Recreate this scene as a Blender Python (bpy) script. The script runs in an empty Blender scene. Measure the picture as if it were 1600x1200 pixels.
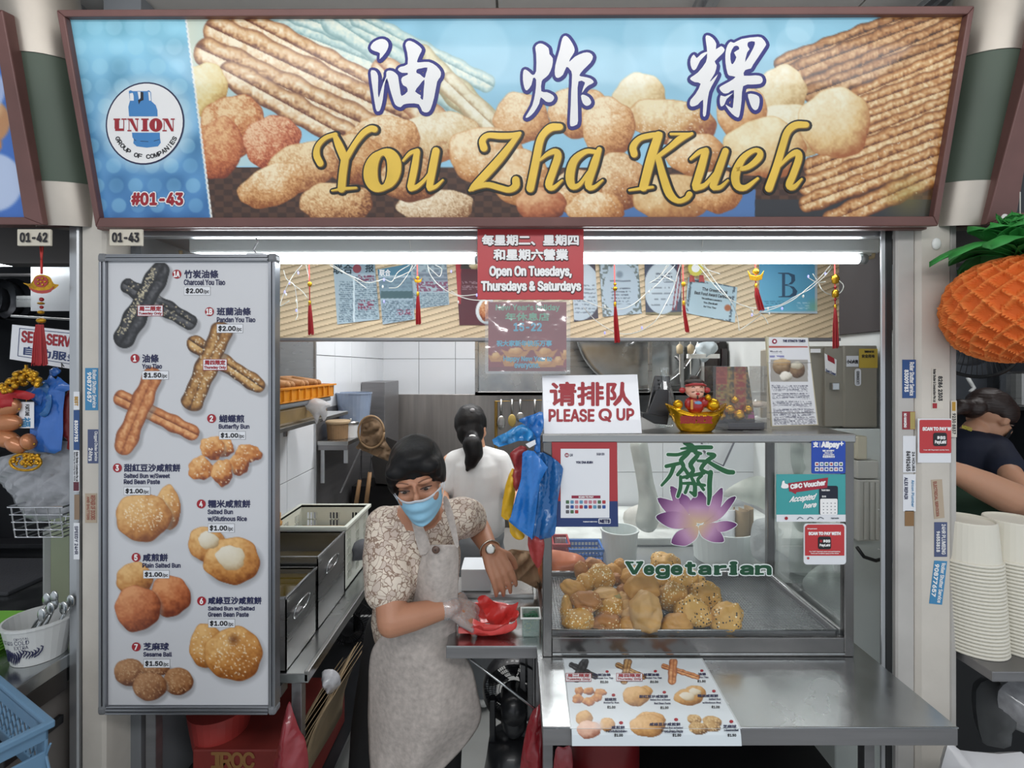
import bpy, bmesh, math, random, os
import numpy as np
from mathutils import Vector, Matrix, noise as mnoise
from mathutils.geometry import tessellate_polygon, delaunay_2d_cdt
S = bpy.context.scene
COL = S.collection
random.seed(7)
PI = math.pi
# ---------------------------------------------------------------- camera
FPX, CX, CY, EYE = 760.0, 805.0, 573.0, 1.76
cd = bpy.data.cameras.new('camera'); cam = bpy.data.objects.new('camera', cd); COL.objects.link(cam)
cd.sensor_width = 36.0; cd.sensor_fit = 'HORIZONTAL'; cd.lens = FPX / 1600 * 36.0
cd.shift_x = -(CX - 800) / 1600; cd.shift_y = -(600 - CY) / 1600
cd.clip_start = 0.05
cam.location = (0,0, EYE); cam.rotation_euler = (PI / 2,0,0)
S.camera = cam
# ---------------------------------------------------------------- world and lights
w = bpy.data.worlds.new('world'); S.world = w; w.use_nodes = True
nt = w.node_tree; nt.nodes.clear()
wo = nt.nodes.new('ShaderNodeOutputWorld'); wb = nt.nodes.new('ShaderNodeBackground')
wb.inputs[0].default_value = (0.86,0.93,1.0,1); wb.inputs[1].default_value = 0.75
nt.links.new(wb.outputs[0], wo.inputs[0])
def area(name, loc, size, energy, rot=(0,0,0), col=(1,1,1)):
    l = bpy.data.lights.new(name, 'AREA'); l.shape = 'RECTANGLE'; l.size, l.size_y = size
    l.energy = energy; l.color = col
    o = bpy.data.objects.new(name, l); COL.objects.link(o); o.location = loc; o.rotation_euler = rot
    return o
area('hall_light_and_fill',(-0.9,-0.7,2.9),(2.6,0.5),30,(math.radians(25),0,0))
area('hall_light_and_fill',(1.1,-0.7,2.9),(2.6,0.5),30,(math.radians(25),0,0))
area('kitchen_fill',(0.0,3.3,2.62),(1.8,0.3),34)
area('kitchen_fill',(-0.1,2.35,2.62),(1.8,0.25),17)  # unseen area light, added to brighten the kitchen behind the fascia
area('hall_light_and_fill',(0,0.75,2.5),(3.2,0.3),9,(PI,0,0))  # upward fill added only to brighten the ceiling, no fitting behind it
area('neighbour_light',(-2.3,2.2,2.5),(1.2,0.2),6)
area('neighbour_light',(2.3,2.2,2.5),(1.2,0.2),6)
S.view_settings.view_transform = 'Standard'; S.view_settings.look = 'None'
S.view_settings.gamma = 1.0; S.view_settings.exposure = 0.0; S.view_settings.use_curve_mapping = False
S.cycles.use_denoising = True
S.cycles.max_bounces = 8; S.cycles.transparent_max_bounces = 16; S.cycles.glossy_bounces = 4
S.cycles.sample_clamp_indirect = 6.0
# ---------------------------------------------------------------- helpers
def P(px, py, Y):
    return Vector(((px - CX) * Y / FPX, Y, EYE - (py - CY) * Y / FPX))
def s2l(c):
    return c / 12.92 if c <= 0.04045 else ((c + 0.055) / 1.055) ** 2.4
def hx(h):
    h = h.lstrip('#'); return tuple(s2l(int(h[i:i + 2],16) / 255) for i in (0,2,4)) + (1.0,)
def rgb(h):
    h = h.lstrip('#'); return np.array([int(h[i:i + 2],16) / 255 for i in (0,2,4)])
_m = {}
def M(key, col='#888888', rough=0.5, metal=0.0, var=0.06, scale=6.0, bump=0.0, coat=0.0, emis=0.0, rvar=0.08, stretch=None, spec=0.5, alpha=1.0, trans=0.0, sss=0.0, bscale=None):
    if key in _m: return _m[key]
    m = bpy.data.materials.new(key); _m[key] = m; m.use_nodes = True
    n = m.node_tree; b = n.nodes['Principled BSDF']
    tc = n.nodes.new('ShaderNodeTexCoord'); mp = n.nodes.new('ShaderNodeMapping'); nz = n.nodes.new('ShaderNodeTexNoise')
    n.links.new(tc.outputs['Object'], mp.inputs[0]); n.links.new(mp.outputs[0], nz.inputs[0])
    if stretch: mp.inputs['Scale'].default_value = stretch
    nz.inputs['Scale'].default_value = scale; nz.inputs['Detail'].default_value = 5
    c = hx(col)
    cr = n.nodes.new('ShaderNodeMix'); cr.data_type = 'RGBA'
    cr.inputs[6].default_value = tuple(max(0, x * (1 - 2 * var)) for x in c[:3]) + (1,)
    cr.inputs[7].default_value = tuple(min(1, x * (1 + 2 * var)) for x in c[:3]) + (1,)
    n.links.new(nz.outputs[0], cr.inputs[0]); n.links.new(cr.outputs[2], b.inputs['Base Color'])
    mr = n.nodes.new('ShaderNodeMapRange'); mr.inputs[3].default_value = max(0.02, rough - rvar); mr.inputs[4].default_value = min(1, rough + rvar)
    n.links.new(nz.outputs[0], mr.inputs[0]); n.links.new(mr.outputs[0], b.inputs['Roughness'])
    b.inputs['Metallic'].default_value = metal; b.inputs['Coat Weight'].default_value = coat
    b.inputs['Specular IOR Level'].default_value = spec; b.inputs['Alpha'].default_value = alpha
    b.inputs['Transmission Weight'].default_value = trans
    if sss: b.inputs['Subsurface Weight'].default_value = sss; b.inputs['Subsurface Scale'].default_value = 0.01
    if emis: b.inputs['Emission Color'].default_value = c; b.inputs['Emission Strength'].default_value = emis
    if bump:
        bp = n.nodes.new('ShaderNodeBump'); bp.inputs['Strength'].default_value = bump; bp.inputs['Distance'].default_value = 0.003
        if bscale:
            nb = n.nodes.new('ShaderNodeTexNoise'); nb.inputs['Scale'].default_value = bscale; n.links.new(mp.outputs[0], nb.inputs[0]); n.links.new(nb.outputs[0], bp.inputs['Height'])
        else: n.links.new(nz.outputs[0], bp.inputs['Height'])
        n.links.new(bp.outputs[0], b.inputs['Normal'])
    return m
def MV(key='printed', rough=0.45, coat=0.0):
    if key in _m: return _m[key]
    m = bpy.data.materials.new(key); _m[key] = m; m.use_nodes = True
    n = m.node_tree; b = n.nodes['Principled BSDF']
    a = n.nodes.new('ShaderNodeAttribute'); a.attribute_name = 'Col'
    nz = n.nodes.new('ShaderNodeTexNoise'); nz.inputs['Scale'].default_value = 900
    hs = n.nodes.new('ShaderNodeMix'); hs.data_type = 'RGBA'; hs.blend_type = 'MULTIPLY'; hs.inputs[0].default_value = 0.05
    n.links.new(a.outputs['Color'], hs.inputs[6]); n.links.new(nz.outputs[0], hs.inputs[7])
    n.links.new(hs.outputs[2], b.inputs['Base Color'])
    b.inputs['Roughness'].default_value = rough; b.inputs['Coat Weight'].default_value = coat; b.inputs['Coat Roughness'].default_value = 0.06
    return m
def MGLASS(key='clear_glass', tint=(0.93,0.98,0.97,1), gl=0.08, rough=0.02, milk=0.0):
    if key in _m: return _m[key]
    m = bpy.data.materials.new(key); _m[key] = m; m.use_nodes = True
    n = m.node_tree; n.nodes.clear(); o = n.nodes.new('ShaderNodeOutputMaterial')
    t = n.nodes.new('ShaderNodeBsdfTransparent'); t.inputs[0].default_value = tint
    g = n.nodes.new('ShaderNodeBsdfGlossy'); g.inputs['Roughness'].default_value = rough
    lw = n.nodes.new('ShaderNodeLayerWeight'); lw.inputs[0].default_value = 0.25
    mt = n.nodes.new('ShaderNodeMath'); mt.operation = 'MULTIPLY_ADD'; mt.inputs[1].default_value = 0.5; mt.inputs[2].default_value = gl
    mx = n.nodes.new('ShaderNodeMixShader')
    n.links.new(lw.outputs['Fresnel'], mt.inputs[0]); n.links.new(mt.outputs[0], mx.inputs[0]); n.links.new(t.outputs[0], mx.inputs[1]); n.links.new(g.outputs[0], mx.inputs[2])
    last = mx
    if milk:
        nz = n.nodes.new('ShaderNodeTexNoise'); nz.inputs['Scale'].default_value = 40
        d = n.nodes.new('ShaderNodeBsdfDiffuse'); d.inputs[0].default_value = (0.85,0.88,0.9,1)
        m3 = n.nodes.new('ShaderNodeMath'); m3.operation = 'MULTIPLY'; m3.inputs[1].default_value = milk * 2
        m2 = n.nodes.new('ShaderNodeMixShader'); n.links.new(nz.outputs[0], m3.inputs[0]); n.links.new(m3.outputs[0], m2.inputs[0]); n.links.new(mx.outputs[0], m2.inputs[1]); n.links.new(d.outputs[0], m2.inputs[2]); last = m2
    n.links.new(last.outputs[0], o.inputs[0])
    return m
def MDOT(key, base, dots, dscale=150, thr=0.22, cover=0.5, base2=None, rough=0.55, bump=0.4):
    """crust with seeds: a voronoi cell centre becomes a seed where a patchy noise allows it"""
    if key in _m: return _m[key]
    m = M(key, base, rough, var=0.16, scale=14, bump=bump, bscale=60, coat=0.05)
    n = m.node_tree; b = n.nodes['Principled BSDF']
    src = b.inputs['Base Color'].links[0].from_socket
    tc = n.nodes.new('ShaderNodeTexCoord')
    vo = n.nodes.new('ShaderNodeTexVoronoi'); vo.inputs['Scale'].default_value = dscale; n.links.new(tc.outputs['Object'], vo.inputs[0])
    lt = n.nodes.new('ShaderNodeMath'); lt.operation = 'LESS_THAN'; lt.inputs[1].default_value = thr; n.links.new(vo.outputs['Distance'], lt.inputs[0])
    nz = n.nodes.new('ShaderNodeTexNoise'); nz.inputs['Scale'].default_value = 22; n.links.new(tc.outputs['Object'], nz.inputs[0])
    gt = n.nodes.new('ShaderNodeMath'); gt.operation = 'GREATER_THAN'; gt.inputs[1].default_value = 1 - cover; n.links.new(nz.outputs[0], gt.inputs[0])
    ml = n.nodes.new('ShaderNodeMath'); ml.operation = 'MULTIPLY'; n.links.new(lt.outputs[0], ml.inputs[0]); n.links.new(gt.outputs[0], ml.inputs[1])
    rp = n.nodes.new('ShaderNodeValToRGB'); rp.color_ramp.interpolation = 'CONSTANT'
    els = rp.color_ramp.elements; els[0].color = hx(dots[0]); els[1].color = hx(dots[-1]); els[1].position = 0.6
    sp = n.nodes.new('ShaderNodeSeparateColor'); n.links.new(vo.outputs['Color'], sp.inputs[0]); n.links.new(sp.outputs[0], rp.inputs[0])
    mx = n.nodes.new('ShaderNodeMix'); mx.data_type = 'RGBA'; n.links.new(ml.outputs[0], mx.inputs[0]); n.links.new(src, mx.inputs[6]); n.links.new(rp.outputs[0], mx.inputs[7])
    n.links.new(mx.outputs[2], b.inputs['Base Color'])
    return m
_w = {None: Vector((0,0,0))}
def tag(o, label=None, cat=None, group=None, kind=None):
    if label: o['label'] = label
    if cat: o['category'] = cat
    if group: o['group'] = group
    if kind: o['kind'] = kind
    return o
def thing(name, label, cat, loc=(0,0,0), group=None, kind=None):
    o = bpy.data.objects.new(name, None); COL.objects.link(o); o.location = loc; o.empty_display_size = 0.05
    _w[o] = Vector(loc)
    return tag(o, label, cat, group, kind)
class MB:
    def __init__(s): s.v = []; s.f = []; s.c = None
    def add(s, vs, fs):
        k = len(s.v); s.v += [tuple(v) for v in vs]; s.f += [tuple(i + k for i in f) for f in fs]; return k
    def box(s, x0, x1, y0, y1, z0, z1, M4=None):
        v = [Vector(p) for p in ((x0, y0, z0),(x1, y0, z0),(x1, y1, z0),(x0, y1, z0),(x0, y0, z1),(x1, y0, z1),(x1, y1, z1),(x0, y1, z1))]
        if M4: v = [M4 @ p for p in v]
        s.add(v,[(0,3,2,1),(4,5,6,7),(0,1,5,4),(1,2,6,5),(2,3,7,6),(3,0,4,7)]); return s
    def obox(s, c, hx_, hy, hz, R=None):
        T = Matrix.Translation(c) @ (R.to_4x4() if R else Matrix())
        return s.box(-hx_, hx_,-hy, hy,-hz, hz, T)
    def cbox(s, x0, x1, y0, y1, z0, z1, b=0.003):
        """box with chamfered vertical and top edges"""
        def ring(z, i): return [(x0 + b * (1 if i else 1), y0 + i, z),(x1 - b, y0 + i, z),(x1 - i, y0 + b, z),(x1 - i, y1 - b, z),(x1 - b, y1 - i, z),(x0 + b, y1 - i, z),(x0 + i, y1 - b, z),(x0 + i, y0 + b, z)]
        R = [ring(z0, b * .5), ring(z0 + b,0), ring(z1 - b,0), ring(z1, b * .5)]
        vs = [p for r in R for p in r]; fs = [tuple(range(7,-1,-1)), tuple(range(24,32))]
        for j in range(3):
            for i in range(8): fs.append((j * 8 + i, j * 8 + (i + 1) % 8, j * 8 + 8 + (i + 1) % 8, j * 8 + 8 + i))
        s.add(vs, fs); return s
    def tube(s, pts, r, seg=8, cap=True, flat=1.0):
        pts = [Vector(p) for p in pts]; n = len(pts)
        rr = r if isinstance(r,(list, tuple)) else [r] * n
        up = None; rings = []
        for i, p in enumerate(pts):
            t = (pts[min(i + 1, n - 1)] - pts[max(i - 1,0)])
            t = t.normalized() if t.length > 1e-9 else Vector((0,0,1))
            if up is None:
                up = Vector((0,0,1)) if abs(t.z) < 0.9 else Vector((1,0,0))
            a = (up - t * up.dot(t));
            if a.length < 1e-6: a = t.orthogonal()
            a.normalize(); b = t.cross(a); up = a
            rings.append([p + (a * math.cos(2 * PI * k / seg) + b * math.sin(2 * PI * k / seg) * flat) * rr[i] for k in range(seg)])
        vs = [v for rg in rings for v in rg]; fs = []
        for i in range(n - 1):
            for k in range(seg):
                fs.append((i * seg + k, i * seg + (k + 1) % seg,(i + 1) * seg + (k + 1) % seg,(i + 1) * seg + k))
        if cap: fs += [tuple(range(seg - 1,-1,-1)), tuple((n - 1) * seg + k for k in range(seg))]
        s.add(vs, fs); return s
    def lathe(s, prof, c=(0,0,0), seg=24, R=None, sx=1.0, sy=1.0, a0=0, a1=2 * PI, capb=False, capt=False):
        full = abs(a1 - a0 - 2 * PI) < 1e-6; ns = seg if full else seg + 1; c = Vector(c)
        vs = []
        for (r, z) in prof:
            for k in range(ns):
                a = a0 + (a1 - a0) * k / seg
                v = Vector((r * math.cos(a) * sx, r * math.sin(a) * sy, z))
                if R: v = R @ v
                vs.append(c + v)
        fs = []
        for i in range(len(prof) - 1):
            for k in range(seg):
                k2 = (k + 1) % ns; fs.append((i * ns + k, i * ns + k2,(i + 1) * ns + k2,(i + 1) * ns + k))
        if capb: fs.append(tuple(range(ns - 1,-1,-1)))
        if capt: fs.append(tuple((len(prof) - 1) * ns + k for k in range(ns)))
        s.add(vs, fs); return s
    def ell(s, c, r, R=None, u=16, v=10, nz=0.0, nf=20.0, seed=0):
        c = Vector(c); vs = []; fs = []
        r = (r, r, r) if not isinstance(r,(tuple, list)) else r
        for j in range(v + 1):
            th = PI * j / v
            for i in range(u):
                ph = 2 * PI * i / u
                d = Vector((math.sin(th) * math.cos(ph) * r[0], math.sin(th) * math.sin(ph) * r[1], math.cos(th) * r[2]))
                if nz: d *= 1 + nz * mnoise.noise(d * nf + Vector((seed * 7.3, seed * 1.7,0)))
                if R: d = R @ d
                vs.append(c + d)
        for j in range(v):
            for i in range(u):
                a, b2 = j * u + i, j * u + (i + 1) % u
                if j == 0: fs.append((a, a + u, b2 + u))
                elif j == v - 1: fs.append((a, a + u, b2))
                else: fs.append((a, a + u, b2 + u, b2))
        s.add(vs, fs); return s
    def grid(s, fn, nu, nv):
        vs = [fn(i / nu, j / nv) for j in range(nv + 1) for i in range(nu + 1)]
        fs = [(j * (nu + 1) + i, j * (nu + 1) + i + 1,(j + 1) * (nu + 1) + i + 1,(j + 1) * (nu + 1) + i) for j in range(nv) for i in range(nu)]
        s.add(vs, fs); return s
    def mesh(s, name, off):
        me = bpy.data.meshes.new(name)
        me.from_pydata([(x - off[0], y - off[1], z - off[2]) for x, y, z in s.v],[], s.f)
        return me
    def build(s, name, mat, parent=None, smooth=False, bev=0, sub=0, solid=0):
        if parent is None:
            a = np.array(s.v); off = Vector(((a[:,0].min() + a[:,0].max()) / 2,(a[:,1].min() + a[:,1].max()) / 2, a[:,2].min()))
        else: off = _w[parent]
        me = s.mesh(name, off)
        if s.c is not None:
            at = me.color_attributes.new('Col', 'FLOAT_COLOR', 'POINT'); c = np.ones((len(s.v),4), 'f4'); c[:, :3] = np.array(s.c)[:, :3]
            at.data.foreach_set('color', c.ravel())
        if mat: me.materials.append(mat)
        if smooth: me.polygons.foreach_set('use_smooth',[True] * len(me.polygons))
        me.validate(); me.update()
        o = bpy.data.objects.new(name, me); COL.objects.link(o)
        if parent is None: o.location = off; _w[o] = off
        else: o.parent = parent; _w[o] = off
        if bev:
            md = o.modifiers.new('bevel', 'BEVEL'); md.width = bev; md.segments = 2; md.limit_method = 'ANGLE'
        if solid:
            md = o.modifiers.new('solid', 'SOLIDIFY'); md.thickness = solid; md.offset = 0
        if sub:
            md = o.modifiers.new('sub', 'SUBSURF'); md.levels = sub; md.render_levels = sub
        return o
def bx(name, dims, mat, parent=None, bev=0.002, **k):
    return MB().box(*dims).build(name, mat, parent, bev=bev, **k)
def dup(o, delta, label=None, name=None):
    c = o.copy(); COL.objects.link(c); c.location = Vector(o.location) + Vector(delta); _w[c] = _w[o] + Vector(delta)
    if label: c['label'] = label
    for ch in list(o.children):
        d = ch.copy(); COL.objects.link(d); d.parent = c
        for g in ch.children:
            e = g.copy(); COL.objects.link(e); e.parent = d
    return c
def cr(pts, n=6, closed=False):
    """Catmull-Rom through tuples of any length"""
    pts = [np.array(p, float) for p in pts]; N = len(pts); out = []
    R = N if closed else N - 1
    for i in range(R):
        p1, p2 = pts[i], pts[(i + 1) % N]
        p0 = pts[i - 1] if (closed or i > 0) else 2 * p1 - p2
        p3 = pts[(i + 2) % N] if (closed or i + 2 < N) else 2 * p2 - p1
        for k in range(n):
            t = k / n
            out.append(0.5 * (2 * p1 + (p2 - p0) * t + (2 * p0 - 5 * p1 + 4 * p2 - p3) * t * t + (3 * p1 - p0 - 3 * p2 + p3) * t ** 3))
    if not closed: out.append(pts[-1])
    return out
# ---------------------------------------------------------------- planes carrying flat print
class Pl:
    def __init__(s, o, u, v):
        s.o = Vector(o); s.u = Vector(u).normalized(); s.v = Vector(v).normalized(); s.n = s.u.cross(s.v).normalized()
        if s.n.dot(Vector((0,0, EYE)) - s.o) < 0: s.n = -s.n
    def at(s, px, py, h=0.0):
        d = Vector(((px - CX) / FPX,1,-(py - CY) / FPX)); c = Vector((0,0, EYE))
        return c + d * ((s.o - c).dot(s.n) / d.dot(s.n)) + s.n * h
def front(Y): return Pl((0, Y,1),(1,0,0),(0,0,1))
def _font(fn):
    try: return bpy.data.fonts.load(os.path.join(bpy.utils.resource_path('LOCAL'), 'datafiles', 'fonts', fn))
    except Exception: return None
INTER = _font('Inter.woff2')
_tc = {}
def glyphs(txt, res=2, font=None):
    k = (txt, res, font)
    if k not in _tc:
        cu = bpy.data.curves.new('t', 'FONT'); cu.body = txt; cu.resolution_u = res
        if font and INTER: cu.font = INTER
        ob = bpy.data.objects.new('t', cu); me = bpy.data.meshes.new_from_object(ob)
        co = np.array([v.co[:2] for v in me.vertices]) if len(me.vertices) else np.zeros((0,2))
        fs = [tuple(p.vertices) for p in me.polygons]
        cnt = {}
        for f in fs:
            for a, b in zip(f, f[1:] + f[:1]):
                e = (min(a, b), max(a, b)); cnt[e] = cnt.get(e,0) + 1
        bd = [e for e, c in cnt.items() if c == 1]
        bpy.data.objects.remove(ob); bpy.data.curves.remove(cu); bpy.data.meshes.remove(me)
        _tc[k] = (co, fs, bd)
    return _tc[k]
class Flat:
    """flat print on a plane, drawn in pixel coordinates that are projected once onto the plane"""
    def __init__(s, pl, h=0.0006): s.pl = pl; s.h = h; s.v = []; s.f = []; s.hh = []; s.c = None
    n = 0
    def add(s, vs, fs, dh=0.0):
        s.n += 1; dh += (s.n % 60) * 5e-6
        k = len(s.v); s.v += [tuple(x[:2]) for x in vs]; s.f += [tuple(i + k for i in f) for f in fs]; s.hh += [s.h + dh] * len(vs); return s
    def fill(s, pts, holes=(), smooth=0, dh=0.0):
        loops = [pts] + list(holes)
        if smooth: loops = [cr(l, smooth, True) for l in loops]
        flat = [p for l in loops for p in l]
        t = tessellate_polygon([[Vector((p[0], p[1],0)) for p in l] for l in loops])
        return s.add(flat, t, dh)
    def rect(s, x0, y0, x1, y1, dh=0.0): return s.add([(x0, y0),(x1, y0),(x1, y1),(x0, y1)],[(0,1,2,3)], dh)
    def rrect(s, x0, y0, x1, y1, r, dh=0.0):
        pts = []
        for (cx, cy, a) in ((x1 - r, y0 + r,-90),(x1 - r, y1 - r,0),(x0 + r, y1 - r,90),(x0 + r, y0 + r,180)):
            for k in range(5): t = math.radians(a + k * 22.5); pts.append((cx + r * math.cos(t), cy + r * math.sin(t)))
        return s.add(pts,[tuple(range(len(pts)))], dh)
    def frame(s, x0, y0, x1, y1, t):
        s.rect(x0, y0, x1, y0 + t); s.rect(x0, y1 - t, x1, y1); s.rect(x0, y0, x0 + t, y1); return s.rect(x1 - t, y0, x1, y1)
    def disc(s, x, y, rx, ry=None, seg=20, ang=0, dh=0.0):
        ry = ry or rx; ca, sa = math.cos(ang), math.sin(ang)
        p = [(rx * math.cos(2 * PI * k / seg), ry * math.sin(2 * PI * k / seg)) for k in range(seg)]
        return s.add([(x + a * ca - b * sa, y + a * sa + b * ca) for a, b in p],[tuple(range(seg))], dh)
    def border(s, pts, w, closed=True, seg=8, dh=0.0):
        n = len(pts)
        for i in range(n if closed else n - 1):
            a = np.array(pts[i][:2], float); b = np.array(pts[(i + 1) % n][:2], float); d = b - a; L = np.hypot(*d)
            if L > 1e-6:
                q = np.array([-d[1], d[0]]) / L * w; s.add([a + q, b + q, b - q, a - q],[(0,1,2,3)], dh)
            s.disc(a[0], a[1], w, seg=seg, dh=dh)
        return s
    def ribbon(s, pts, grow=0.0, sm=6, dx=0, dy=0, k=1.0, ox=0, oy=0):
        """stroke with half-width per point (x, y, w)"""
        q = cr(pts, sm)
        q = [(ox + p[0] / k + dx, oy + p[1] / k + dy, p[2] / k + grow) for p in q]
        L, R = [], []
        for i, p in enumerate(q):
            a = q[max(i - 1,0)]; b = q[min(i + 1, len(q) - 1)]; t = np.array([b[0] - a[0], b[1] - a[1]]); n = np.hypot(*t) or 1; t = t / n
            L.append((p[0] - t[1] * p[2], p[1] + t[0] * p[2])); R.append((p[0] + t[1] * p[2], p[1] - t[0] * p[2]))
        m = len(q); s.add(L + R,[(i, i + 1, m + i + 1, m + i) for i in range(m - 1)])
        for i in range(0, m,2): s.disc(q[i][0], q[i][1], q[i][2], seg=12)
        return s.disc(q[-1][0], q[-1][1], q[-1][2], seg=12)
    def text(s, txt, box, bold=0.0, grow=0.0, font=1, res=2, quad=None, shear=0.0, dx=0, dy=0, only_grow=False):
        """fit the ink of txt into box (x0,y0,x1,y1) or quad (TL,TR,BR,BL)"""
        co, fs, bd = glyphs(txt, res, font if all(ord(ch) < 0x2000 for ch in txt) else None)
        if not len(co): return s
        mn, mx = co.min(0), co.max(0); d = np.maximum(mx - mn,1e-6)
        uv = (co - mn) / d
        if shear: uv[:,0] = (uv[:,0] + shear * uv[:,1]) / (1 + abs(shear))
        if quad: TL, TR, BR, BL = [np.array(q, float) for q in quad]
        else: x0, y0, x1, y1 = box; TL, TR, BR, BL = map(np.array,((x0, y0),(x1, y0),(x1, y1),(x0, y1)))
        u, v = uv[:, :1], uv[:,1:]
        xy = (BL * (1 - u) + BR * u) * (1 - v) + (TL * (1 - u) + TR * u) * v
        xy = xy + np.array([dx, dy])
        s.add([tuple(p) for p in xy], fs)
        g = bold + grow
        if g > 0:
            sg = 6 if grow else 5
            for a, b in bd:
                A, B = xy[a], xy[b]; e = B - A; L = np.hypot(*e)
                if L > 1e-6:
                    q = np.array([-e[1], e[0]]) / L * g; s.add([A + q, B + q, B - q, A - q],[(0,1,2,3)])
                    s.disc(A[0], A[1], g, seg=sg)
        return s
    def build(s, name, mat, parent=None, label=None):
        m = MB(); m.v = [tuple(s.pl.at(x, y, h)) for (x, y), h in zip(s.v, s.hh)]; m.f = s.f; m.c = s.c
        o = m.build(name, mat, parent)
        if label: o['label'] = label
        return o
# ---------------------------------------------------------------- painted art (flat print) as vertex colours
def vnoise(h, w, cell, seed, cx=None):
    cx = cx or cell; r = np.random.RandomState(seed); g = r.rand(int(h / cell) + 3, int(w / cx) + 3)
    y = np.arange(h) / cell; x = np.arange(w) / cx; yi = y.astype(int); xi = x.astype(int); fy = y - yi; fx = x - xi
    fy = (fy * fy * (3 - 2 * fy))[:, None]; fx = (fx * fx * (3 - 2 * fx))[None]
    a = g[np.ix_(yi, xi)]; b = g[np.ix_(yi, xi + 1)]; c = g[np.ix_(yi + 1, xi)]; d = g[np.ix_(yi + 1, xi + 1)]
    return (a * (1 - fx) + b * fx) * (1 - fy) + (c * (1 - fx) + d * fx) * fy
class Art:
    def __init__(s, x0, y0, x1, y1, k=1.0, bg='#ffffff'):
        s.x0, s.y0, s.k = x0, y0, k; s.h = int((y1 - y0) * k) + 2; s.w = int((x1 - x0) * k) + 2
        s.a = np.ones((s.h, s.w,3)) * rgb(bg)
        s.Y, s.X = np.mgrid[0:s.h,0:s.w].astype(float); s.X = s.X / k + x0; s.Y = s.Y / k + y0
        s.n1 = vnoise(s.h, s.w,3 * k,1); s.n2 = vnoise(s.h, s.w,8 * k,2); s.n3 = vnoise(s.h, s.w,30 * k,3); s.sd = 10
        s.n0 = vnoise(s.h, s.w, max(1.2,1.6 * k),4)
    def win(s, x0, y0, x1, y1):
        a = max(0, int((x0 - s.x0) * s.k)); b = min(s.w, int((x1 - s.x0) * s.k) + 2); c = max(0, int((y0 - s.y0) * s.k)); d = min(s.h, int((y1 - s.y0) * s.k) + 2)
        return slice(c, max(c, d)), slice(a, max(a, b))
    def mix(s, sl, col, al):
        s.a[sl] = s.a[sl] * (1 - al[..., None]) + col * al[..., None]
    def rect(s, x0, y0, x1, y1, col, al=1.0):
        sl = s.win(x0, y0, x1, y1); X, Y = s.X[sl], s.Y[sl]
        s.mix(sl, rgb(col), al * ((X >= x0) & (X <= x1) & (Y >= y0) & (Y <= y1)))
    def poly(s, pts, col, al=1.0):
        xs = [p[0] for p in pts]; ys = [p[1] for p in pts]; sl = s.win(min(xs), min(ys), max(xs), max(ys)); X, Y = s.X[sl], s.Y[sl]
        ins = np.zeros(X.shape, bool); n = len(pts)
        for i in range(n):
            (xa, ya), (xb, yb) = pts[i], pts[i - 1]
            if ya == yb: continue
            ins ^= ((ya > Y) != (yb > Y)) & (X < (xb - xa) * (Y - ya) / (yb - ya) + xa)
        s.mix(sl, rgb(col), al * ins)
    def glow(s, x, y, r, col, al=1.0, soft=0.5):
        sl = s.win(x - r, y - r, x + r, y + r); d = np.hypot(s.X[sl] - x, s.Y[sl] - y) / r
        s.mix(sl, rgb(col), al * np.clip((1 - d) / soft,0,1))
    def bun(s, x, y, rx, ry=None, ang=0, lo='#7a4320', mid='#c98445', hi='#f2cf94', rough=0.3, lump=0.06, seeds=0, scol='#f7ead0', sarea=1.0, shadow=0.0, crumb=0.0):
        ry = ry or rx; s.sd += 1; r0 = np.random.RandomState(s.sd); R = max(rx, ry) * 1.3
        if shadow:
            sl = s.win(x - R, y - R, x + R + 8, y + R + 8); d = np.hypot((s.X[sl] - x - 3) / rx,(s.Y[sl] - y - 5) / ry)
            s.mix(sl, rgb('#77777a'), shadow * np.clip((1.12 - d) / .2,0,1))
        sl = s.win(x - R, y - R, x + R, y + R); ca, sa = math.cos(ang), math.sin(ang); dx, dy = s.X[sl] - x, s.Y[sl] - y
        if dx.size == 0: return
        u = (dx * ca + dy * sa) / rx; v = (-dx * sa + dy * ca) / ry; th = np.arctan2(v, u)
        rad = np.hypot(u, v) * (1 + lump * (np.sin(th * 3 + r0.rand() * 6) * .6 + np.sin(th * 5 + r0.rand() * 6) * .5 + np.sin(th * 9 + r0.rand() * 6) * .3))
        z = np.sqrt(np.clip(1 - rad ** 2,0,1)); n = s.n1[sl] * .5 + s.n2[sl] * .5
        lam = np.clip(0.35 * z - 0.5 * (dx / rx) * .5 - 0.9 * (dy / ry) * .5 + 0.35,0,1) + (n - .5) * rough * 1.6 + (s.n3[sl] - .5) * .25
        if crumb: lam = lam + (s.n0[sl] - .5) * crumb
        lam = np.clip(lam,0,1); lam = lam * np.clip(z * 2.2 + .25,0,1)
        L, Mi, H = rgb(lo), rgb(mid), rgb(hi); t = lam[..., None]
        c = np.where(t < .5, L + (Mi - L) * t * 2, Mi + (H - Mi) * (t * 2 - 1))
        s.mix(sl, c, np.clip((1 - rad) * max(rx, ry) * s.k / 1.2,0,1))
        for i in range(seeds):
            a = r0.rand() * 6.28; q = math.sqrt(r0.rand()) * .85 * sarea; px, py = x + math.cos(a) * q * rx, y + math.sin(a) * q * ry - (1 - sarea) * ry * .3
            s2 = s.win(px - 2, py - 2, px + 2, py + 2); aa = r0.rand() * 3.1; e, f = s.X[s2] - px, s.Y[s2] - py
            dd = np.hypot((e * math.cos(aa) + f * math.sin(aa)) / 1.5,(-e * math.sin(aa) + f * math.cos(aa)) / .8)
            s.mix(s2, rgb(scol), np.clip((1.25 - dd) * 1.2,0,.95))
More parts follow.
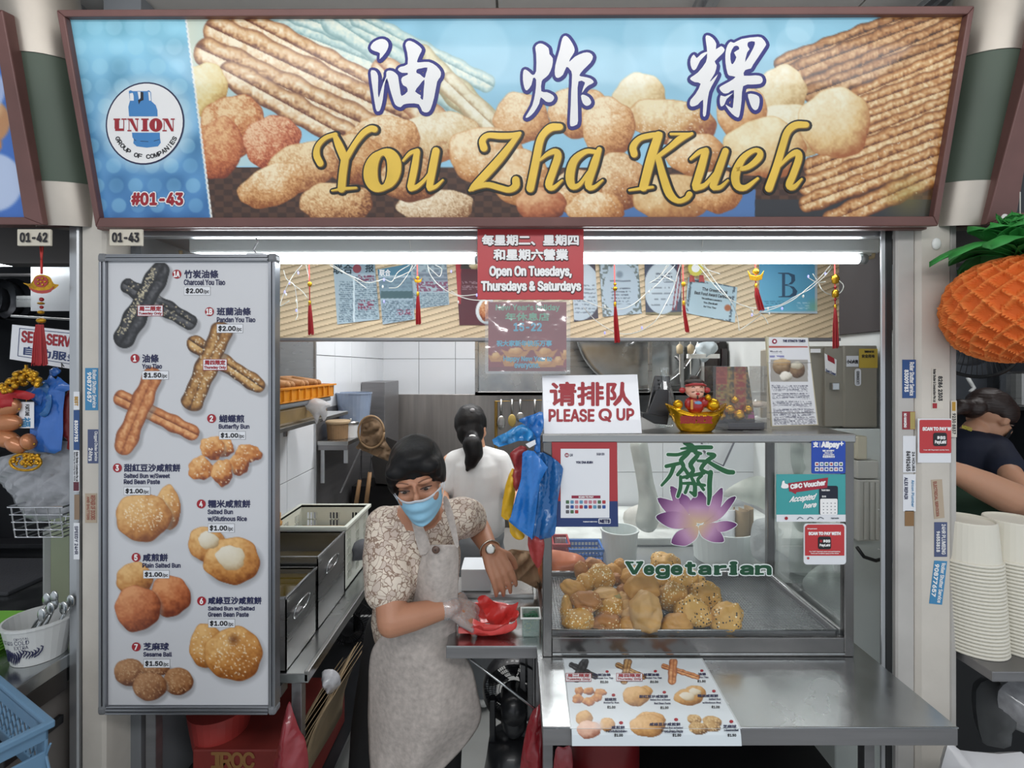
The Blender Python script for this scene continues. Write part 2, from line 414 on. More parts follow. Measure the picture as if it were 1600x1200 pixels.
    def stick(s, x0, y0, x1, y1, r, r1=None, lo='#6e3513', mid='#c07a3c', hi='#f4d7a0', lobes=2, ridge=0.5, shadow=0.0, seeds=0, scol='#f0e6cf', sside=0):
        r1 = r1 or r; s.sd += 1; r0 = np.random.RandomState(s.sd); L = math.hypot(x1 - x0, y1 - y0); tx, ty = (x1 - x0) / L, (y1 - y0) / L; R = max(r, r1) * 1.2
        sl = s.win(min(x0, x1) - R, min(y0, y1) - R, max(x0, x1) + R + 6, max(y0, y1) + R + 8); X, Y = s.X[sl], s.Y[sl]
        if X.size == 0: return
        def geo(X, Y):
            al = (X - x0) * tx + (Y - y0) * ty; ac = -(X - x0) * ty + (Y - y0) * tx; t = np.clip(al / L,0,1); rr = r + (r1 - r) * t
            wob = 1 + .07 * np.sin(al / r * 1.7 + s.sd) + .05 * np.sin(al / r * 3.1 + s.sd * 2)
            ex = np.maximum(0, np.maximum(-al, al - L)) / rr
            return al, ac / (rr * wob), ex
        if shadow:
            al, q, ex = geo(X - 4, Y - 6); s.mix(sl, rgb('#77777a'), shadow * np.clip((1.15 - np.hypot(q, ex)) / .25,0,1))
        al, q, ex = geo(X, Y); rad = np.hypot(q, ex * 1.1)
        if lobes == 2: off = np.abs(q) - .5; loc = off / .5; sgn = np.sign(q)
        else: loc = q; sgn = 1
        z = np.sqrt(np.clip(1 - loc ** 2,0,1)); nx = loc * (np.sign(q) if lobes == 2 else 1)
        ny = nx * tx if True else 0
        lam = .55 * z - .45 * nx * (tx if abs(tx) > .3 else 0) - .2 * nx * abs(ty) + .18
        ph = al / (r * .22) + s.n2[sl] * 9 + q * 1.5
        lam = lam + ridge * .22 * np.sin(ph) * z + (s.n1[sl] - .5) * .35 + (s.n2[sl] - .5) * .3
        lam = (np.clip(lam,0,1) * np.clip((1 - rad) * 1.9 + .12,0,1))[..., None]; A, B, C = rgb(lo), rgb(mid), rgb(hi)
        c = np.where(lam < .5, A + (B - A) * lam * 2, B + (C - B) * (lam * 2 - 1))
        s.mix(sl, c, np.clip((1 - rad) * r * s.k / 1.2,0,1))
        for i in range(seeds):
            t = r0.rand() * L; q = (r0.rand() * 2 - 1) * .9 if not sside else sside * (.2 + .7 * r0.rand()); px, py = x0 + tx * t - ty * q * r, y0 + ty * t + tx * q * r
            s2 = s.win(px - 2, py - 2, px + 2, py + 2); dd = np.hypot(s.X[s2] - px, s.Y[s2] - py); s.mix(s2, rgb(scol), np.clip(1.5 - dd,0,.9))
    def lines(s, x0, y0, x1, y1, rowh, col, al=0.7, cell=1.5, fillr=0.62, seed=5, ang=0.0):
        sl = s.win(x0, y0, x1, y1); X, Y = s.X[sl], s.Y[sl]
        if X.size == 0: return
        YY = Y - (X - x0) * math.tan(ang); n = vnoise(X.shape[0], X.shape[1], cell * s.k, seed + int(x0 + y0) % 97)
        m = ((YY - y0) % rowh < rowh * fillr) & (n > .42) & (X >= x0) & (X <= x1) & (Y >= y0) & (Y <= y1)
        s.mix(sl, rgb(col), al * m)
    def sample(s, px, py):
        x = np.clip((np.asarray(px) - s.x0) * s.k,0, s.w - 1.001); y = np.clip((np.asarray(py) - s.y0) * s.k,0, s.h - 1.001)
        xi, yi = x.astype(int), y.astype(int); fx, fy = (x - xi)[:, None], (y - yi)[:, None]; a = s.a
        c = (a[yi, xi] * (1 - fx) + a[yi, xi + 1] * fx) * (1 - fy) + (a[yi + 1, xi] * (1 - fx) + a[yi + 1, xi + 1] * fx) * fy
        return np.where(c <= .04045, c / 12.92,((c + .055) / 1.055) ** 2.4)
    def build(s, name, pl, quad, step, mat, parent=None, h=0.0):
        """quad: TL,TR,BR,BL in pixels"""
        TL, TR, BR, BL = [np.array(q, float) for q in quad]
        nu = max(2, int(max(np.hypot(*(TR - TL)), np.hypot(*(BR - BL))) / step)); nv = max(2, int(max(np.hypot(*(BL - TL)), np.hypot(*(BR - TR))) / step))
        W = [np.array(pl.at(*q, h)) for q in quad]
        u, v = np.meshgrid(np.linspace(0,1, nu + 1), np.linspace(0,1, nv + 1)); u = u.ravel()[:, None]; v = v.ravel()[:, None]
        p = (W[0] * (1 - u) + W[1] * u) * (1 - v) + (W[3] * (1 - u) + W[2] * u) * v
        px = CX + FPX * p[:,0] / p[:,1]; py = CY - FPX * (p[:,2] - EYE) / p[:,1]
        m = MB(); m.v = p; m.c = s.sample(px, py)
        i = np.arange(nu)[None] + np.arange(nv)[:, None] * (nu + 1); i = i.ravel()
        f = np.stack([i, i + nu + 1, i + nu + 2, i + 1],1)
        off = np.array(_w[parent]) if parent else p.mean(0)
        me = bpy.data.meshes.new(name); me.vertices.add(len(p)); me.vertices.foreach_set('co',(p - off).ravel())
        me.loops.add(f.size); me.loops.foreach_set('vertex_index', f.ravel()); me.polygons.add(len(f)); me.polygons.foreach_set('loop_start', np.arange(0, f.size,4)); me.polygons.foreach_set('loop_total', np.full(len(f),4))
        me.update(); me.validate()
        at = me.color_attributes.new('Col', 'FLOAT_COLOR', 'POINT'); c = np.ones((len(p),4), 'f4'); c[:, :3] = m.c; at.data.foreach_set('color', c.ravel())
        me.materials.append(mat); o = bpy.data.objects.new(name, me); COL.objects.link(o)
        if parent: o.parent = parent
        else: o.location = off
        _w[o] = Vector(off); return o
def puff(name, poly, Y, t, mat, parent=None, step=8, fold=(0.0,0.05,0.0), sm=3, tilt=0.0, back=0.6, seed=0, wr=0.0, base=None):
    """soft body from a traced outline at depth Y: bulges towards and away from the viewer, with folds"""
    pts = [tuple(p) for p in (cr(poly, sm, True) if sm else poly)]
    n = len(pts); xs = [p[0] for p in pts]; ys = [p[1] for p in pts]; rnd = random.Random(seed + n)
    inner = []
    P0 = np.array(pts); Q0 = np.roll(P0,-1,0)
    def dist(x, y):
        d = Q0 - P0; L2 = (d ** 2).sum(1) + 1e-9; tt = np.clip(((np.array([x, y]) - P0) * d).sum(1) / L2,0,1)
        return np.sqrt((((P0 + d * tt[:, None]) - [x, y]) ** 2).sum(1)).min()
    y = min(ys); row = 0
    while y < max(ys):
        x = min(xs) + (step / 2 if row % 2 else 0)
        while x < max(xs):
            ins = False
            for i in range(n):
                (xa, ya), (xb, yb) = pts[i], pts[i - 1]
                if (ya > y) != (yb > y) and x < (xb - xa) * (y - ya) / (yb - ya) + xa: ins = not ins
            if ins and dist(x, y) > step * .45: inner.append((x + rnd.uniform(-.1,.1) * step, y + rnd.uniform(-.1,.1) * step))
            x += step
        y += step; row += 1
    vv, _, ff, *_r = delaunay_2d_cdt([Vector(p) for p in pts + inner],[(i,(i + 1) % n) for i in range(n)],[],1,1e-6)
    D = np.array([dist(v[0], v[1]) for v in vv]); dm = max(D.max(),1e-6)
    m = MB(); F, B = [], []; fa, ff2, ang = fold; ca, sa = math.cos(ang), math.sin(ang)
    yref = max(ys)
    for v, d in zip(vv, D):
        q = math.sqrt(min(1, d / dm * 1.4)) if dm > 0 else 0; q = min(1, q)
        Yb = Y + tilt * (yref - v[1]) * Y / FPX
        p = P(v[0], v[1], Yb)
        s1 = (v[0] * ca + v[1] * sa) * Y / FPX; s2 = (-v[0] * sa + v[1] * ca) * Y / FPX
        fo = fa * (mnoise.noise(Vector((s1 / ff2, s2 / (ff2 * 5), seed * 3.1))) + .5 * mnoise.noise(Vector((s1 / ff2 * 2.3, s2 / (ff2 * 4), seed)))) if fa else 0
        if wr: fo += wr * mnoise.noise(Vector((v[0] * .09, v[1] * .09, seed)))
        F.append(p + Vector((0,-t * q + fo * min(1, q * 1.5),0))); B.append(p + Vector((0, t * back * q + fo * min(1, q * 1.5) * (1 if t < .008 else 0) + .0006,0)))
    k = len(F); m.v = [tuple(p) for p in F + B]
    fs = []
    for f in ff:
        fs.append(tuple(f)); fs.append(tuple(i + k for i in reversed(f)))
    m.f = fs
    o = m.build(name, mat, parent, smooth=True)
    return o
def remeshed(mb, name, mat, parent, voxel=0.005, it=3, smooth=True, colorfn=None, fac=0.5):
    me = mb.mesh(name, Vector((0,0,0))); o = bpy.data.objects.new(name, me); COL.objects.link(o)
    r = o.modifiers.new('r', 'REMESH'); r.mode = 'VOXEL'; r.voxel_size = voxel
    if it: sm = o.modifiers.new('s', 'SMOOTH'); sm.iterations = it; sm.factor = fac
    dg = bpy.context.evaluated_depsgraph_get(); dg.update(); me2 = bpy.data.meshes.new_from_object(o.evaluated_get(dg), depsgraph=dg)
    bpy.data.objects.remove(o); bpy.data.meshes.remove(me)
    off = _w[parent]; co = np.zeros(len(me2.vertices) * 3, 'f4'); me2.vertices.foreach_get('co', co); co = co.reshape(-1,3) - np.array(off); me2.vertices.foreach_set('co', co.ravel())
    me2.materials.clear(); me2.materials.append(mat); me2.polygons.foreach_set('use_smooth',[True] * len(me2.polygons)); me2.update(); me2.name = name
    o = bpy.data.objects.new(name, me2); COL.objects.link(o); o.parent = parent; _w[o] = off
    return o
def limb(mb, pts, rs, seg=14):
    for i, (p, r) in enumerate(zip(pts, rs)):
        mb.ell(p, r, u=seg, v=8)
        if i: mb.tube([pts[i - 1], p],[rs[i - 1], r], seg=seg)
# ---------------------------------------------------------------- shared materials
STEEL = M('brushed_steel', '#a9a9a8',0.3,1.0, var=0.1, scale=3, rvar=0.12, stretch=(1,1,14), bump=0.05)
STEELD = M('dull_steel', '#8b8a8c',0.38,0.75, var=0.15, scale=3, rvar=0.1, stretch=(1,1,12))
STEELT = M('worn_steel_top', '#b9bcbd',0.24,1.0, var=0.16, scale=7, rvar=0.16, bump=0.08, bscale=30)
ALU = M('aluminium', '#b8babd',0.35,0.85, var=0.05)
BLACK = M('black_plastic', '#17181a',0.38, var=0.1)
WHITEP = M('white_plastic', '#e6e8e6',0.4, var=0.04)
BROWN = M('brown_frame', '#6d4b47',0.42,0.1, var=0.12, scale=12, bump=0.05)
PAINT = M('grimy_white_paint', '#c9c3ba',0.6, var=0.12, scale=5, bump=0.25, bscale=40)
PAINTG = M('grey_paint', '#b4b1ad',0.5, var=0.12, scale=6, bump=0.2, bscale=40)
TILE = M('white_tile', '#d9dde2',0.18, var=0.03, scale=3, coat=0.3)
GROUT = M('grout', '#7f8286',0.9)
RED = M('red_ink', '#9c1f2b',0.5, var=0.03); NAVY = M('navy_ink', '#23264c',0.5, var=0.03); INK = M('black_ink', '#1c1b20',0.5, var=0.03)
WINK = M('white_ink', '#efeeee',0.45, var=0.02); PAPER = M('white_paper', '#dfe1e6',0.55, var=0.02)
REDS = M('red_sign_board', '#b83339',0.4, var=0.04, coat=0.2)
PR = MV('printed',0.5); PRG = MV('printed_gloss',0.35,0.35)
GOLD = M('gold_plastic', '#d9a520',0.22,0.85, var=0.2, scale=40, bump=0.3, bscale=120)
# ---------------------------------------------------------------- the setting
tag(MB().box(-4.2,4.2,-1.5,5.2,-0.1,0).build('floor', M('floor_tile', '#a9aba9',0.35, var=0.12, scale=4, bump=0.1)), kind='structure')
CEIL = thing('ceiling', None, None,(0,1.4,2.95), kind='structure')
MB().box(-4.2,4.2,-1.5,5.2,2.97,3.05).build('slab', M('ceiling_paint', '#c4c1bd',0.7, var=0.04), CEIL)
CP = M('ceiling_board', '#d2cfca',0.6, var=0.04)
xs = [-4.1,-2.9,-1.32,-0.06,1.14,2.5,4.1]
for i in range(6):
    for (y0, y1) in ((-1.4,0.4),(0.42,2.6)):
        MB().cbox(xs[i] + .004, xs[i + 1] - .004, y0, y1,2.952,2.97,.002).build('panel', CP, CEIL)
for x, a in ((-1.78,0),(-1.62,0),(-1.46,0),(0.62,0),(1.36,0)):
    MB().box(x - .035, x + .035,-1.4,2.5,2.93,2.952).box(x - .012, x + .012,-1.4,2.5,2.915,2.93).build('channel', ALU, CEIL, bev=.002)
WY = 4.4; WX = -1.2
def tiles(parent, axis, fixed, a0, a1, z0, z1, ta, tz, face, zoff=0):
    m0 = None; k = 0
    a = a0
    while a < a1 - .01:
        z = z0
        while z < z1 - .01:
            A, Z = min(a + ta, a1), min(z + tz, z1)
            if axis == 'x': bx('tile',(a + .002, A - .002, *sorted((fixed, fixed + face * .008)), z + .002, Z - .002), TILE, parent, bev=.0015)
            else: bx('tile',(*sorted((fixed, fixed + face * .008)), a + .002, A - .002, z + .002, Z - .002), TILE, parent, bev=.0015)
            z = Z
        a += ta
W = thing('wall_back', None, None,(0, WY,0), kind='structure')
bx('plaster',(-1.4,1.5, WY, WY + .1,0,2.95), M('dim_plaster', '#8d9093',.6), W,0)
tiles(W, 'x', WY, WX,-0.30,1.50,2.5,.33,.33,-1)
W = thing('wall_left', None, None,(WX,2.5,0), kind='structure')
bx('plaster',(WX - .12, WX,1.56, WY,0,2.95), GROUT, W,0)
tiles(W, 'y', WX,2.2,2.886,.2,1.64,.343,.32,1)
tiles(W, 'y', WX,2.886, WY,1.50,2.5,.33,.33,1)
bx('steel_cladding',(WX, WX + .012,2.0,2.886,1.64,2.5), STEEL, W)
bx('steel_cladding',(WX, WX + .012,2.892, WY - .01,.2,1.5), STEELD, W)
bx('edge_trim',(WX, WX + .02,2.88,2.892,.2,2.5), ALU, W)
W = thing('wall_right', None, None,(1.45,2.5,0), kind='structure')
bx('plaster',(1.45,1.5,1.67, WY,0,2.95), M('white_wall_paint', '#cfd3d2',0.5, var=0.05), W,0)
bx('dark_void_sheet',(1.43,1.45,1.68,2.6,1.90,2.9), M('dark_void_colour', '#2d2526',0.6, var=.1), W)  # brown-black sheet standing in for the unlit void beside the slatted board
for nm, x in (('wall_side',-2.95),('wall_side',2.85)):
    tag(bx(nm,(x, x + .1,1.5, WY,0,2.95), M('dark_wall', '#3a3d42',0.5,0.2, var=.1), None,0), kind='structure')
tag(bx('wall_rear',(-2.9,-1.4,3.4,3.5,0,2.95), M('dark_wall'), None,0), kind='structure')
tag(bx('wall_rear',(1.5,2.9,2.9,3.0,0,2.95), M('dark_wall'), None,0), kind='structure')
# posts between the stalls
def xat(px, Y): return (px - CX) * Y / FPX
def zat(py, Y): return EYE - (py - CY) * Y / FPX
PL_ = thing('column', None, None,(xat(140,1.46),1.5,0), kind='structure')
MB().cbox(xat(125,1.46), xat(163,1.46),1.46,1.62,0,2.5,.008).build('post', PAINT, PL_)
MB().cbox(xat(109,1.46), xat(124,1.46),1.455,1.60,0,2.5,.004).build('shutter_guide', ALU, PL_)
PR_ = thing('column', None, None,(xat(1460,1.46),1.5,0), kind='structure')
MB().cbox(xat(1434,1.46), xat(1490,1.46),1.46,1.53,0,2.5,.012).build('post', PAINT, PR_)
MB().cbox(xat(1490.5,1.46), xat(1500,1.46),1.47,1.60,0,2.5,.003).build('edge_strip', PAINTG, PR_)
MB().cbox(xat(1403,1.46), xat(1432,1.46),1.465,1.485,0,2.5,.005).build('shutter_guide', PAINTG, PR_)
MB().cbox(xat(1391,1.46), xat(1402,1.46),1.478,1.486,0,2.5,.002).build('gap_strip', BLACK, PR_)
MB().cbox(xat(1383,1.46), xat(1390,1.46),1.475,1.482,0,2.5,.002).build('gap_trim', ALU, PR_)
# head beam and shutter box above the opening
H = thing('beam', None, None,(0,1.55, zat(378,1.5)), kind='structure')
bx('shutter_rail',(xat(160,1.5), xat(1405,1.5),1.49,1.52, zat(371,1.5), zat(362,1.5)), ALU, H)
bx('shutter_box',(xat(160,1.5), xat(1405,1.5),1.5,1.80, zat(358,1.5),2.6), M('grey_shutter_metal', '#8a8a8b',.5,.5), H)
bx('rail_lip',(xat(160,1.46), xat(1440,1.46),1.44,1.46, zat(361,1.46), zat(353,1.46)), M('brown_frame'), H)
# ---------------------------------------------------------------- the lightbox sign
SB, ST = P(805,347,1.41), P(805,22,1.30)
SP = Pl(SB,(1,0,0), ST - SB)
def sign_frame(root, out, inn, mat, dep=.10):
    for i, (a, b) in enumerate(((0,1),(1,2),(2,3),(3,0))):
        m = MB(); pts = []
        for h in (-dep,.018): pts += [SP.at(*out[a], h), SP.at(*out[b], h), SP.at(*inn[b], h), SP.at(*inn[a], h)]
        m.add(pts,[(0,1,2,3),(4,7,6,5),(0,4,5,1),(1,5,6,2),(2,6,7,3),(3,7,4,0)])
        m.build('frame_rail', mat, root, bev=.003)
sign = thing('shop_sign', 'long glossy blue and brown sign with white brush characters and gold lettering', 'sign', SP.at(805,347,0))
OUT = [(97,20),(1514,14),(1458,354),(157,356)]; INN = [(110,31),(1503,27),(1451,339),(163,341)]
sign_frame(sign, OUT, INN, BROWN)
m = MB(); q = [SP.at(*p,-.012) for p in OUT] + [SP.at(*p,-.1) for p in OUT]
m.add(q,[(0,1,2,3),(4,7,6,5),(0,4,5,1),(1,5,6,2),(2,6,7,3),(3,7,4,0)]); m.build('backing_box', PAINTG, sign)
A = Art(95,15,1520,350,1.0, '#9cd0e6')
t = np.clip((A.Y - 20) / 320,0,1)[..., None]
A.a = rgb('#86bfd6') * (1 - t) + rgb('#a3d4ee') * t
A.a += ((A.n3 - .5) * .06)[..., None]
A.mix((slice(None), slice(None)), rgb('#efe3c0'), np.clip((460 - A.X) / 240,0,.8) * (A.Y < 260))
for x, y, r, al in ((930,130,75,.25),(1090,90,60,.25),(1160,60,45,.2),(1240,70,30,.2),(1250,45,24,.3),(1030,60,60,.15),(740,80,60,.2)):
    A.glow(x, y, r, '#c5e8f6', al,.12)
A.rect(300,262,1520,350, '#3c2318'); A.mix((slice(None), slice(None)), rgb('#6a4630'),.5 * ((A.Y > 262) & (A.X > 300) & (((A.X // 14 + A.Y // 9) % 2) > 0)))
A.rect(860,296,1180,350, '#4f78b0'); A.rect(1180,312,1480,350, '#2d2e33')
cr_ = dict(lo='#93501f', mid='#d79f64', hi='#fbe9c4')
# pale sticks, left
for a in ((395,25,640,120,20),(455,20,690,110,15),(520,30,800,215,22),(560,28,760,130,15)):
    A.stick(*a, lo='#7fa3a4', mid='#bcd6d2', hi='#e8eede', ridge=.5)
for a in ((380,30,640,165,21),(340,48,660,200,25),(325,82,640,228,25),(360,115,560,225,22)):
    A.stick(*a, lo='#6a351c', mid='#d8ab78', hi='#f9ecd0', ridge=.6)
A.stick(600,110,700,215,24, lo='#a0603a', mid='#dcb98c', hi='#f5ead0'); A.stick(655,90,790,215,22, lo='#9d8f68', mid='#dfd6ae', hi='#f2efd6'); A.stick(700,130,800,225,18, lo='#b59a72', mid='#e6dcba', hi='#f4f0dc')
# right sticks
for i, a in enumerate(((1440,18,1222,100,15),(1478,22,1228,118,17),(1502,36,1262,138,16),(1500,62,1268,146,16),(1494,86,1340,150,15),(1492,112,1352,162,15),(1486,138,1352,186,14),(1482,160,1354,212,14),(1478,184,1270,262,17),(1470,214,1262,292,17),(1462,244,1262,318,16),(1458,275,1300,345,18))):
    dk = (0 if i > 3 else 1); A.stick(*a, lo='#351809' if dk else '#5c2c12', mid='#a8713f' if dk else '#c68a50', hi='#dfb98a' if dk else '#f6dcae', ridge=.6, seeds=18 if i > 8 else 0)
# buns and puffs
pale = dict(lo='#b2854a', mid='#e6cf9c', hi='#f6f0d6')
A.bun(322,140,34,44, lo='#b07a2c', mid='#e7cf8a', hi='#f4edc8'); A.bun(1000,150,42,36, **pale); A.bun(815,185,45,40,.3, **cr_, crumb=.3); A.bun(905,175,50,40,0, **cr_, crumb=.3)
A.bun(1222,142,40,40, **pale); A.bun(1232,205,62,42,.2, **pale); A.bun(1160,175,40,45, **cr_)
A.bun(1305,192,57,56, lo='#a45c2c', mid='#e3c084', hi='#f8f1d4', rough=.2); A.bun(1195,232,66,48,0, lo='#a45c2c', mid='#e3c084', hi='#f6ecc8', rough=.2)
A.bun(1050,190,72,36,.15, lo='#8a4420', mid='#cf9b5e', hi='#f3e3ba', seeds=150, sarea=.95); A.bun(950,200,42,50,0, **cr_, crumb=.35); A.bun(1085,240,48,34,0, **cr_, seeds=60)
A.bun(680,215,70,40,-.2, lo='#a86636', mid='#e0c392', hi='#f6edd2', crumb=.3); A.bun(760,245,60,48,.2, **cr_, seeds=90, crumb=.2); A.bun(810,275,50,45,.4, **cr_, seeds=60); A.bun(600,220,60,40,0, **cr_, crumb=.4)
A.bun(555,250,55,40,.2, lo='#7c3a16', mid='#c98a4e', hi='#f1d7a8', crumb=.4); A.bun(362,198,55,48,-.8, lo='#7a2d10', mid='#c8773d', hi='#f3d2a0', rough=.5, crumb=.5); A.bun(345,232,34,50,.2, lo='#7a2d10', mid='#c1693a', hi='#efc089', crumb=.4)
A.bun(425,222,46,42,-.5, lo='#8a2f14', mid='#c96f45', hi='#f2c9a0', crumb=.7); A.bun(470,262,62,38,-.3, lo='#8a4a22', mid='#d19a62', hi='#f5deb2', crumb=.5); A.bun(425,290,55,32,-.4, **cr_, crumb=.5)
A.bun(525,318,58,34,0, lo='#6d3616', mid='#c9925c', hi='#f0d4a4', crumb=.7); A.bun(681,324,60,30,0, lo='#8a5a34', mid='#dcbf98', hi='#f7ead0', crumb=.7); A.bun(640,280,50,36,0, lo='#6d3616', mid='#b97b48', hi='#ecca98', crumb=.4)
A.bun(965,285,44,48,.2, lo='#7a3a16', mid='#cc9560', hi='#f4deb4', seeds=40, crumb=.3); A.bun(900,300,44,36,0, **cr_, crumb=.4); A.bun(845,320,40,28,0, lo='#6d2e16', mid='#b4663c', hi='#e8b887'); A.bun(1050,310,62,40,0, lo='#9a5c30', mid='#cf9c60', hi='#efd7a6', seeds=12); A.bun(930,325,46,26,0, **cr_, seeds=30, crumb=.3); A.bun(1120,300,40,34,0, **cr_, crumb=.3)
A.glow(1420,310,50, '#8c7a2a',.5,.9)
# blue panel with round spots
bl = [(100,15),(289,15),(331,350),(95,350)]
A.poly(bl, '#5f9fcf'); xx = A.X < (289 + (A.Y - 30) * .125)
tt = np.clip((A.Y - 20) / 320,0,1)[..., None]; A.a = np.where(xx[..., None], rgb('#8fd0e4') * (1 - tt) + rgb('#3c78b5') * tt + ((A.n3 - .5) * .22)[..., None], A.a)
for j in range(11):
    for i in range(8):
        x, y = 118 + i * 30 + j * 4.2, 42 + j * 31; r = 14 - .2 * j
        if x + 10 < 289 + (y - 30) * .125: A.glow(x, y, r, '#a9def0',.16 + .3 * ((i * 7 + j * 3) % 5) / 5,.14)
A.glow(228,193,82, '#e6f6fb',.8,.35)
A.poly([(288,20),(291,20),(333,350),(330,350)], '#f2f4f0')
A.build('panel', SP,[(108,29),(1505,25),(1453,341),(161,343)],1.55, PRG, sign)
f = Flat(SP,.0010); f.disc(227,193,61,65,48,.35); f.build('roundel_ring', NAVY, sign)
f = Flat(SP,.0014); f.disc(227,193,58.6,62.6,48,.35); f.build('roundel', WINK, sign)
Z = lambda x, y: (160 + x / 5.714,120 + y / 5.714)
f = Flat(SP,.0018); LB = M('logo_blue', '#3f82bf',.4)
f.fill([Z(*p) for p in ((240,130),(255,122),(275,130),(400,130),(420,122),(438,140),(442,220),(480,255),(495,300),(497,355),(242,355),(236,270),(245,235),(250,220))],[[Z(*p) for p in ((247,150),(275,145),(283,170),(285,215),(250,215))],[Z(*p) for p in ((318,135),(345,135),(352,180),(330,205))],[Z(*p) for p in ((412,135),(432,140),(438,215),(420,215))]])
f.fill([Z(*p) for p in ((268,500),(516,500),(518,545),(525,590),(500,622),(400,634),(310,622),(280,595),(285,560),(272,540))])
f.build('gas_bottle_logo', LB, sign)
f = Flat(SP,.0020); f.fill([Z(*p) for p in ((345,135),(370,140),(372,210),(345,220),(330,250),(322,210),(345,200))]); f.border([Z(*p) for p in ((285,560),(305,572))],.4, False); f.border([Z(*p) for p in ((345,576),(415,580))],.4, False); f.border([Z(*p) for p in ((465,575),(512,562))],.4, False)
for i, ch in enumerate('GROUP OF COMPANIES'):
    if ch == ' ': continue
    a = math.radians(152 - i * 7.3); cx, cy = 229 + 50 * math.cos(a), 192 + 53 * math.sin(a); ca, sa = math.cos(a - PI / 2), math.sin(a - PI / 2)
    hw, hh = (2.9 if ch not in 'I' else .7), 3.3
    f.text(ch, None,.35, res=1, quad=[(cx + u * hw * ca - v * hh * sa, cy + u * hw * sa + v * hh * ca) for u, v in ((-1,-1),(1,-1),(1,1),(-1,1))])
f.build('lettering', INK, sign)
def slab(f, ch, x0, x1, y0, y1, g=0):
    """fat face letters with thick and hairline strokes"""
    w = x1 - x0
    def r(a, b, c, d): f.rect(x0 + a * w - g, y0 + b * (y1 - y0) - g, x0 + c * w + g, y0 + d * (y1 - y0) + g)
    if ch == 'U': r(0,0,.5,.12); r(.08,0,.42,.8); r(.12,.78,.8,.97); r(.74,0,.80,.9); r(.6,0,1,.1)
    if ch == 'N':
        r(0,0,.3,.1); r(.12,0,.17,1); r(0,.9,.35,1); f.fill([(x0 + w * .1 - g, y0 - g),(x0 + w * .45 + g, y0 - g),(x0 + w * .92 + g, y1 + g),(x0 + w * .72 - g, y1 + g)]); r(.84,0,.9,1); r(.68,0,1,.1)
    if ch == 'I': r(0,0,1,.12); r(.2,0,.8,1); r(0,.88,1,1)
f = Flat(SP,.0022)
for ch, a, b in (('U',105,222),('N',228,330),('I',352,418),('N',540,650)): slab(f, ch,160 + a / 5.714,160 + b / 5.714,185.5,205.5)
f.disc(160 + 482 / 5.714,195.6,10.2,10.6,24); f.build('lettering', RED, sign)
f = Flat(SP,.0025); f.disc(160 + 482 / 5.714,195.6,1.4,6.5,16); f.build('lettering', WINK, sign)
f = Flat(SP,.0018); f.text('#01-43',(207,302,286,320),1.3,1.8); f.build('number_outline', WINK, sign)
f = Flat(SP,.0024); f.text('#01-43',(207,302,286,320),1.3); f.build('number', RED, sign)
# brush characters
G = []
def g1(k, ox, oy, *loops): G.append([[(ox + x / k, oy + y / k) for x, y in l] for l in loops])
g1(8.569,570,50,[(80,200),(120,140),(200,100),(270,105),(315,150),(315,210),(280,280),(200,370),(205,290),(150,265),(95,240)])
g1(8.569,570,50,[(80,545),(110,515),(150,530),(180,590),(180,720),(180,830),(192,880),(215,800),(250,690),(290,600),(290,545),(320,520),(380,530),(440,580),(455,650),(475,780),(495,860),(575,800),(560,740),(515,715),(490,650),(510,605),(575,575),(570,550),(500,550),(445,510),(480,470),(575,435),(570,280),(545,180),(570,130),(620,125),(700,170),(765,235),(740,300),(700,400),(740,410),(860,405),(960,460),(1020,540),(1010,610),(970,670),(930,880),(880,1040),(830,1080),(770,1060),(725,970),(600,960),(520,975),(480,1010),(420,985),(390,930),(340,770),(300,620),(265,720),(245,900),(210,1040),(180,1065),(150,1030),(110,780)],
   [(700,505),(760,490),(840,480),(820,560),(800,620),(740,570),(695,550)],[(800,640),(790,780),(780,910),(745,880),(750,850),(675,800),(730,720)])
g1(7.5,805,45,[(235,220),(270,180),(320,180),(390,230),(400,300),(440,350),(430,450),(390,540),(340,585),(310,620),(305,735),(370,745),(440,780),(455,820),(420,860),(360,855),(300,805),(280,880),(220,980),(160,1035),(125,1045),(130,1020),(200,900),(235,750),(245,600),(210,580),(190,660),(140,725),(110,700),(90,600),(95,500),(120,480),(165,510),(205,545),(245,500),(245,300)])
g1(7.5,805,45,[(590,85),(640,130),(690,220),(690,280),(645,350),(635,390),(700,330),(800,285),(870,285),(910,330),(880,400),(800,480),(750,550),(800,565),(880,585),(920,630),(860,665),(820,700),(780,755),(800,680),(815,630),(740,620),(730,800),(735,1080),(710,1130),(660,1145),(640,1110),(650,900),(655,750),(665,540),(640,480),(600,450),(560,540),(500,580),(465,545),(470,430),(520,250),(550,120)])
g1(7.5,805,45,[(770,790),(800,775),(860,805),(890,860),(870,895),(830,905),(790,870)])
g1(8,1065,45,[(295,110),(320,85),(380,115),(430,190),(425,260),(490,220),(535,265),(500,320),(410,410),(435,460),(410,560),(355,650),(365,655),(450,570),(400,670),(340,790),(315,950),(300,1080),(275,1100),(262,1060),(265,890),(200,950),(130,975),(100,950),(110,890),(170,820),(235,690),(160,670),(105,635),(120,605),(200,550),(300,420),(315,320),(310,230)])
g1(8,1065,45,[(150,325),(185,370),(240,320),(312,290),(312,315),(230,400),(180,500),(140,520),(110,460),(110,380)])
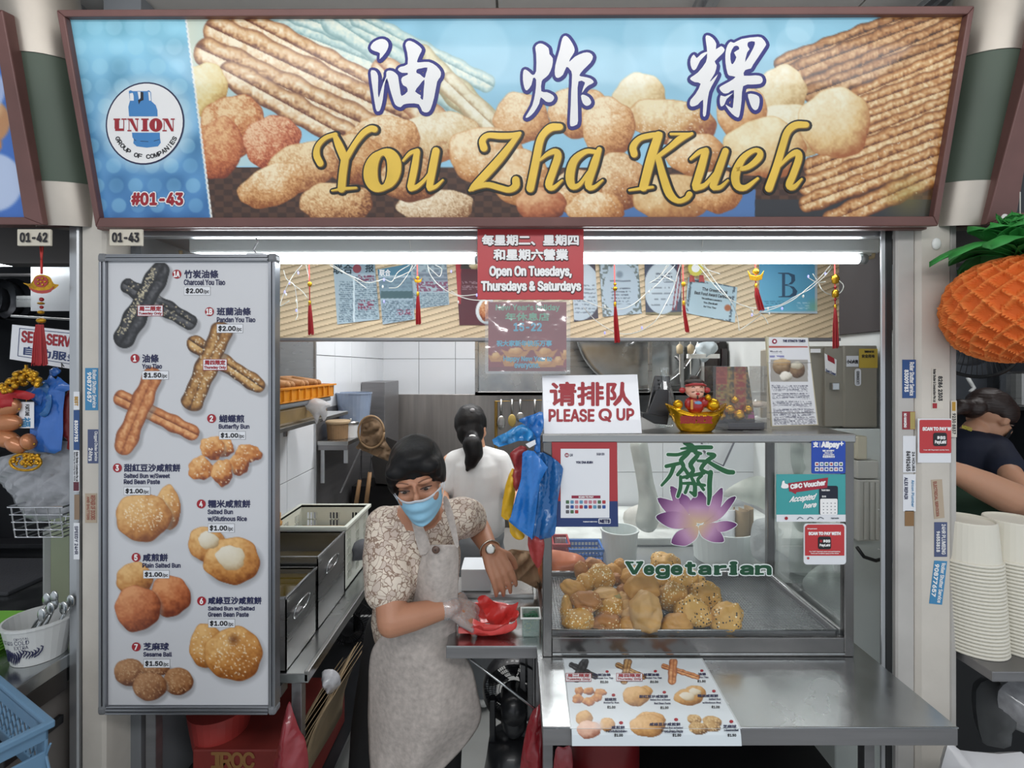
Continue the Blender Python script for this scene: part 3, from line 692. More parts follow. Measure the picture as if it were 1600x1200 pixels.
g1(8,1065,45,[(610,165),(650,180),(750,130),(950,105),(1010,130),(1050,190),(1030,240),(890,450),(860,500),(790,520),(775,590),(920,585),(990,600),(1010,650),(980,690),(880,700),(765,720),(745,900),(720,1080),(690,1110),(620,1060),(560,980),(550,950),(625,995),(640,950),(650,770),(580,805),(520,810),(470,755),(490,720),(600,660),(670,605),(600,590),(570,560),(545,430),(545,300),(570,210)],
   [(650,225),(700,220),(715,260),(650,300),(680,360),(640,440),(615,430),(605,320)],[(830,170),(910,165),(890,250),(790,420),(815,300),(845,260),(820,220)])
g1(8,1065,45,[(490,835),(540,850),(640,805),(560,880),(530,950),(490,975),(475,930),(475,870)]); g1(8,1065,45,[(825,820),(900,820),(960,850),(970,920),(950,1000),(910,1020),(870,980),(840,900)])
f = Flat(SP,.0012)
for L in G:
    for l in L: f.border([(x + .7, y + .8) for x, y in cr(l,2, True)],5.2)
f.build('character_outline', M('royal_navy', '#1c1f78',.4), sign)
f = Flat(SP,.0020)
for L in G: f.fill(L[0], L[1:], smooth=2)
f.build('characters', WINK, sign)
you = (6.957,480,185,[[(145,490,35),(105,400,36),(120,300,28),(200,215,24),(310,175,22)],[(300,180,24),(350,300,42),(410,440,44)],[(415,430,42),(390,600,42),(375,765,42)],[(270,785,8),(400,765,16),(535,755,12)],[(425,440,30),(520,280,28),(610,165,32),(690,115,34),(735,120,34)],
    [(1045,460,12),(1120,380,20),(1200,350,22)],[(1195,365,32),(1165,550,38),(1125,740,36)],[(1130,760,34),(1200,740,24),(1300,640,16),(1375,500,10)],[(1400,355,40),(1360,560,42),(1330,740,36)],[(1330,765,26),(1400,740,20),(1475,670,10)]])
oo = [(820 + 128 * math.cos(a) + 22 * math.sin(-a),565 + 195 * math.sin(a),50 * abs(math.cos(a + .25)) + 26) for a in [2 * PI * k / 16 for k in range(17)]]
you[3].append(oo)
zha = (6.667,720,185,[[(240,310,38),(225,235,34),(280,180,28),(400,185,32),(520,182,30),(615,155,16)],[(600,172,24),(400,430,40),(160,690,38),(95,748,14)],[(90,750,12),(260,692,28),(400,722,30),(500,745,30),(570,705,38),(572,640,38)],
    [(1030,90,34),(940,98,40),(865,160,36),(820,250,38),(780,450,40),(722,730,40)],[(820,440,10),(900,375,22),(980,345,30),(1010,395,38),(960,550,38),(915,690,38),(960,725,24),(1055,645,10)],
    [(1400,350,22),(1300,348,26),(1180,440,40),(1135,600,46),(1160,705,36),(1235,690,22),(1330,560,16)],[(1440,325,26),(1390,470,40),(1325,690,36),(1380,720,22),(1475,645,10)]])
kueh = (5.161,970,180,[[(105,315,28),(97,255,28),(150,190,22),(240,165,22),(320,152,14)],[(300,165,34),(240,350,36),(180,580,34)],[(65,605,8),(170,590,12),(255,580,10)],[(570,150,12),(480,190,26),(400,255,22),(290,340,16)],[(400,153,10),(570,152,10)],[(300,350,24),(340,500,30),(390,635,32),(460,692,20),(525,672,20),(550,638,24)],
    [(560,355,10),(630,300,18),(685,282,20)],[(680,295,28),(640,440,32),(600,565,30)],[(600,585,26),(680,560,18),(785,430,10)],[(840,290,26),(790,430,30),(740,570,28)],[(745,588,18),(800,580,16),(860,525,8)],
    [(920,440,14),(1020,420,20),(1105,350,26),(1118,300,22),(1070,285,18),(980,350,26),(922,470,34),(932,565,30),(1000,585,22),(1100,510,10)],
    [(1490,78,24),(1405,82,28),(1340,135,28),(1300,250,28),(1250,420,30),(1190,588,32)],[(1270,420,8),(1350,335,18),(1415,302,26),(1430,350,28),(1385,480,28),(1352,565,28),(1392,580,20),(1455,515,8)]])
f = Flat(SP,.0016); f2 = Flat(SP,.0026); f3 = Flat(SP,.0021)
for k, ox, oy, st in (you, zha, kueh):
    for s_ in st:
        f.ribbon(s_,4.0,4,1.4,1.2, k, ox, oy); f3.ribbon(s_,.5,4,.9,.9, k, ox, oy); f2.ribbon(s_,0,4,0,0, k, ox, oy)
f.build('lettering_shadow', M('letter_black', '#191714',.35), sign); f3.build('lettering_edge', M('letter_ochre', '#8f6a22',.35), sign); f2.build('lettering', M('letter_gold', '#e6bf4c',.35,.1, var=.12, scale=9), sign)
# neighbouring signs and round pillars
ns = thing('shop_sign', 'brown framed sign of the stall on the left, blue with pale discs', 'sign', SP.at(0,347,0))
sign_frame(ns,[(-260,20),(14,20),(76,352),(-200,352)],[(-250,31),(-2,31),(46,340),(-190,340)], BROWN)
A = Art(-270,20,60,350,.6, '#3a6fc4')
A.glow(-10,285,48, '#c9d5ee',.9,.1); A.glow(-20,190,38, '#c08a5c',1,.1); A.glow(-12,170,20, '#d8ad80',.9,.5); A.glow(-30,140,40, '#b8c6ea',.9,.1); A.glow(-14,225,18, '#b98050',1,.1)
for i in range(5): A.bun(-80 - i * 30,180 + (i % 2) * 60,30,28)
A.build('panel', SP,[(-252,30),(0,30),(47,341),(-191,341)],3, PRG, ns)
ns = thing('shop_sign', 'brown framed sign of the stall on the right, dark panel', 'sign', SP.at(1600,347,0))
sign_frame(ns,[(1620,20),(1900,20),(1830,352),(1531,352)],[(1632,31),(1890,31),(1820,333),(1580,333)], BROWN)
m = MB(); m.add([SP.at(*p,-.005) for p in ((1625,22),(1890,22),(1820,350),(1560,350))],[(0,1,2,3)]); m.build('panel', M('dark_glass', '#23262b',.15), ns)
GREEN = M('green_grey_paint', '#4e5a4e',.5,.2, var=.1, scale=4); ZINC = M('zinc_sleeve', '#b5ada3',.38,.75, var=.12, scale=6, bump=.1, bscale=20)
def pillar(top, bot, r0, r1, bands):
    a = P(*top,1.39); b = P(*bot,1.50); root = thing('column', None, None, b, kind='structure')
    for (t0, t1, mt, gr) in bands:
        p0 = a.lerp(b, t0); p1 = a.lerp(b, t1); MB().tube([p0, p1],[r0 + gr, r0 + gr], seg=32, cap=False).build('sleeve', mt, root, smooth=True)
pillar((64,10),(120,357),.088,.085,((-.1,.25, ZINC,.003),(.25,.80, GREEN,0),(.80,1.0, ZINC,.003)))
pillar((1552,4),(1490,357),.088,.075,((-.1,.25, ZINC,.003),(.25,.80, GREEN,0),(.80,1.0, ZINC,.003)))
tag(bx('trim_1',(xat(-60,1.5), xat(160,1.5),1.6,1.66,2.1,2.9), M('dark_shutter_housing', '#45413f',.6), None), kind='structure')
tag(bx('trim_2',(xat(1440,1.5), xat(1660,1.5),1.6,1.66,2.1,2.9), M('dark_shutter_housing'), None), kind='structure')
for lab, x0, x1, s in (('cream number plate reading 01-42 at the left stall',27,79, '01-42'),('cream number plate reading 01-43 above the hanging menu',171,222, '01-43')):
    r = thing('number_plate', lab, 'sign', P((x0 + x1) / 2,384,1.405)); pl = front(1.402)
    bx('plate',(xat(x0,1.405), xat(x1,1.405),1.404,1.412, zat(384,1.405), zat(358,1.405)), M('cream_plastic', '#cfc8b8',.5), r)
    Flat(pl,.001).text(s,(x0 + 5,364, x1 - 5,378),.8).build('lettering', INK, r)
# ---------------------------------------------------------------- hanging menu board
MP = front(1.40)
mb = thing('menu_board', 'tall white hanging menu board with aluminium frame and nine pastry pictures', 'menu board', P(295,1113,1.40))
bx('panel',(xat(160,1.4), xat(431,1.4),1.401,1.416, zat(1110,1.4), zat(401,1.4)), M('board_white', '#c9cace',.35, var=.02, coat=.2), mb)
AL2 = M('ridged_aluminium', '#9c9ea3',.32,.9, var=.08)
def rail(x0, y0, x1, y1, vert):
    m = MB()
    for k in range(4):
        t0, t1 = k / 4, (k + 1) / 4; d = .004 * (1 if k % 2 else 0)
        if vert: m.cbox(xat(x0 + (x1 - x0) * t0,1.4), xat(x0 + (x1 - x0) * t1,1.4) - .0008,1.392 - d,1.42, zat(y1,1.4), zat(y0,1.4),.001)
        else: m.cbox(xat(x0,1.4), xat(x1,1.4),1.392 - d,1.42, zat(y0 + (y1 - y0) * t1,1.4) + .0008, zat(y0 + (y1 - y0) * t0,1.4),.001)
    m.build('frame_rail', AL2, mb)
rail(157,410,169,1102, True); rail(421,410,433,1102, True); rail(169,398,421,409, False); rail(169,1102,421,1113, False)
for x, y in ((157,398),(421,398),(157,1101),(421,1101)):
    MB().cbox(xat(x,1.4) - .001, xat(x + 12,1.4) + .001,1.387,1.422, zat(y + 12,1.4), zat(y,1.4) + .001,.006).build('corner_cap', M('grey_plastic', '#707276',.45), mb)
MB().tube([P(400,372,1.41), P(403,378,1.41), P(399,384,1.41), P(396,390,1.41), P(401,397,1.41)],.0022).build('hook', STEELD, mb, smooth=True)
bx('hook_plate',(xat(386,1.41), xat(413,1.41),1.405,1.44, zat(400,1.4), zat(394,1.4)), ALU, mb)
Z1 = lambda x, y: (150 + x / 3.245,390 + y / 3.245); Z2 = lambda x, y: (150 + x / 3.158,740 + y / 3.158)
A = Art(165,405,425,1108,1.5, '#cbccd0')
ch_ = dict(lo='#08080a', mid='#26262a', hi='#5d5d60'); pa = dict(lo='#3f2410', mid='#9a6b35', hi='#d9b47a'); yt = dict(lo='#7a3a18', mid='#bd7440', hi='#e6b07a')
A.stick(200,447,296,503,13, **ch_, seeds=70, scol='#cdbf9f', shadow=.5); A.stick(250,424,194,528,17,18, **ch_, seeds=150, scol='#d8cba8', shadow=.5, sside=.9)
A.stick(303,536,403,602,13, **pa, seeds=60, shadow=.5); A.stick(346,518,301,626,17,18, **pa, seeds=90, shadow=.5)
A.stick(189,622,300,676,13, **yt, shadow=.5); A.stick(238,588,194,696,16,17, **yt, shadow=.5)
for x, y, a, b in ((640,1005,60,45),(770,1035,68,45),(590,1005,60,58),(530,1110,62,58),(725,1090,52,52),(640,1130,52,66)):
    A.bun(*Z1(x, y), a / 3.1, b / 3.1,0, '#713012', '#bd7434', '#e6b274',.5,.1,14, shadow=.4)
for x, y, a, b, kw in ((355,170,62,110, dict(seeds=40)),(232,215,136,118, dict(seeds=110, sarea=.8)),(545,345,92,85, {}),(672,430,138,115, {}),(190,520,90,82, {}),(365,605,100,102, {}),(205,665,112,112, {}),(545,850,84,108, dict(seeds=50)),(680,890,142,132, dict(seeds=130))):
    rd = 665 >= y >= 600 and x < 400
    A.bun(*Z2(x, y), a / 3.1, b / 3.1,0, '#6a2c12' if rd else '#7a4014', '#b5653a' if rd else '#bd8040', '#dc9a68' if rd else '#e4b778',.3,.05, shadow=.5, **kw)
for x, y, a, b in ((555,330,52,42),(665,415,72,60)): A.bun(*Z2(x, y), a / 3.1, b / 3.1,.3, '#a98a60', '#d6c9ae', '#e6dfcf',.1,.08)
A.glow(*Z2(680,820),12, '#5a2a10',.7,.9)
for x, y, a, b in ((165,980,76,68),(295,958,70,42),(405,1025,74,68),(265,1050,84,70)): A.bun(*Z2(x, y), a / 3.1, b / 3.1,0, '#5a2f18', '#93623c', '#b98a60',.4,.03,60, '#c9a47c', shadow=.5)
A.build('pastry_pictures', MP,[(170,411),(420,411),(420,1101),(170,1101)],1.3, PRG, mb, h=.0006)
items = [(Z1, '1A',(412,125), '竹炭油條',(450,105,620,145),[('Charcoal You Tiao',(448,152,655,180))],(448,188,582,232), '$2.00'),
         (Z1, '1B',(577,315), '班蘭油條',(615,295,785,333),[('Pandan You Tiao',(615,343,808,368))],(613,378,747,423), '$2.00'),
         (Z1, '1',(200,552), '油條',(237,532,318,572),[('You Tiao',(236,580,335,603))],(235,615,370,659), '$1.50'),
         (Z1, '2',(588,856), '蝴蝶煎',(627,838,752,876),[('Butterfly Bun',(625,885,778,913))],(625,921,760,963), '$1.00'),
         (Z1, '3',(111,1106), '甜紅豆沙咸煎餅',(145,1087,428,1125),[('Salted Bun w/Sweet',(144,1135,375,1160)),('Red Bean Paste',(144,1165,325,1188))], None, None),
         (Z2, '4',(521,149), '糯米咸煎餅',(555,130,762,167),[('Salted Bun',(553,177,676,199)),('w/Glutinous Rice',(553,210,745,236))],(554,246,685,290), '$1.00'),
         (Z2, '5',(200,412), '咸煎餅',(233,395,355,432),[('Plain Salted Bun',(232,441,418,463))],(234,476,364,517), '$1.00'),
         (Z2, '6',(523,627), '咸綠豆沙咸煎餅',(555,608,817,643),[('Salted Bun w/Salted',(555,654,783,676)),('Green Bean Paste',(555,683,754,705))],(555,716,687,759), '$1.00'),
         (Z2, '7',(201,853), '芝麻球',(237,834,360,870),[('Sesame Ball',(236,880,375,901))],(236,914,367,957), '$1.50'),
         (Z2, None, None, None, None,[],(139,65,270,106), '$1.00')]
fr, fw, fn, fk, fp, fb = [Flat(MP, h) for h in (.0012,.0020,.0014,.0022,.0014,.0010)]
for Zf, num, cp, zh, zb, lines, pb, price in items:
    if num: x, y = Zf(*cp); fr.disc(x, y,7); fw.text(num,(x - (2.2 if len(num) == 1 else 4.4), y - 4.2, x + (2.2 if len(num) == 1 else 4.4), y + 4.2),.55)
    if zh: fn.text(zh,(*Zf(zb[0], zb[1]), *Zf(zb[2], zb[3])),.45, font=None)
    for s_, b in lines: fn.text(s_,(*Zf(b[0], b[1]), *Zf(b[2], b[3])),.34, res=1)
    if pb:
        x0, y0 = Zf(pb[0], pb[1]); x1, y1 = Zf(pb[2], pb[3]); fb.frame(x0, y0, x1, y1,.5); fp.rect(x0 + .5, y0 + .5, x1 - .5, y1 - .5)
        w_ = x1 - x0; fk.text(price,(x0 + w_ * .08, y0 + 2.4, x0 + w_ * .72, y1 - 2.6),.45); fk.text('/pc',(x0 + w_ * .75, y0 + 4.6, x1 - w_ * .05, y1 - 1.8),.15, res=1)
for (x0, y0, x1, y1, z, e) in ((215.6,477,255.4,494, '周二限定', 'Tuesday Only'),(317.6,561,355.5,578.6, '周四限定', 'Thursday Only')):
    fp.rect(x0, y0, x1, y1,.0003); fr.frame(x0, y0, x1, y1,.7); fr.text(z,(x0 + 3, y0 + 2, x1 - 3, y0 + 9),.4, font=None); fr.text(e,(x0 + 2, y0 + 11, x1 - 2, y1 - 1.5),.3, res=1)
for q in fr.__dict__['hh']: pass
fr.hh = [h + .0008 for h in fr.hh]
fb.build('price_border', M('grey_ink', '#77777c',.5), mb); fp.build('price_field', PAPER, mb); fn.build('lettering', NAVY, mb); fk.build('price_lettering', INK, mb); fr.build('number_discs', RED, mb); fw.hh = [h + .0006 for h in fw.hh]; fw.build('number_lettering', WINK, mb)
# ---------------------------------------------------------------- tube lights over the serving opening
TUBE = M('lit_tube', '#f4fbff',.3, emis=14.0, var=0)
for x0, x1, t0, t1, lab in ((300,748,308,742, 'long white tube light batten behind the menu board, left of the red sign'),(762,1370,772,1340, 'long white tube light batten right of the red sign, with bare end bracket')):
    r = thing('tube_light', lab, 'light', P((x0 + x1) / 2,400,1.62), group=None)
    MB().cbox(xat(x0,1.62), xat(x1,1.62),1.60,1.68, zat(396,1.62), zat(372,1.62),.006).build('housing', M('batten_white', '#c9cbc8',.4, var=.04), r)
    MB().tube([P(t0,405,1.62), P(t1,405,1.62)],.0155,20).build('tube', TUBE, r, smooth=True)
    for t in (t0, t1):
        sg = 1 if t == t1 else -1
        MB().tube([P(t,405,1.62), P(t + sg * 12,405,1.62)],.0165,16).build('end_cap', ALU, r, smooth=True)
        MB().tube([P(t + sg * 10,405,1.62), P(t + sg * 24,402,1.62), P(t + sg * 26,392,1.62)],.006,8).build('bracket', M('cream_wire', '#b9a582',.5), r, smooth=True)
# ---------------------------------------------------------------- slatted fascia board with cuttings
BY = 1.95
A = Art(425,380,1320,535,1.6, '#cdb592')
q = A.Y + .25 * (A.X - 430) + .00007 * (A.X - 430) ** 2; ph = (q % 9.6) / 9.6
A.a = rgb('#dcc5a2') * (1 - ph[..., None] * .0) + ((ph - .5) * .14)[..., None] * np.array([1,.95,.85]); A.mix((slice(None), slice(None)), rgb('#7d6545'), np.clip(1 - np.abs(ph - .09) * 7,0,.8))
fb_ = thing('fascia_board', 'wood-slat patterned board across the stall above the kitchen', 'board', P(870,527, BY))
bx('board',(xat(395, BY), xat(1311, BY), BY, BY + .03, zat(528, BY), zat(300, BY)), M('board_tan', '#b79c78',.6), fb_,0)
A.build('slat_print', front(BY - .001),[(427,383),(1311,383),(1311,528),(427,528)],1.5, PR, fb_)
bx('bottom_rail',(xat(395, BY), xat(1311, BY), BY - .012, BY + .04, zat(533, BY), zat(528, BY)), STEELD, fb_)
def sheet(name, label, cat, quad, art, Y=BY - .006, step=1.3, group=None, mat=None):
    cx = sum(q[0] for q in quad) / 4; cy = max(q[1] for q in quad)
    r = thing(name, label, cat, P(cx, cy, Y), group=group); pl = front(Y)
    m = MB(); m.v = [tuple(pl.at(*q, h)) for h in (0,-.0012) for q in quad]; m.f = [(0,1,2,3),(4,7,6,5),(0,4,5,1),(1,5,6,2),(2,6,7,3),(3,7,4,0)]
    m.build('backing', PAPER, r); art.build('print', pl, quad, step, mat or PR, r, h=.0004); return r, pl
A = Art(515,400,600,515,2, '#a9bcc6'); A.rect(515,400,600,427, '#8fa6b4')
A.lines(530,440,552,504,3.2, '#3f5666',.75,1.2); A.lines(555,432,590,498,3.2, '#3f5666',.75,1.2); A.rect(552,432,554,503, '#dbe6ea')
A.lines(560,430,584,440,5, '#7c2446',.8,2.4,.8); A.lines(560,469,584,484,5, '#8c2a4a',.9,2.4,.8)
r, pl = sheet('newspaper_page', 'pale blue newspaper page with dark masthead and a red round seal', 'paper',[(520,405),(585,405),(593,499),(527,507)], A)
f = Flat(pl,.001); f.text('联合',(521,413,551,428),.5, font=None); f.text('报',(571,413,584,425),.4, font=None); f.build('masthead', M('dark_teal_ink', '#2b3f4a',.5), r)
f = Flat(pl,.001); f.disc(558,420,6.8); f.build('seal', M('seal_red', '#8a3a46',.5), r)
A = Art(630,380,710,490,2, '#a8bac2'); A.lines(650,440,700,455,4, '#7a2c4e',.8,2.2,.8); A.lines(640,458,700,480,3, '#4d6474',.7,1.2); A.rect(648,425,700,440, '#8a8fa0',.5); A.lines(640,400,700,438,7, '#5f6c7c',.6,4)
sheet('newspaper_page', 'newspaper page tilted behind its neighbour, nearest the hanging red menu card', 'paper',[(632,396),(697,402),(702,476),(640,484)], A, BY - .004)
A = Art(585,400,655,515,2, '#a8bcc8'); A.rect(588,405,650,430, '#4f8198'); A.rect(590,434,645,466, '#7b96a4'); A.lines(590,434,645,452,6, '#62788a',.6,4); A.rect(595,455,645,466, '#3f6066'); A.lines(597,470,645,503,3, '#3f5666',.75,1.2); A.lines(620,484,643,492,4, '#8c2a4a',.9,2.2,.8)
r, pl = sheet('newspaper_page', 'newspaper page with a teal banner masthead and a large grey photograph', 'paper',[(590,421),(641,412),(648,499),(598,507)], A, BY - .009)
f = Flat(pl,.001); f.text('联合',(593,421,610,431),.3, font=None); f.build('masthead', WINK, r)
A = Art(705,400,775,515,2, '#5a2630'); A.rect(705,400,720,475, '#b2343c'); A.rect(720,400,775,420, '#3d3a34'); A.bun(742,416,9,5, lo='#7c6a44', mid='#c9b48a', hi='#efe8d0'); A.lines(722,440,770,452,6, '#c9b9bd',.5,2)
A.bun(762,486,19,21, lo='#aebcc0', mid='#dfe4e4', hi='#f4f6f4', rough=.05, lump=0); A.bun(762,486,14,16, lo='#6d2c14', mid='#b86a3c', hi='#e0a878', crumb=.8)
sheet('menu_card', 'maroon card with a bowl of noodles, half hidden by the red sign', 'card',[(711,400),(770,400),(770,508),(718,508)], A, BY - .005)
for (q, lab, kind) in (([(893,412),(930,412),(935,497),(897,503)], 'certificate with a white disc, half hidden by the red sign',0),([(936,412),(997,410),(1003,490),(942,495)], 'certificate with a dark leafy border and teacup emblem',1),([(1007,410),(1064,410),(1065,492),(1009,491)], 'certificate with white oval and twin red stripes',2)):
    xs_ = [p[0] for p in q]; A = Art(min(xs_) - 2,405, max(xs_) + 2,506,2, '#b6c4ce')
    cx = sum(xs_) / 4
    if kind == 0: A.rect(880,400,940,510, '#4c4650'); A.bun(905,455,34,46, lo='#b8c4cc', mid='#c3ced6', hi='#cbd5db', rough=0, lump=0); A.lines(898,445,930,490,6, '#56606e',.6,2,.35)
    if kind == 1:
        n = A.n1 > .5; d = np.hypot((A.X - 970) / 27,(A.Y - 452) / 41); A.mix((slice(None), slice(None)), rgb('#5d655f'),.8 * (n & (d > 1.0)))
        A.lines(955,450,985,475,5, '#4a5260',.7,2,.35); A.glow(968,429,7, '#6d7c8a',.7,.5); A.rect(953,438,985,440, '#4a5260',.6)
    if kind == 2:
        A.rect(1000,400,1070,495, '#43495c'); A.rect(1000,488,1070,496, '#8f8358',.8); A.bun(1035,450,29,41, lo='#bac7d0', mid='#c3ced6', hi='#ccd6dc', rough=0, lump=0)
        for a in (1054,1059): A.poly([(a + 6,410),(a + 8,410),(a - 2,485),(a - 4,485)], '#8a3a44')
        A.lines(1018,440,1052,480,9, '#4a5260',.7,3,.15); A.lines(1025,427,1050,437,5, '#3a4250',.8,2,.5)
    sheet('certificate', lab, 'certificate', q, A)
A = Art(1066,425,1156,510,2, '#adc3cc'); A.a += ((A.n3 - .5) * .06)[..., None]
ang = .14; ux = (A.X - 1110) * math.cos(ang) + (A.Y - 470) * math.sin(ang); uy = -(A.X - 1110) * math.sin(ang) + (A.Y - 470) * math.cos(ang)
e = np.maximum(np.abs(ux) / 36, np.abs(uy) / 29); A.mix((slice(None), slice(None)), rgb('#38434e'),.8 * ((e > .9) & (e < 1.0) & (A.n1 > .38)))
A.glow(1137,481,6, '#a8613c',1,.3)
r, pl = sheet('certificate', 'tilted pale certificate with a black scrollwork border and orange seal', 'certificate',[(1075,433),(1152,449),(1148,504),(1071,489)], A)
def rot(cx, cy, w, h, a): ca, sa = math.cos(a), math.sin(a); return [(cx + x * ca - y * sa, cy + x * sa + y * ca) for x, y in ((-w / 2,-h / 2),(w / 2,-h / 2),(w / 2, h / 2),(-w / 2, h / 2))]
f = Flat(pl,.001); f.text('The Green Book', None,.2, res=1, quad=rot(1117,454,40,5,.14)); f.text('Best Food Award Certificate', None,.2, res=1, quad=rot(1114,461,58,5,.14))
f.text('This certificate is awarded to', None,.1, res=1, quad=rot(1112,468,32,3,.14)); f.text('You Zha Kueh', None,.15, res=1, quad=rot(1110,474,22,3,.14)); f.text('for You Tiao', None,.1, res=1, quad=rot(1109,480,20,3,.14)); f.build('lettering', INK, r)
ro = thing('award_rosette', 'yellow scalloped rosette with two red ribbon tails', 'rosette', P(1087,441, BY - .02))
f = Flat(front(BY - .03),0); f.add([(1087 + (13 if k % 2 else 11.2) * math.cos(PI * k / 18),419 + (13 if k % 2 else 11.2) * math.sin(PI * k / 18)) for k in range(36)],[tuple(range(36))]); f.build('disc', M('rosette_yellow', '#cfc24e',.5), ro)
f = Flat(front(BY - .031),0); f.disc(1087,419,6.5); f.build('centre', WINK, ro)
for x in (1081,1096): puff('ribbon_tail',[(x - 3,430),(x + 3,430),(x + 5,441),(x,440),(x - 4,441)], BY - .022,.003, M('ribbon_red', '#b04a48',.6), ro,3, sm=0)
A = Art(1180,395,1282,495,1.5, '#5fa6cf'); tt = np.clip((A.Y - 400) / 90,0,1)[..., None]; A.a = rgb('#5fa3cb') * (1 - tt) + rgb('#6fb6cf') * tt; A.rect(1273,395,1282,495, '#c4ccd0'); A.glow(1272,480,16, '#88b98a',.6,.9); A.rect(1180,487,1282,495, '#b9c9d2')
A.lines(1194,470,1225,482,4, '#2e5a78',.7,2,.3); A.lines(1245,473,1265,484,4, '#d0e6ee',.7,2,.5)
r, pl = sheet('poster', 'blue framed poster with one large dark serif letter B', 'poster',[(1186,398),(1277,398),(1277,490),(1187,489)], A, BY - .008,1.5)
f = Flat(pl,.001); Zb = lambda x, y: (1100 + x / 7.273,400 + y / 7.273)
f.fill([Zb(*p) for p in ((840,190),(960,190),(1030,215),(1035,280),(1000,320),(940,330),(1020,350),(1060,400),(1045,450),(980,470),(845,470),(845,460),(885,455),(885,205),(840,200))],[[Zb(*p) for p in ((920,205),(920,322),(960,320),(990,290),(990,240),(960,210))],[Zb(*p) for p in ((920,338),(920,455),(970,450),(1005,420),(1005,380),(970,345))]])
f.build('letter', M('poster_slate', '#3b566f',.5), r)
# ---------------------------------------------------------------- red opening-days sign and laminated poster
RP = front(1.44)
r = thing('opening_days_sign', 'red sign with white Chinese and English words on opening days', 'sign', P(829,468,1.44))
bx('board',(xat(746,1.44), xat(912,1.44),1.441,1.446, zat(468,1.44), zat(356,1.44)), REDS, r,.001)
fo, fi = Flat(RP,.0008), Flat(RP,.0016)
for s_, b, bo in (('每星期二、星期四',(753.7,367.4,903.5,383.3),.8),('和星期六營業',(771.6,389.9,887,406.3),.8),('Open On Tuesdays,',(765.5,416.5,892.4,434.6),1.0),('Thursdays & Saturdays',(752.5,440,907,457.5),1.0)):
    fo.text(s_, b, bo,.9, dx=.3, dy=.5); fi.text(s_, b, bo)
fo.build('lettering_outline', M('dark_red_black', '#3a1518',.5), r); fi.build('lettering', WINK, r)
A = Art(760,468,892,585,1.6, '#8c2630'); A.a += ((A.n3 - .5) * .08)[..., None]
for x, y, w_ in ((829,538,18),(806,549,24),(852,549,20),(775,556,14),(795,563,12),(850,566,26),(872,562,12),(883,552,8)):
    A.poly([(x - w_, y - 4),(x - w_ * .6, y),(x + w_ * .6, y),(x + w_, y - 4),(x + w_ * .6, y + 9),(x - w_ * .6, y + 9)], '#c98a3e'); A.bun(x, y, w_ * .5,6, lo='#b0702a', mid='#d99a4a', hi='#efc27a')
A.rect(760,574,892,585, '#7a2028')
r, pl = sheet('laminated_notice', 'crumpled laminated maroon holiday notice with gold ingots under the red sign', 'poster',[(763,472),(885,472),(885,580),(763,580)], A,1.452,1.4)
f = Flat(pl,.0008); GR = M('notice_green', '#6fae8c',.5); CY_ = M('notice_cyan', '#4fb2cf',.5)
f.text("New Year's holiday",(775,476,874,487),.4); f.text('年休息店',(790,489,858,501),.5, font=None); f.build('lettering', GR, r)
f = Flat(pl,.0009); f.text('15-22',(803,505,846,517),.7); f.text('祝大家新年快乐万事',(776,532,862,541),.4, font=None); f.text('Happy New Year to',(787,557,862,566),.4); f.text('everyone.',(804,568,843,577),.4); f.build('lettering', CY_, r)
m = MB(); m.grid(lambda u, v: pl.at(758 + 133 * u,469 + 115 * v,.004 + .0035 * mnoise.noise(Vector((u * 7, v * 6,3))) + .0012 * mnoise.noise(Vector((u * 30, v * 30,9)))),60,50)
m.build('plastic_sleeve', MGLASS('sleeve_plastic',(.97,.98,1,1),.26,.14), r, smooth=True)
# ---------------------------------------------------------------- string lights, hung from the left batten to the right one
wl = thing('string_lights', 'tangled white fairy-light string drooping below the tube lights', 'string lights', P(870,500,1.75))
WIRE = M('wire_white', '#d7d6cf',.5); WIRG = M('wire_grey', '#8f8e86',.5)
def wire(pts, Y=1.76, r_=.0016, mt=None, name='wire'):
    q = cr([(x, y, Y + .02 * math.sin(i * 2.3)) for i,(x, y) in enumerate(pts)],5)
    MB().tube([P(a[0], a[1], a[2]) for a in q], r_,5).build(name, mt or WIRE, wl, smooth=True)
for p in ([(472,414),(462,425),(452,440),(443,460),(438,478),(452,470)],[(443,422),(448,436),(459,445),(463,462),(465,490),(462,500)],[(459,445),(472,455),(480,465)],[(478,414),(482,430),(484,440)],
          [(515,414),(535,425),(560,436),(575,442),(600,436)],[(520,414),(545,430),(572,450)],[(640,414),(622,425),(612,440),(600,436),(590,440)],[(645,414),(635,432),(622,448),(608,450)],[(650,414),(640,424),(615,436)],
          [(668,414),(672,428),(685,445),(705,458),(735,468),(770,470)],[(680,414),(690,420),(687,432),(678,425),(668,416)],[(705,455),(720,462),(745,460)],[(1055,414),(1040,430),(1025,446),(1008,460),(990,475),(970,483),(940,480),(910,468)],
          [(1045,414),(1035,428),(1046,436),(1054,444),(1040,475),(1025,500),(1005,515),(980,522),(957,517),(930,500),(912,480)],[(1042,414),(1030,432),(1015,442)],[(1063,414),(1058,430),(1056,440)],[(1090,414),(1105,432),(1125,455),(1145,470),(1170,480),(1195,482)],
          [(1100,414),(1118,440),(1143,472),(1152,495),(1155,516)],[(1095,414),(1108,422),(1125,428)],[(1195,482),(1220,476),(1245,462),(1265,452),(1277,442),(1290,430),(1303,414)],[(1190,488),(1215,480),(1240,468),(1262,450),(1280,435),(1298,414)],[(1270,428),(1278,440),(1284,452),(1296,460),(1312,458),(1318,446),(1308,436)],
          [(1262,433),(1276,441),(1290,440)],[(1188,490),(1196,498),(1200,506)],[(1172,482),(1180,492),(1192,486)],[(1155,516),(1172,505),(1190,492)]):
    wire(p)
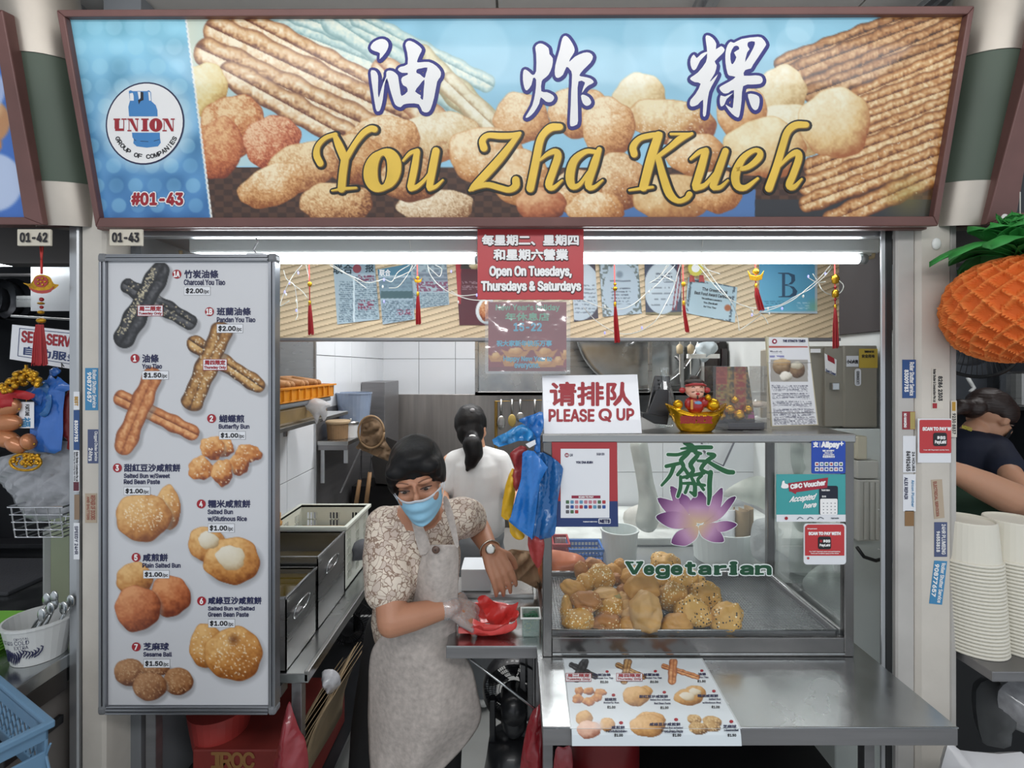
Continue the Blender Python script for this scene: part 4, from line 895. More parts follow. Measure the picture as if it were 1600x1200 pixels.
for p in ([(1098,375),(1096,395),(1088,414)],[(640,376),(643,400),(645,414)]): wire(p,1.59)
rnd = random.Random(3)
for x, y in ((466,426),(452,442),(445,456),(447,460),(463,470),(463,485),(436,453),(598,448),(600,471),(745,461),(716,472),(705,424),(945,479),(945,520),(961,488),(1003,512),(1014,456),(1176,486),(1175,492),(1200,482),(1202,490),(1222,482),(1255,463),(1263,432),(1290,428),(600,437)):
    MB().ell(P(x, y,1.755),(.0035,.0035,.006), u=8, v=5).build('bulb', M('bulb_lilac', '#a9a6ee',.2, emis=.5) if rnd.random() < .6 else WIRE, wl, smooth=True)
def tassel(x, ytop, y1, y2, lab, kind, Y=1.66, w_=6.5, sway=0, name='tassel_ornament'):
    r = thing(name, lab, 'ornament', P(x, y2, Y)); RS = M('silk_red', '#a51820',.55, var=.12)
    s_ = Y / FPX
    MB().tube([P(x - 1, ytop, Y), P(x, y1, Y)],.002,6).build('cord', M('cord_red', '#c43a34',.6), r, smooth=True)
    m = MB(); rn = random.Random(x)
    for k in range(46):
        a = rn.random() * 6.28; rr = math.sqrt(rn.random()); e = y2 - rn.random() * (y2 - y1) * .08
        dx, dy = math.cos(a) * rr, math.sin(a) * rr
        m.tube([P(x + dx * 1.5, y1, Y + dy * .003), P(x + dx * w_ * .75 + sway * .3, y1 + (e - y1) * .4, Y + dy * w_ * s_ * .7), P(x + dx * w_ + sway, e, Y + dy * w_ * s_ * .8)],.0011,4)
    m.build('tassel', RS, r)
    GD = M('gold_metal', '#c99a2c',.25,.9, var=.2, scale=60)
    MB().lathe([(0,.01),(.0045,.008),(.005,0),(.004,-.008)], P(x, y1, Y),10).build('tassel_cap', GD, r, smooth=True)
    if kind == 'gourd': MB().ell(P(x,(ytop + y1) / 2 + 6, Y),.008, u=12, v=8).ell(P(x,(ytop + y1) / 2 - 1, Y),.0055, u=12, v=8).build('gourd', GD, r, smooth=True)
    if kind == 'coin': MB().ell(P(x,(ytop + y1) / 2, Y),(.008,.004,.009), u=12, v=8).build('gold_bead', GD, r, smooth=True)
    if kind in ('ingot', 'winged'):
        yy = (ytop + y1) / 2; k = 1.0 if kind == 'ingot' else 1.9
        m = MB(); pts = [(-7,-4),(-4,0),(0,1),(4,0),(7,-4),(5,4),(0,5),(-5,4)]; m.v = [tuple(P(x + a * k, yy + b * k, Y + d)) for d in (-.006,.006) for a, b in pts]; n_ = 8
        m.f = [tuple(range(n_)), tuple(range(2 * n_ - 1, n_ - 1,-1))] + [(i, i + n_,(i + 1) % n_ + n_,(i + 1) % n_) for i in range(n_)]
        m.build('ingot', GD, r, bev=.001); MB().ell(P(x, yy - 3 * k, Y),(.006 * k,.005,.006 * k), u=10, v=6, nz=.3, nf=300).build('emblem', GD, r, smooth=True)
    if kind == 'lantern':
        MB().ell(P(x,436, Y),(.013,.006,.017), u=14, v=10, nz=.5, nf=250).build('knot', GD, r, smooth=True); MB().lathe([(.004,.014),(.010,.010),(.011,0),(.010,-.01),(.004,-.014)], P(x,459, Y),12).build('gold_drum', GD, r, smooth=True)
        for y in (449,468): MB().ell(P(x, y, Y),.005, u=8, v=6).build('bead', M('bead_red', '#8c1418',.25), r, smooth=True)
    return r
tassel(484,414,474,524, 'thin red tassel with a gold bead over the left end of the slatted board', 'coin', sway=2, w_=4.5)
tassel(653,414,460,508, 'short red tassel under a small gold ingot in front of the newspaper pages', 'ingot', w_=4.5, sway=1)
tassel(961,414,476,536, 'long red tassel under a gold gourd in front of the leafy certificate', 'gourd', w_=4.6, sway=3)
tassel(1068,414,474,520, 'slim red tassel on a gold stem beside the yellow rosette', 'coin', w_=3.2, sway=6)
tassel(1181,412,447,486, 'red tassel swept aside under a wide gold winged ingot', 'winged', w_=6, sway=8)
tassel(1305,412,480,545, 'thick long red tassel under a gold knot, at the end of the board', 'lantern', w_=5.5, sway=1)
# ---------------------------------------------------------------- left shelves
sh = thing('wall_shelf', 'upper steel shelf on the tiled wall, carrying the orange basket', 'shelf',(-1.05,2.2,1.50))
MB().cbox(-1.2,-.9,1.75,2.62,1.505,1.522,.002).build('shelf_board', STEEL, sh)
for y in (1.9,2.5): MB().box(-1.2,-1.18, y, y + .02,1.40,1.505).box(-1.2,-.98, y, y + .02,1.485,1.505).build('bracket', STEELD, sh)
b = thing('storage_box', 'brown lidded box on the upper steel shelf', 'box',(-1.05,2.2,1.522))
MB().cbox(-1.18,-.925,1.80,2.40,1.523,1.590,.01).build('body', M('brown_film', '#7a6540',.35, var=.25, scale=10, coat=.4), b); MB().cbox(-1.185,-.915,1.79,2.42,1.592,1.612,.006).build('lid', M('grey_lid', '#6f7479',.5), b)
ob = thing('orange_basket', 'orange ribbed plastic basket of fried sticks on the upper shelf', 'basket',(-1.05,2.2,1.613))
OR_ = M('orange_plastic', '#d98a1e',.4, var=.05)
m = MB(); m.cbox(-1.18,-.91,1.86,2.44,1.614,1.622,.002).box(-1.18,-1.172,1.86,2.44,1.622,1.672).box(-.918,-.91,1.86,2.44,1.622,1.672).box(-1.18,-.91,1.86,1.868,1.622,1.672).box(-1.18,-.91,2.432,2.44,1.622,1.672).build('tray', OR_, ob)
m = MB().box(-1.19,-.90,1.85,2.45,1.668,1.674); MB().box(-1.19,-1.172,1.85,2.45,1.668,1.676).box(-.918,-.900,1.85,2.45,1.668,1.676).box(-1.172,-.918,1.85,1.868,1.668,1.676).box(-1.172,-.918,2.432,2.45,1.668,1.676).build('rim', OR_, ob)
for i in range(8): bx('rib',(-.912,-.902,1.90 + i * .065,1.908 + i * .065,1.622,1.668), OR_, ob,0)
for i in range(4): bx('rib',(-1.15 + i * .065,-1.143 + i * .065,1.852,1.86,1.622,1.668), OR_, ob,0)
FRY = M('fried_brown', '#9a6b3a',.6, var=.2, scale=20, bump=.5, bscale=60)
for i in range(7):
    y = 1.92 + i * .07; o = MB(); limb(o,[(-1.14, y,1.68 + .008 * (i % 3)),(-1.05, y + .02,1.69 + .006 * (i % 2)),(-.95, y + .03 * (i % 2),1.682)],[.018,.022,.017],10)
    tag(o.build('fried_dough_stick', FRY, None, smooth=True), 'brown fried dough stick in the orange basket, ' + ('nearest the menu board', 'second from the menu board', 'third from the menu board', 'in the middle of the row', 'third from the far end', 'second from the far end', 'at the far end')[i], 'pastry', 'fried dough sticks in the orange basket')
puff_bag = puff('plastic_bag',[(466,625),(472,618),(480,626),(492,622),(505,625),(517,633),(509,639),(512,647),(506,658),(500,648),(495,663),(489,650),(481,641),(470,638)],2.16,.014, M('clear_bag_white', '#c9c9cb',.25, var=.2, scale=30, coat=.6), None,5,(.01,.02,.6))
tag(puff_bag, 'crumpled white plastic bag hanging off the upper shelf', 'plastic bag')
sh = thing('wall_shelf', 'lower steel corner shelf with a mug, a brown tub and a clear bucket', 'shelf',(-1.1,3.1,1.29))
MB().cbox(-1.18,-.995,2.893,3.42,1.292,1.316,.003).build('shelf_board', STEEL, sh); bx('apron_strip',(-1.18,-1.0,2.9,2.91,1.262,1.292), STEELD, sh)
for x in (-1.17,-1.03): bx('bracket',(x, x + .025,2.92,2.93,1.06 if x < -1.1 else 1.18,1.262), ALU, sh)
def tub(name, label, cat, c, r0, r1, h, mat, lid=None, t=.004, handle=None, seg=28):
    r = thing(name, label, cat, c)
    MB().lathe([(0,0),(r0,0),(r1, h),(r1 + t * 1.5, h),(r1 + t * 1.5, h - .006),(r1 + .0005, h - .007)] if False else [(0.001,0),(r0,0),(r1, h - .008),(r1 + t, h - .008),(r1 + t, h),(r1 - t, h),(r0 - t, t),(0.001, t)], c, seg).build('body', mat, r, smooth=False, bev=0)
    if lid: MB().lathe([(r1 + t * 1.3,-.012),(r1 + t * 1.6,0),(r1,.006),(0.001,.007)],(c[0], c[1], c[2] + h), seg).build('lid', lid, r)
    return r
tub('lidded_tub', 'brown caked tub with a lid on the lower shelf', 'tub',(-1.10,3.02,1.317),.062,.068,.105, M('caked_brown', '#84694b',.7, var=.25, scale=18, bump=.3), M('lid_beige', '#a08a6c',.6))
mg = tub('enamel_mug', 'white enamel mug with steel lid on the lower shelf', 'mug',(-1.035,3.06,1.317),.042,.044,.095, M('enamel', '#d8dadc',.15, coat=.5), STEEL)
MB().ell((-1.035,3.06,1.428),.008).build('lid_knob', STEEL, mg, smooth=True)
tub('clear_bucket', 'tall clear bluish bucket standing on the lower shelf', 'bucket',(-1.085,3.28,1.317),.088,.115,.27, M('frosted_blue', '#8f9fb8',.2, var=.1, alpha=.82, coat=.4))
# tall steel boxes, hood parts and strainer along the left
bx_ = tag(bx('steel_cabinet',(-1.185, xat(601,3.75),3.75,4.2,.9, zat(597,3.75)), STEELD, None,.004), 'tall dull steel cabinet behind the clear bucket', 'cabinet')
hs = thing('fryer_hood', 'folded dark steel chute beside the strainer', 'hood', P(610,760,3.4))
m = MB(); pts = [(592,700),(604,683),(640,698),(662,712),(640,760),(587,755),(580,716)]; m.v = [tuple(P(x, y,3.4 + d)) for d in (0,.25) for x, y in pts]; k = 7
m.f = [tuple(range(k - 1,-1,-1)), tuple(range(k,2 * k))] + [(i,(i + 1) % k,(i + 1) % k + k, i + k) for i in range(k)]; m.build('chute', M('dark_dull_steel', '#4d4a49',.4,.8, var=.2), hs)
bx('stand',(xat(560,3.6), xat(690,3.6),3.45,3.7,.0, zat(757,3.5)), M('black_steel', '#1d1c1e',.45,.4), hs)
st = thing('fry_strainer', 'round brown cloth strainer on a ring, hung at the shelf end', 'strainer', P(580,725,2.95)); BRC = M('brown_cloth', '#77614a',.8, var=.2, scale=20, bump=.4)
c_ = [P(580 + 20 * math.cos(a),675 + 25 * math.sin(a),3.0) for a in [2 * PI * k / 24 for k in range(25)]]; MB().tube(c_,.007,8).build('ring', M('bamboo_ring', '#8d7355',.6), st, smooth=True)
puff('cloth',[(565,660),(580,652),(598,665),(603,690),(625,724),(600,718),(572,706),(556,700),(562,690)],3.02,.012, BRC, st,4,(.06,.02,1.0), wr=.012)
MB().tube([P(563,702,2.9), P(532,770,2.9)],.006,6).build('handle', STEELD, st)
for i, (x, y0, y1, lab) in enumerate(((556,750,790, 'left short brown wooden rolling stick hanging below the strainer'),(572,738,788, 'longer brown wooden stick hanging below the strainer'))):
    w_ = thing('wooden_stick', lab, 'stick', P(x, y1,2.95)); MB().tube([P(x + 6, y0,2.95), P(x, y1,2.95)],[.012,.014],10).build('stick', M('bamboo_brown', '#8a6a48',.6, var=.15), w_, smooth=True); MB().tube([P(x + 6, y0,2.95), P(x + 8,712,2.95)],.002,5).build('cord', INK, w_)
bs = tag(bx('splashback',(xat(601,4.38), xat(1000,4.38),4.37,4.389,.3, zat(616,4.38)), M('splash_steel', '#aeaaa7',.32,.75, var=.2, scale=2.5, stretch=(7,1,.5)), None,.002), kind='structure'); bs.name = 'wall_splashback'; bs['kind'] = 'structure'
# ---------------------------------------------------------------- kitchen hood, lids, shelf frames in the middle
hd = thing('steam_cupboard', 'long steel cupboard on the back wall with framed openings', 'cupboard', P(920,616,3.6))
HX0, HX1 = xat(742,3.6), xat(1120,3.6)
bx('back_panel',(HX0, HX1,3.95,3.97, zat(615,3.6), zat(522,3.6)), STEEL, hd)
for (y0, y1) in ((528,534),(612,618)): bx('rail',(HX0, HX1,3.6,3.63, zat(y1,3.6), zat(y0,3.6)), STEEL, hd)
for x in (742,1014,1064,1116): bx('upright',(xat(x,3.6), xat(x + 5,3.6),3.6,3.63, zat(617,3.6), zat(530,3.6)), STEEL, hd)
bx('floor_plate',(HX0, HX1,3.6,3.95, zat(618,3.6), zat(613,3.6)), STEELD, hd)
bx('side_panel',(xat(747,3.62), xat(885,3.62),3.64,3.655, zat(612,3.6), zat(534,3.6)), STEELT, hd)
def lid(cx, cy, R, a, lab, Y):
    r = thing('pot_lid', lab, 'pot lid', P(cx, cy + R, Y)); c = P(cx, cy, Y); Rm = Matrix.Rotation(-PI / 2,3, 'X'); rr = R * Y / FPX
    MB().lathe([(rr + .006,-.01),(rr + .008,0),(rr,.006),(rr * .93,.004),(rr * .5,.02),(.001,.028)], c,48, Rm).build('disc', STEELT, r, smooth=True)
    for s in (1,):
        d = Vector((math.cos(a),0, math.sin(a))); h0 = c + Vector((0,-.02,0)) - d * rr * .28 + Vector((rr * .1,0, rr * -.12)); h1 = h0 + d * rr * .5
        MB().tube([h0, h0 + Vector((0,-.04,0)) + d * .01, h1 + Vector((0,-.04,0)) - d * .01, h1],.009,8).build('handle', STEEL, r, smooth=True)
lid(996,512,96,.6, 'very large round steel pot lid leaning in the cupboard',3.75)
lid(1056,560,42,-.8, 'second smaller steel lid in the narrow middle bay of the cupboard',3.80)
rk = thing('utensil_rail', 'brass coloured rail of kitchen tools on the splashback', 'rail', P(815,640,3.4)); BRS = M('brass_rail', '#8c7038',.4,.7)
MB().tube([P(775,860,3.4), P(775,627,3.4), P(858,625,3.4), P(858,860,3.4)],.012,8).build('rail', BRS, rk)
for x, l, lab in ((783,45, 'clear handled slim ladle on the brass rail'),(800,40, 'broad yellow-handled scraper on the brass rail'),(813,34, 'steel whisk on the brass rail'),(836,42, 'grey cleaver shaped tool on the brass rail')):
    t_ = thing('kitchen_tool', lab, 'utensil', P(x,627 + l,3.39)); MB().tube([P(x,624,3.395), P(x,627 + l * .5,3.39)],.008,8).build('handle', STEEL, t_, smooth=True)
    MB().ell(P(x,627 + l * .75,3.37),(.028,.01, l * .25 * 3.37 / FPX)).build('blade', M('ochre_tool', '#a08a4a',.5) if x == 800 else STEEL, t_, smooth=True)
bx('counter_box',(xat(740,3.3), xat(1000,3.3),3.2,3.9,0, zat(870,3.3)), M('pale_counter', '#a3a19e',.4,.3), None,.003)
o = bpy.data.objects['counter_box']; o.name = 'steel_counter'; tag(o, 'low steel counter under the brass tool rail', 'counter')
ap = thing('black_oven', 'black glass fronted oven on the back shelf at the right', 'oven', P(1160,660,3.3))
MB().cbox(xat(1122,3.3),1.44,3.3,3.55, zat(690,3.3), zat(533,3.3),.01).build('body', M('oven_black', '#1f1b1b',.25,.3), ap); bx('door',(xat(1128,3.29),1.435,3.285,3.3, zat(660,3.3), zat(545,3.3)), M('oven_glass', '#2a2022',.08, coat=.5), ap); MB().tube([P(1150,620,3.25),(1.42,3.25, zat(620,3.25))],.012).build('handle', STEELD, ap, smooth=True)
bp = puff('plastic_bag',[(1086,545),(1092,536),(1115,534),(1122,545),(1112,556),(1102,566),(1094,562)],3.2,.05, M('pale_bag', '#b9c6cc',.3, var=.15, coat=.4), None,5,(.03,.03,.7)); tag(bp, 'pale plastic bag hanging over the black oven', 'plastic bag')
for x, lab in ((1062, 'pale toggle pull cord before the narrow bay'),(1079, 'pull cord with cream toggle left of the hanging pale bag')):
    r = thing('pull_cord', lab, 'cord', P(x,585,3.1)); MB().tube([(xat(x,3.1),3.1,2.95), P(x,585,3.1)],.003,5).build('cord', WIRE, r); MB().lathe([(.004,-.03),(.02,-.025),(.022,.02),(.006,.035)], P(x,546,3.1),10).build('toggle', M('cream_toggle', '#b9a98a',.5), r, smooth=True)
ub = tag(bx('power_strip',(xat(1075,3.15), xat(1125,3.15),3.15,3.18, zat(560,3.15), zat(553,3.15)), WHITEP, None,.002), 'white power strip left of the black oven', 'power strip')
# ---------------------------------------------------------------- frying table with its two oil tanks
ft = thing('frying_table', 'long steel table carrying two square oil tanks', 'table',(-.9,2.0,0))
MB().cbox(-1.19,-.647,1.52,2.86,.770,.80,.003).build('table_top', STEELT, ft)
bx('edge_strip',(-.66,-.645,1.52,2.86,.775,.808), STEEL, ft)
for x, y in ((-1.15,1.55),(-.69,1.55),(-1.15,2.8),(-.69,2.8)): MB().box(x - .016, x + .016, y - .016, y + .016,0,.77).build('leg', STEELD, ft, bev=.002)
MB().cbox(-1.19,-.66,1.55,2.84,.28,.30,.002).build('lower_shelf', M('black_lower_shelf', '#3a3c40',.3,.6, var=.2), ft)
MB().box(-.80,-.73,1.515,1.56,.73,.765).box(-.86,-.80,1.50,1.53,.70,.74).build('drawer_catch', STEELD, ft)
def tank(x0, x1, y0, y1, z0, z1, lab, oil):
    r = thing('oil_tank', lab, 'tank',((x0 + x1) / 2,(y0 + y1) / 2, z0)); t = .004
    MB().box(x0, x1, y0, y1, z0, z0 + t).box(x0, x0 + t, y0, y1, z0, z1).box(x1 - t, x1, y0, y1, z0, z1).box(x0, x1, y0, y0 + t, z0, z1).box(x0, x1, y1 - t, y1, z0, z1).build('body', STEEL, r)
    MB().box(x0 - .004, x0 + .004, y0 - .004, y1 + .004, z1 - .006, z1 + .002).box(x1 - .004, x1 + .004, y0 - .004, y1 + .004, z1 - .006, z1 + .002).box(x0, x1, y0 - .004, y0 + .004, z1 - .006, z1 + .002).box(x0, x1, y1 - .004, y1 + .004, z1 - .006, z1 + .002).build('rim', STEELT, r, bev=.001)
    if oil: bx('oil',(x0 + t, x1 - t, y0 + t, y1 - t, z0 + .02, z1 - oil), M('dark_oil', '#4a3d12',.08, var=.15, coat=.6), r,0)
    yc, zc = (y0 + y1) / 2 - .04, z1 - .06; hw, hh = .045, .02
    q = cr([(x1 + .012, yc - hw, zc - hh),(x1 + .022, yc - hw, zc + hh),(x1 + .022, yc + hw, zc + hh),(x1 + .012, yc + hw, zc - hh)],5, True); q.append(q[0])
    MB().tube(q,.0035,6, cap=False).build('handle', STEELT, r, smooth=True); MB().box(x1, x1 + .013, yc - .02, yc + .02, zc - hh - .004, zc - hh + .006).build('handle_mount', STEELD, r)
tank(-1.15,-.72,1.40 + .13,1.758,.80,1.035, 'nearer steel oil tank filled with dark oil, beside the menu board',.02)
tank(-1.15,-.72,1.775,2.05,.80,1.066, 'farther and taller steel oil tank, in front of the white basket',.08)
wb = thing('white_basket', 'white perforated plastic basket behind the oil tanks', 'basket',(-.89,2.25,.801)); WB = M('basket_white', '#ccd0c6',.45, var=.05)
def perf(m, ax, fixed, a0, a1, z0, z1, d, cols):
    """perforated wall: bars around a grid of openings in groups"""
    def b_(u0, u1, w0, w1):
        if ax == 'x': m.box(u0, u1, *sorted((fixed, fixed + d)), w0, w1)
        else: m.box(*sorted((fixed, fixed + d)), u0, u1, w0, w1)
    b_(a0, a1, z0, z0 + .03); b_(a0, a1, z1 - .035, z1)
    L = (a1 - a0) / cols
    for c in range(cols):
        u = a0 + c * L; b_(u, u + L * .28, z0 + .03, z1 - .035); b_(u + L * .72, u + L, z0 + .03, z1 - .035)
        for k in range(3): uu = u + L * (.28 + .147 * k + .08); b_(uu, uu + L * .05, z0 + .03, z1 - .035)
        n = 6
        for k in range(1, n): zz = z0 + .03 + (z1 - .035 - z0 - .03) * k / n; b_(u + L * .28, u + L * .72, zz - .003, zz + .003)
m = MB(); X0, X1, Y0, Y1, Z0_, Z1_ = -1.06, -.728, 2.08, 2.41, .803, 1.075
perf(m, 'x', Y1, X0, X1, Z0_, Z1_,-.004,3); perf(m, 'y', X0, Y0, Y1, Z0_, Z1_,.004,3); perf(m, 'y', X1, Y0, Y1, Z0_, Z1_,-.004,3); perf(m, 'x', Y0, X0, X1, Z0_, Z1_,.004,3); m.box(X0, X1, Y0, Y1, Z0_, Z0_ + .004); m.build('basket_wall', WB, wb)
MB().box(X0 - .012, X0 + .004, Y0 - .012, Y1 + .012, Z1_ - .012, Z1_ + .004).box(X1 - .004, X1 + .012, Y0 - .012, Y1 + .012, Z1_ - .012, Z1_ + .004).box(X0, X1, Y1 - .004, Y1 + .012, Z1_ - .012, Z1_ + .004).box(X0, X1, Y0 - .012, Y0 + .004, Z1_ - .012, Z1_ + .004).build('rim', WB, wb, bev=.003)
cb = tag(bx('cardboard_sheet',(-1.04,-.75,2.11,2.38,.96,.985), M('cardboard', '#a08660',.8, var=.12), None,.003), 'flat brown cardboard sheet inside the white basket', 'cardboard')
wc = MB(); wc.lathe([(.001,0),(.028,0),(.03,.012),(.022,.02),(.024,.05),(.016,.06),(.001,.06)],(-1.03,2.085,1.08),16); tag(wc.build('wooden_turning', M('wood_knob', '#b58a52',.5, var=.15), None, smooth=True), 'turned pale wooden knob beside the white basket', 'knob')
rg = puff('grey_rag',[(545,868),(552,850),(566,842),(576,848),(574,870),(560,876),(548,874)],2.2,.03, M('grey_cloth', '#5c5d63',.9, var=.15, bump=.3), None,5,(.03,.02,.5)); tag(rg, 'crumpled grey rag on the table edge by the white basket', 'rag')
# under the frying table
cbx = thing('carton', 'red printed carton on the floor under the menu board, stacked with papers', 'carton',(-.86,1.7,.301))
REDC = M('carton_red', '#7c2a24',.65, var=.2, scale=8)
MB().cbox(xat(300,1.62),-.70,1.62,2.0,.302, zat(1172,1.62),.005).build('body', REDC, cbx)
f = Flat(front(1.618),.0006); [f.text(c,(x,1176, x + 17,1200),1.2) for c, x in (('I',331),('R',345),('O',362),('C',380))]; f.build('lettering', M('ochre_ink', '#8a6236',.7), cbx)
MB().lathe([(0.001,0),(.085,0),(.1,.1),(.102,.12),(.09,.12),(.001,.118)],(xat(345,1.72),1.72, zat(1160,1.7)),28).build('red_basin', M('basin_red', '#a83c38',.4), cbx)
pp = thing('paper_stack', 'stack of curled brown papers leaning under the table edge', 'papers',(-.70,1.75,.302)); PB = M('kraft_paper', '#8d7a5e',.85, var=.2, scale=14)
for i in range(9):
    m = MB(); o_ = i * .012
    m.grid(lambda u, v: (-.78 + o_ + .10 * u * u,1.56 + .36 * v,.33 + .28 * u + .015 * math.sin(v * 3 + i) + o_ * .8),6,6); m.build('paper_sheet', PB, pp, smooth=True, solid=.002)
pb_ = puff('plastic_bag',[(503,1050),(520,1046),(531,1056),(531,1072),(518,1084),(507,1075)],1.62,.03, M('clear_crinkle', '#a9a9ad',.15, var=.25, scale=40, coat=.8), None,4,(.02,.015,.8)); tag(pb_, 'clear crinkled plastic bag on the curled papers', 'plastic bag')
rb = puff('plastic_bag',[(452,1096),(458,1112),(468,1140),(478,1160),(482,1210),(470,1260),(425,1260),(428,1195),(436,1160),(444,1120)],1.50,.05, M('dull_red_bag', '#8c2f36',.3, var=.12, scale=12, coat=.5), None,7,(.03,.03,.1)); tag(rb, 'dull red carrier bag hanging from the frying table corner', 'plastic bag')
ff_ = thing('floor_fan', 'dark floor fan behind the frying table legs', 'fan',(xat(545,2.6),2.6,0))
FC = Vector((xat(548,2.6),2.6, zat(975,2.6)))
MB().tube([(FC.x,2.7,0),(FC.x,2.7, FC.z)],.02).build('pole', BLACK, ff_); MB().lathe([(.001,0),(.2,0),(.2,.02),(.03,.04)],(FC.x,2.7,0),24).build('base', BLACK, ff_)
m = MB()
for k in range(48): a = 2 * PI * k / 48; m.tube([FC + Vector((.2 * q * math.cos(a),-.05 * (1 - q * q),.2 * q * math.sin(a))) for q in (.2,.6,1)],.0018,4)
for q in (.4,.7,1): m.tube([FC + Vector((.2 * q * math.cos(a),-.05 * (1 - q * q),.2 * q * math.sin(a))) for a in [2 * PI * k / 32 for k in range(33)]],.003,5)
tag(m.build('cage', BLACK, ff_), kind='stuff')
# ---------------------------------------------------------------- serving counter and glass display case
CT = .90
ct = thing('serving_counter', 'stainless steel serving counter with a wide front ledge under the glass case', 'counter',(.56,1.5,0))
MB().cbox(.066,1.056,1.16,1.93, CT - .004, CT,.001).build('counter_top', STEELT, ct)
MB().box(.066,1.056,1.16,1.164, CT - .044, CT - .004).box(.066,.070,1.164,1.93, CT - .044, CT - .004).box(1.052,1.056,1.164,1.93, CT - .044, CT - .004).box(.07,1.052,1.3,1.93, CT - .044, CT - .040).build('fascia', STEELD, ct, bev=.0015)
MB().tube([(.066,1.16, CT - .001),(1.056,1.16, CT - .001)],.0022,8).build('front_edge', STEELT, ct, smooth=True)
for x, y in ((.081,1.42),(1.02,1.42),(.081,1.9),(1.02,1.9)): bx('leg',(x, x + .03, y, y + .03,0, CT - .044), STEELD, ct)
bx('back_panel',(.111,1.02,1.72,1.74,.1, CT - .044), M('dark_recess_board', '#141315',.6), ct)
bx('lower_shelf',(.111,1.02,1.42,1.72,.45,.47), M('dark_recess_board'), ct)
rc = thing('gas_cylinder', 'dark red gas cylinder in the recess under the ledge', 'gas cylinder',(.28,1.56,.471))
MB().lathe([(.001,0),(.10,0),(.115,.03),(.115,.24),(.09,.29),(.03,.31),(.03,.33),(.001,.33)],(.28,1.56,.471),28).build('body', M('gas_red', '#6a1418',.35), rc, smooth=True)
tag(puff('plastic_bag',[(868,1172),(880,1168),(893,1170),(893,1230),(866,1230)],1.41,.012, M('dull_red_bag'), None,6,(.02,.01,.1)), 'red bag hanging at the counter leg beneath the ledge', 'plastic bag')
CX0, CX1, CY0, CY1, CZ0, CZ1 = .081, 1.004, 1.44, 1.90, CT + .001, 1.561
dc = thing('display_case', 'steel framed glass display case on the counter holding the pastries', 'display case',(.54,1.67, CZ0))
DK = M('dark_mirror_steel', '#7c7a79',.22,1.0, var=.15, scale=4)
for x, y, w_ in ((CX0, CY0,.028),(CX1 - .028, CY0,.028),(CX0, CY1 - .02,.02),(CX1 - .028, CY1 - .02,.028)): MB().cbox(x, x + w_, y, y + .022, CZ0, CZ1 - .02,.002).build('corner_post', DK, dc)
MB().cbox(CX0 - .004, CX1 + .004, CY0 - .004, CY1, CZ1 - .026, CZ1,.004).build('top_plate', STEEL, dc)
MB().cbox(CX0 + .028, CX1 - .028, CY0 + .001, CY0 + .02, CZ0, CZ0 + .055,.002).box(CX0 + .001, CX0 + .02, CY0 + .022, CY1 - .02, CZ0, CZ0 + .055).box(CX1 - .02, CX1 - .001, CY0 + .022, CY1 - .02, CZ0, CZ0 + .055).build('base_rail', DK, dc)
bx('base_plate',(CX0 + .02, CX1 - .02, CY0 + .02, CY1, CZ0 + .03, CZ0 + .036), STEELD, dc)
bx('track',(CX0 + .03, CX1 - .03, CY0 - .003, CY0, CZ0 + .008, CZ0 + .012), STEELT, dc,0)
GL = MGLASS('case_glass',(.985,.995,.992,1),.035,.01)
bx('front_glass',(CX0 + .028, CX1 - .028, CY0 + .006, CY0 + .011, CZ0 + .055, CZ1 - .026), GL, dc,0)
bx('side_glass',(CX1 - .012, CX1 - .007, CY0 + .022, CY1 - .02, CZ0 + .055, CZ1 - .026), GL, dc,0)
bx('side_glass',(CX0 + .007, CX0 + .012, CY0 + .022, CY1 - .02, CZ0 + .055, CZ1 - .026), GL, dc,0)
bx('side_rail',(CX1 - .03, CX1 - .02, CY0 + .022, CY1 - .02, CZ0 + .055, CZ0 + .07), STEEL, dc)
ty = thing('pastry_tray', 'shallow steel tray with a wire grid inside the case', 'tray',(.54,1.67, CZ0 + .037))
TZ = CZ0 + .037; tx0, tx1, ty0, ty1 = CX0 + .026, CX1 - .034, CY0 + .026, CY1 - .03
MB().box(tx0, tx1, ty0, ty1, TZ, TZ + .003).box(tx0, tx1, ty0, ty0 + .006, TZ, TZ + .026).box(tx0, tx1, ty1 - .006, ty1, TZ, TZ + .034).box(tx0, tx0 + .006, ty0, ty1, TZ, TZ + .03).box(tx1 - .006, tx1, ty0, ty1, TZ, TZ + .03).build('pan', STEELD, ty, bev=.001)
MB().tube([(tx0, ty0, TZ + .028),(tx1, ty0, TZ + .028),(tx1, ty1, TZ + .034),(tx0, ty1, TZ + .034),(tx0, ty0, TZ + .028)],.003,6).build('rim', STEELT, ty, smooth=True)
m = MB(); n = 90
for i in range(n): x = tx0 + .012 + (tx1 - tx0 - .024) * i / (n - 1); m.box(x - .0008, x + .0008, ty0 + .008, ty1 - .008, TZ + .016, TZ + .018)
for i in range(34): y = ty0 + .012 + (ty1 - ty0 - .024) * i / 33; m.box(tx0 + .008, tx1 - .008, y - .0008, y + .0008, TZ + .018, TZ + .0195)
tag(m.build('wire_grid', STEELT, ty), kind='stuff')
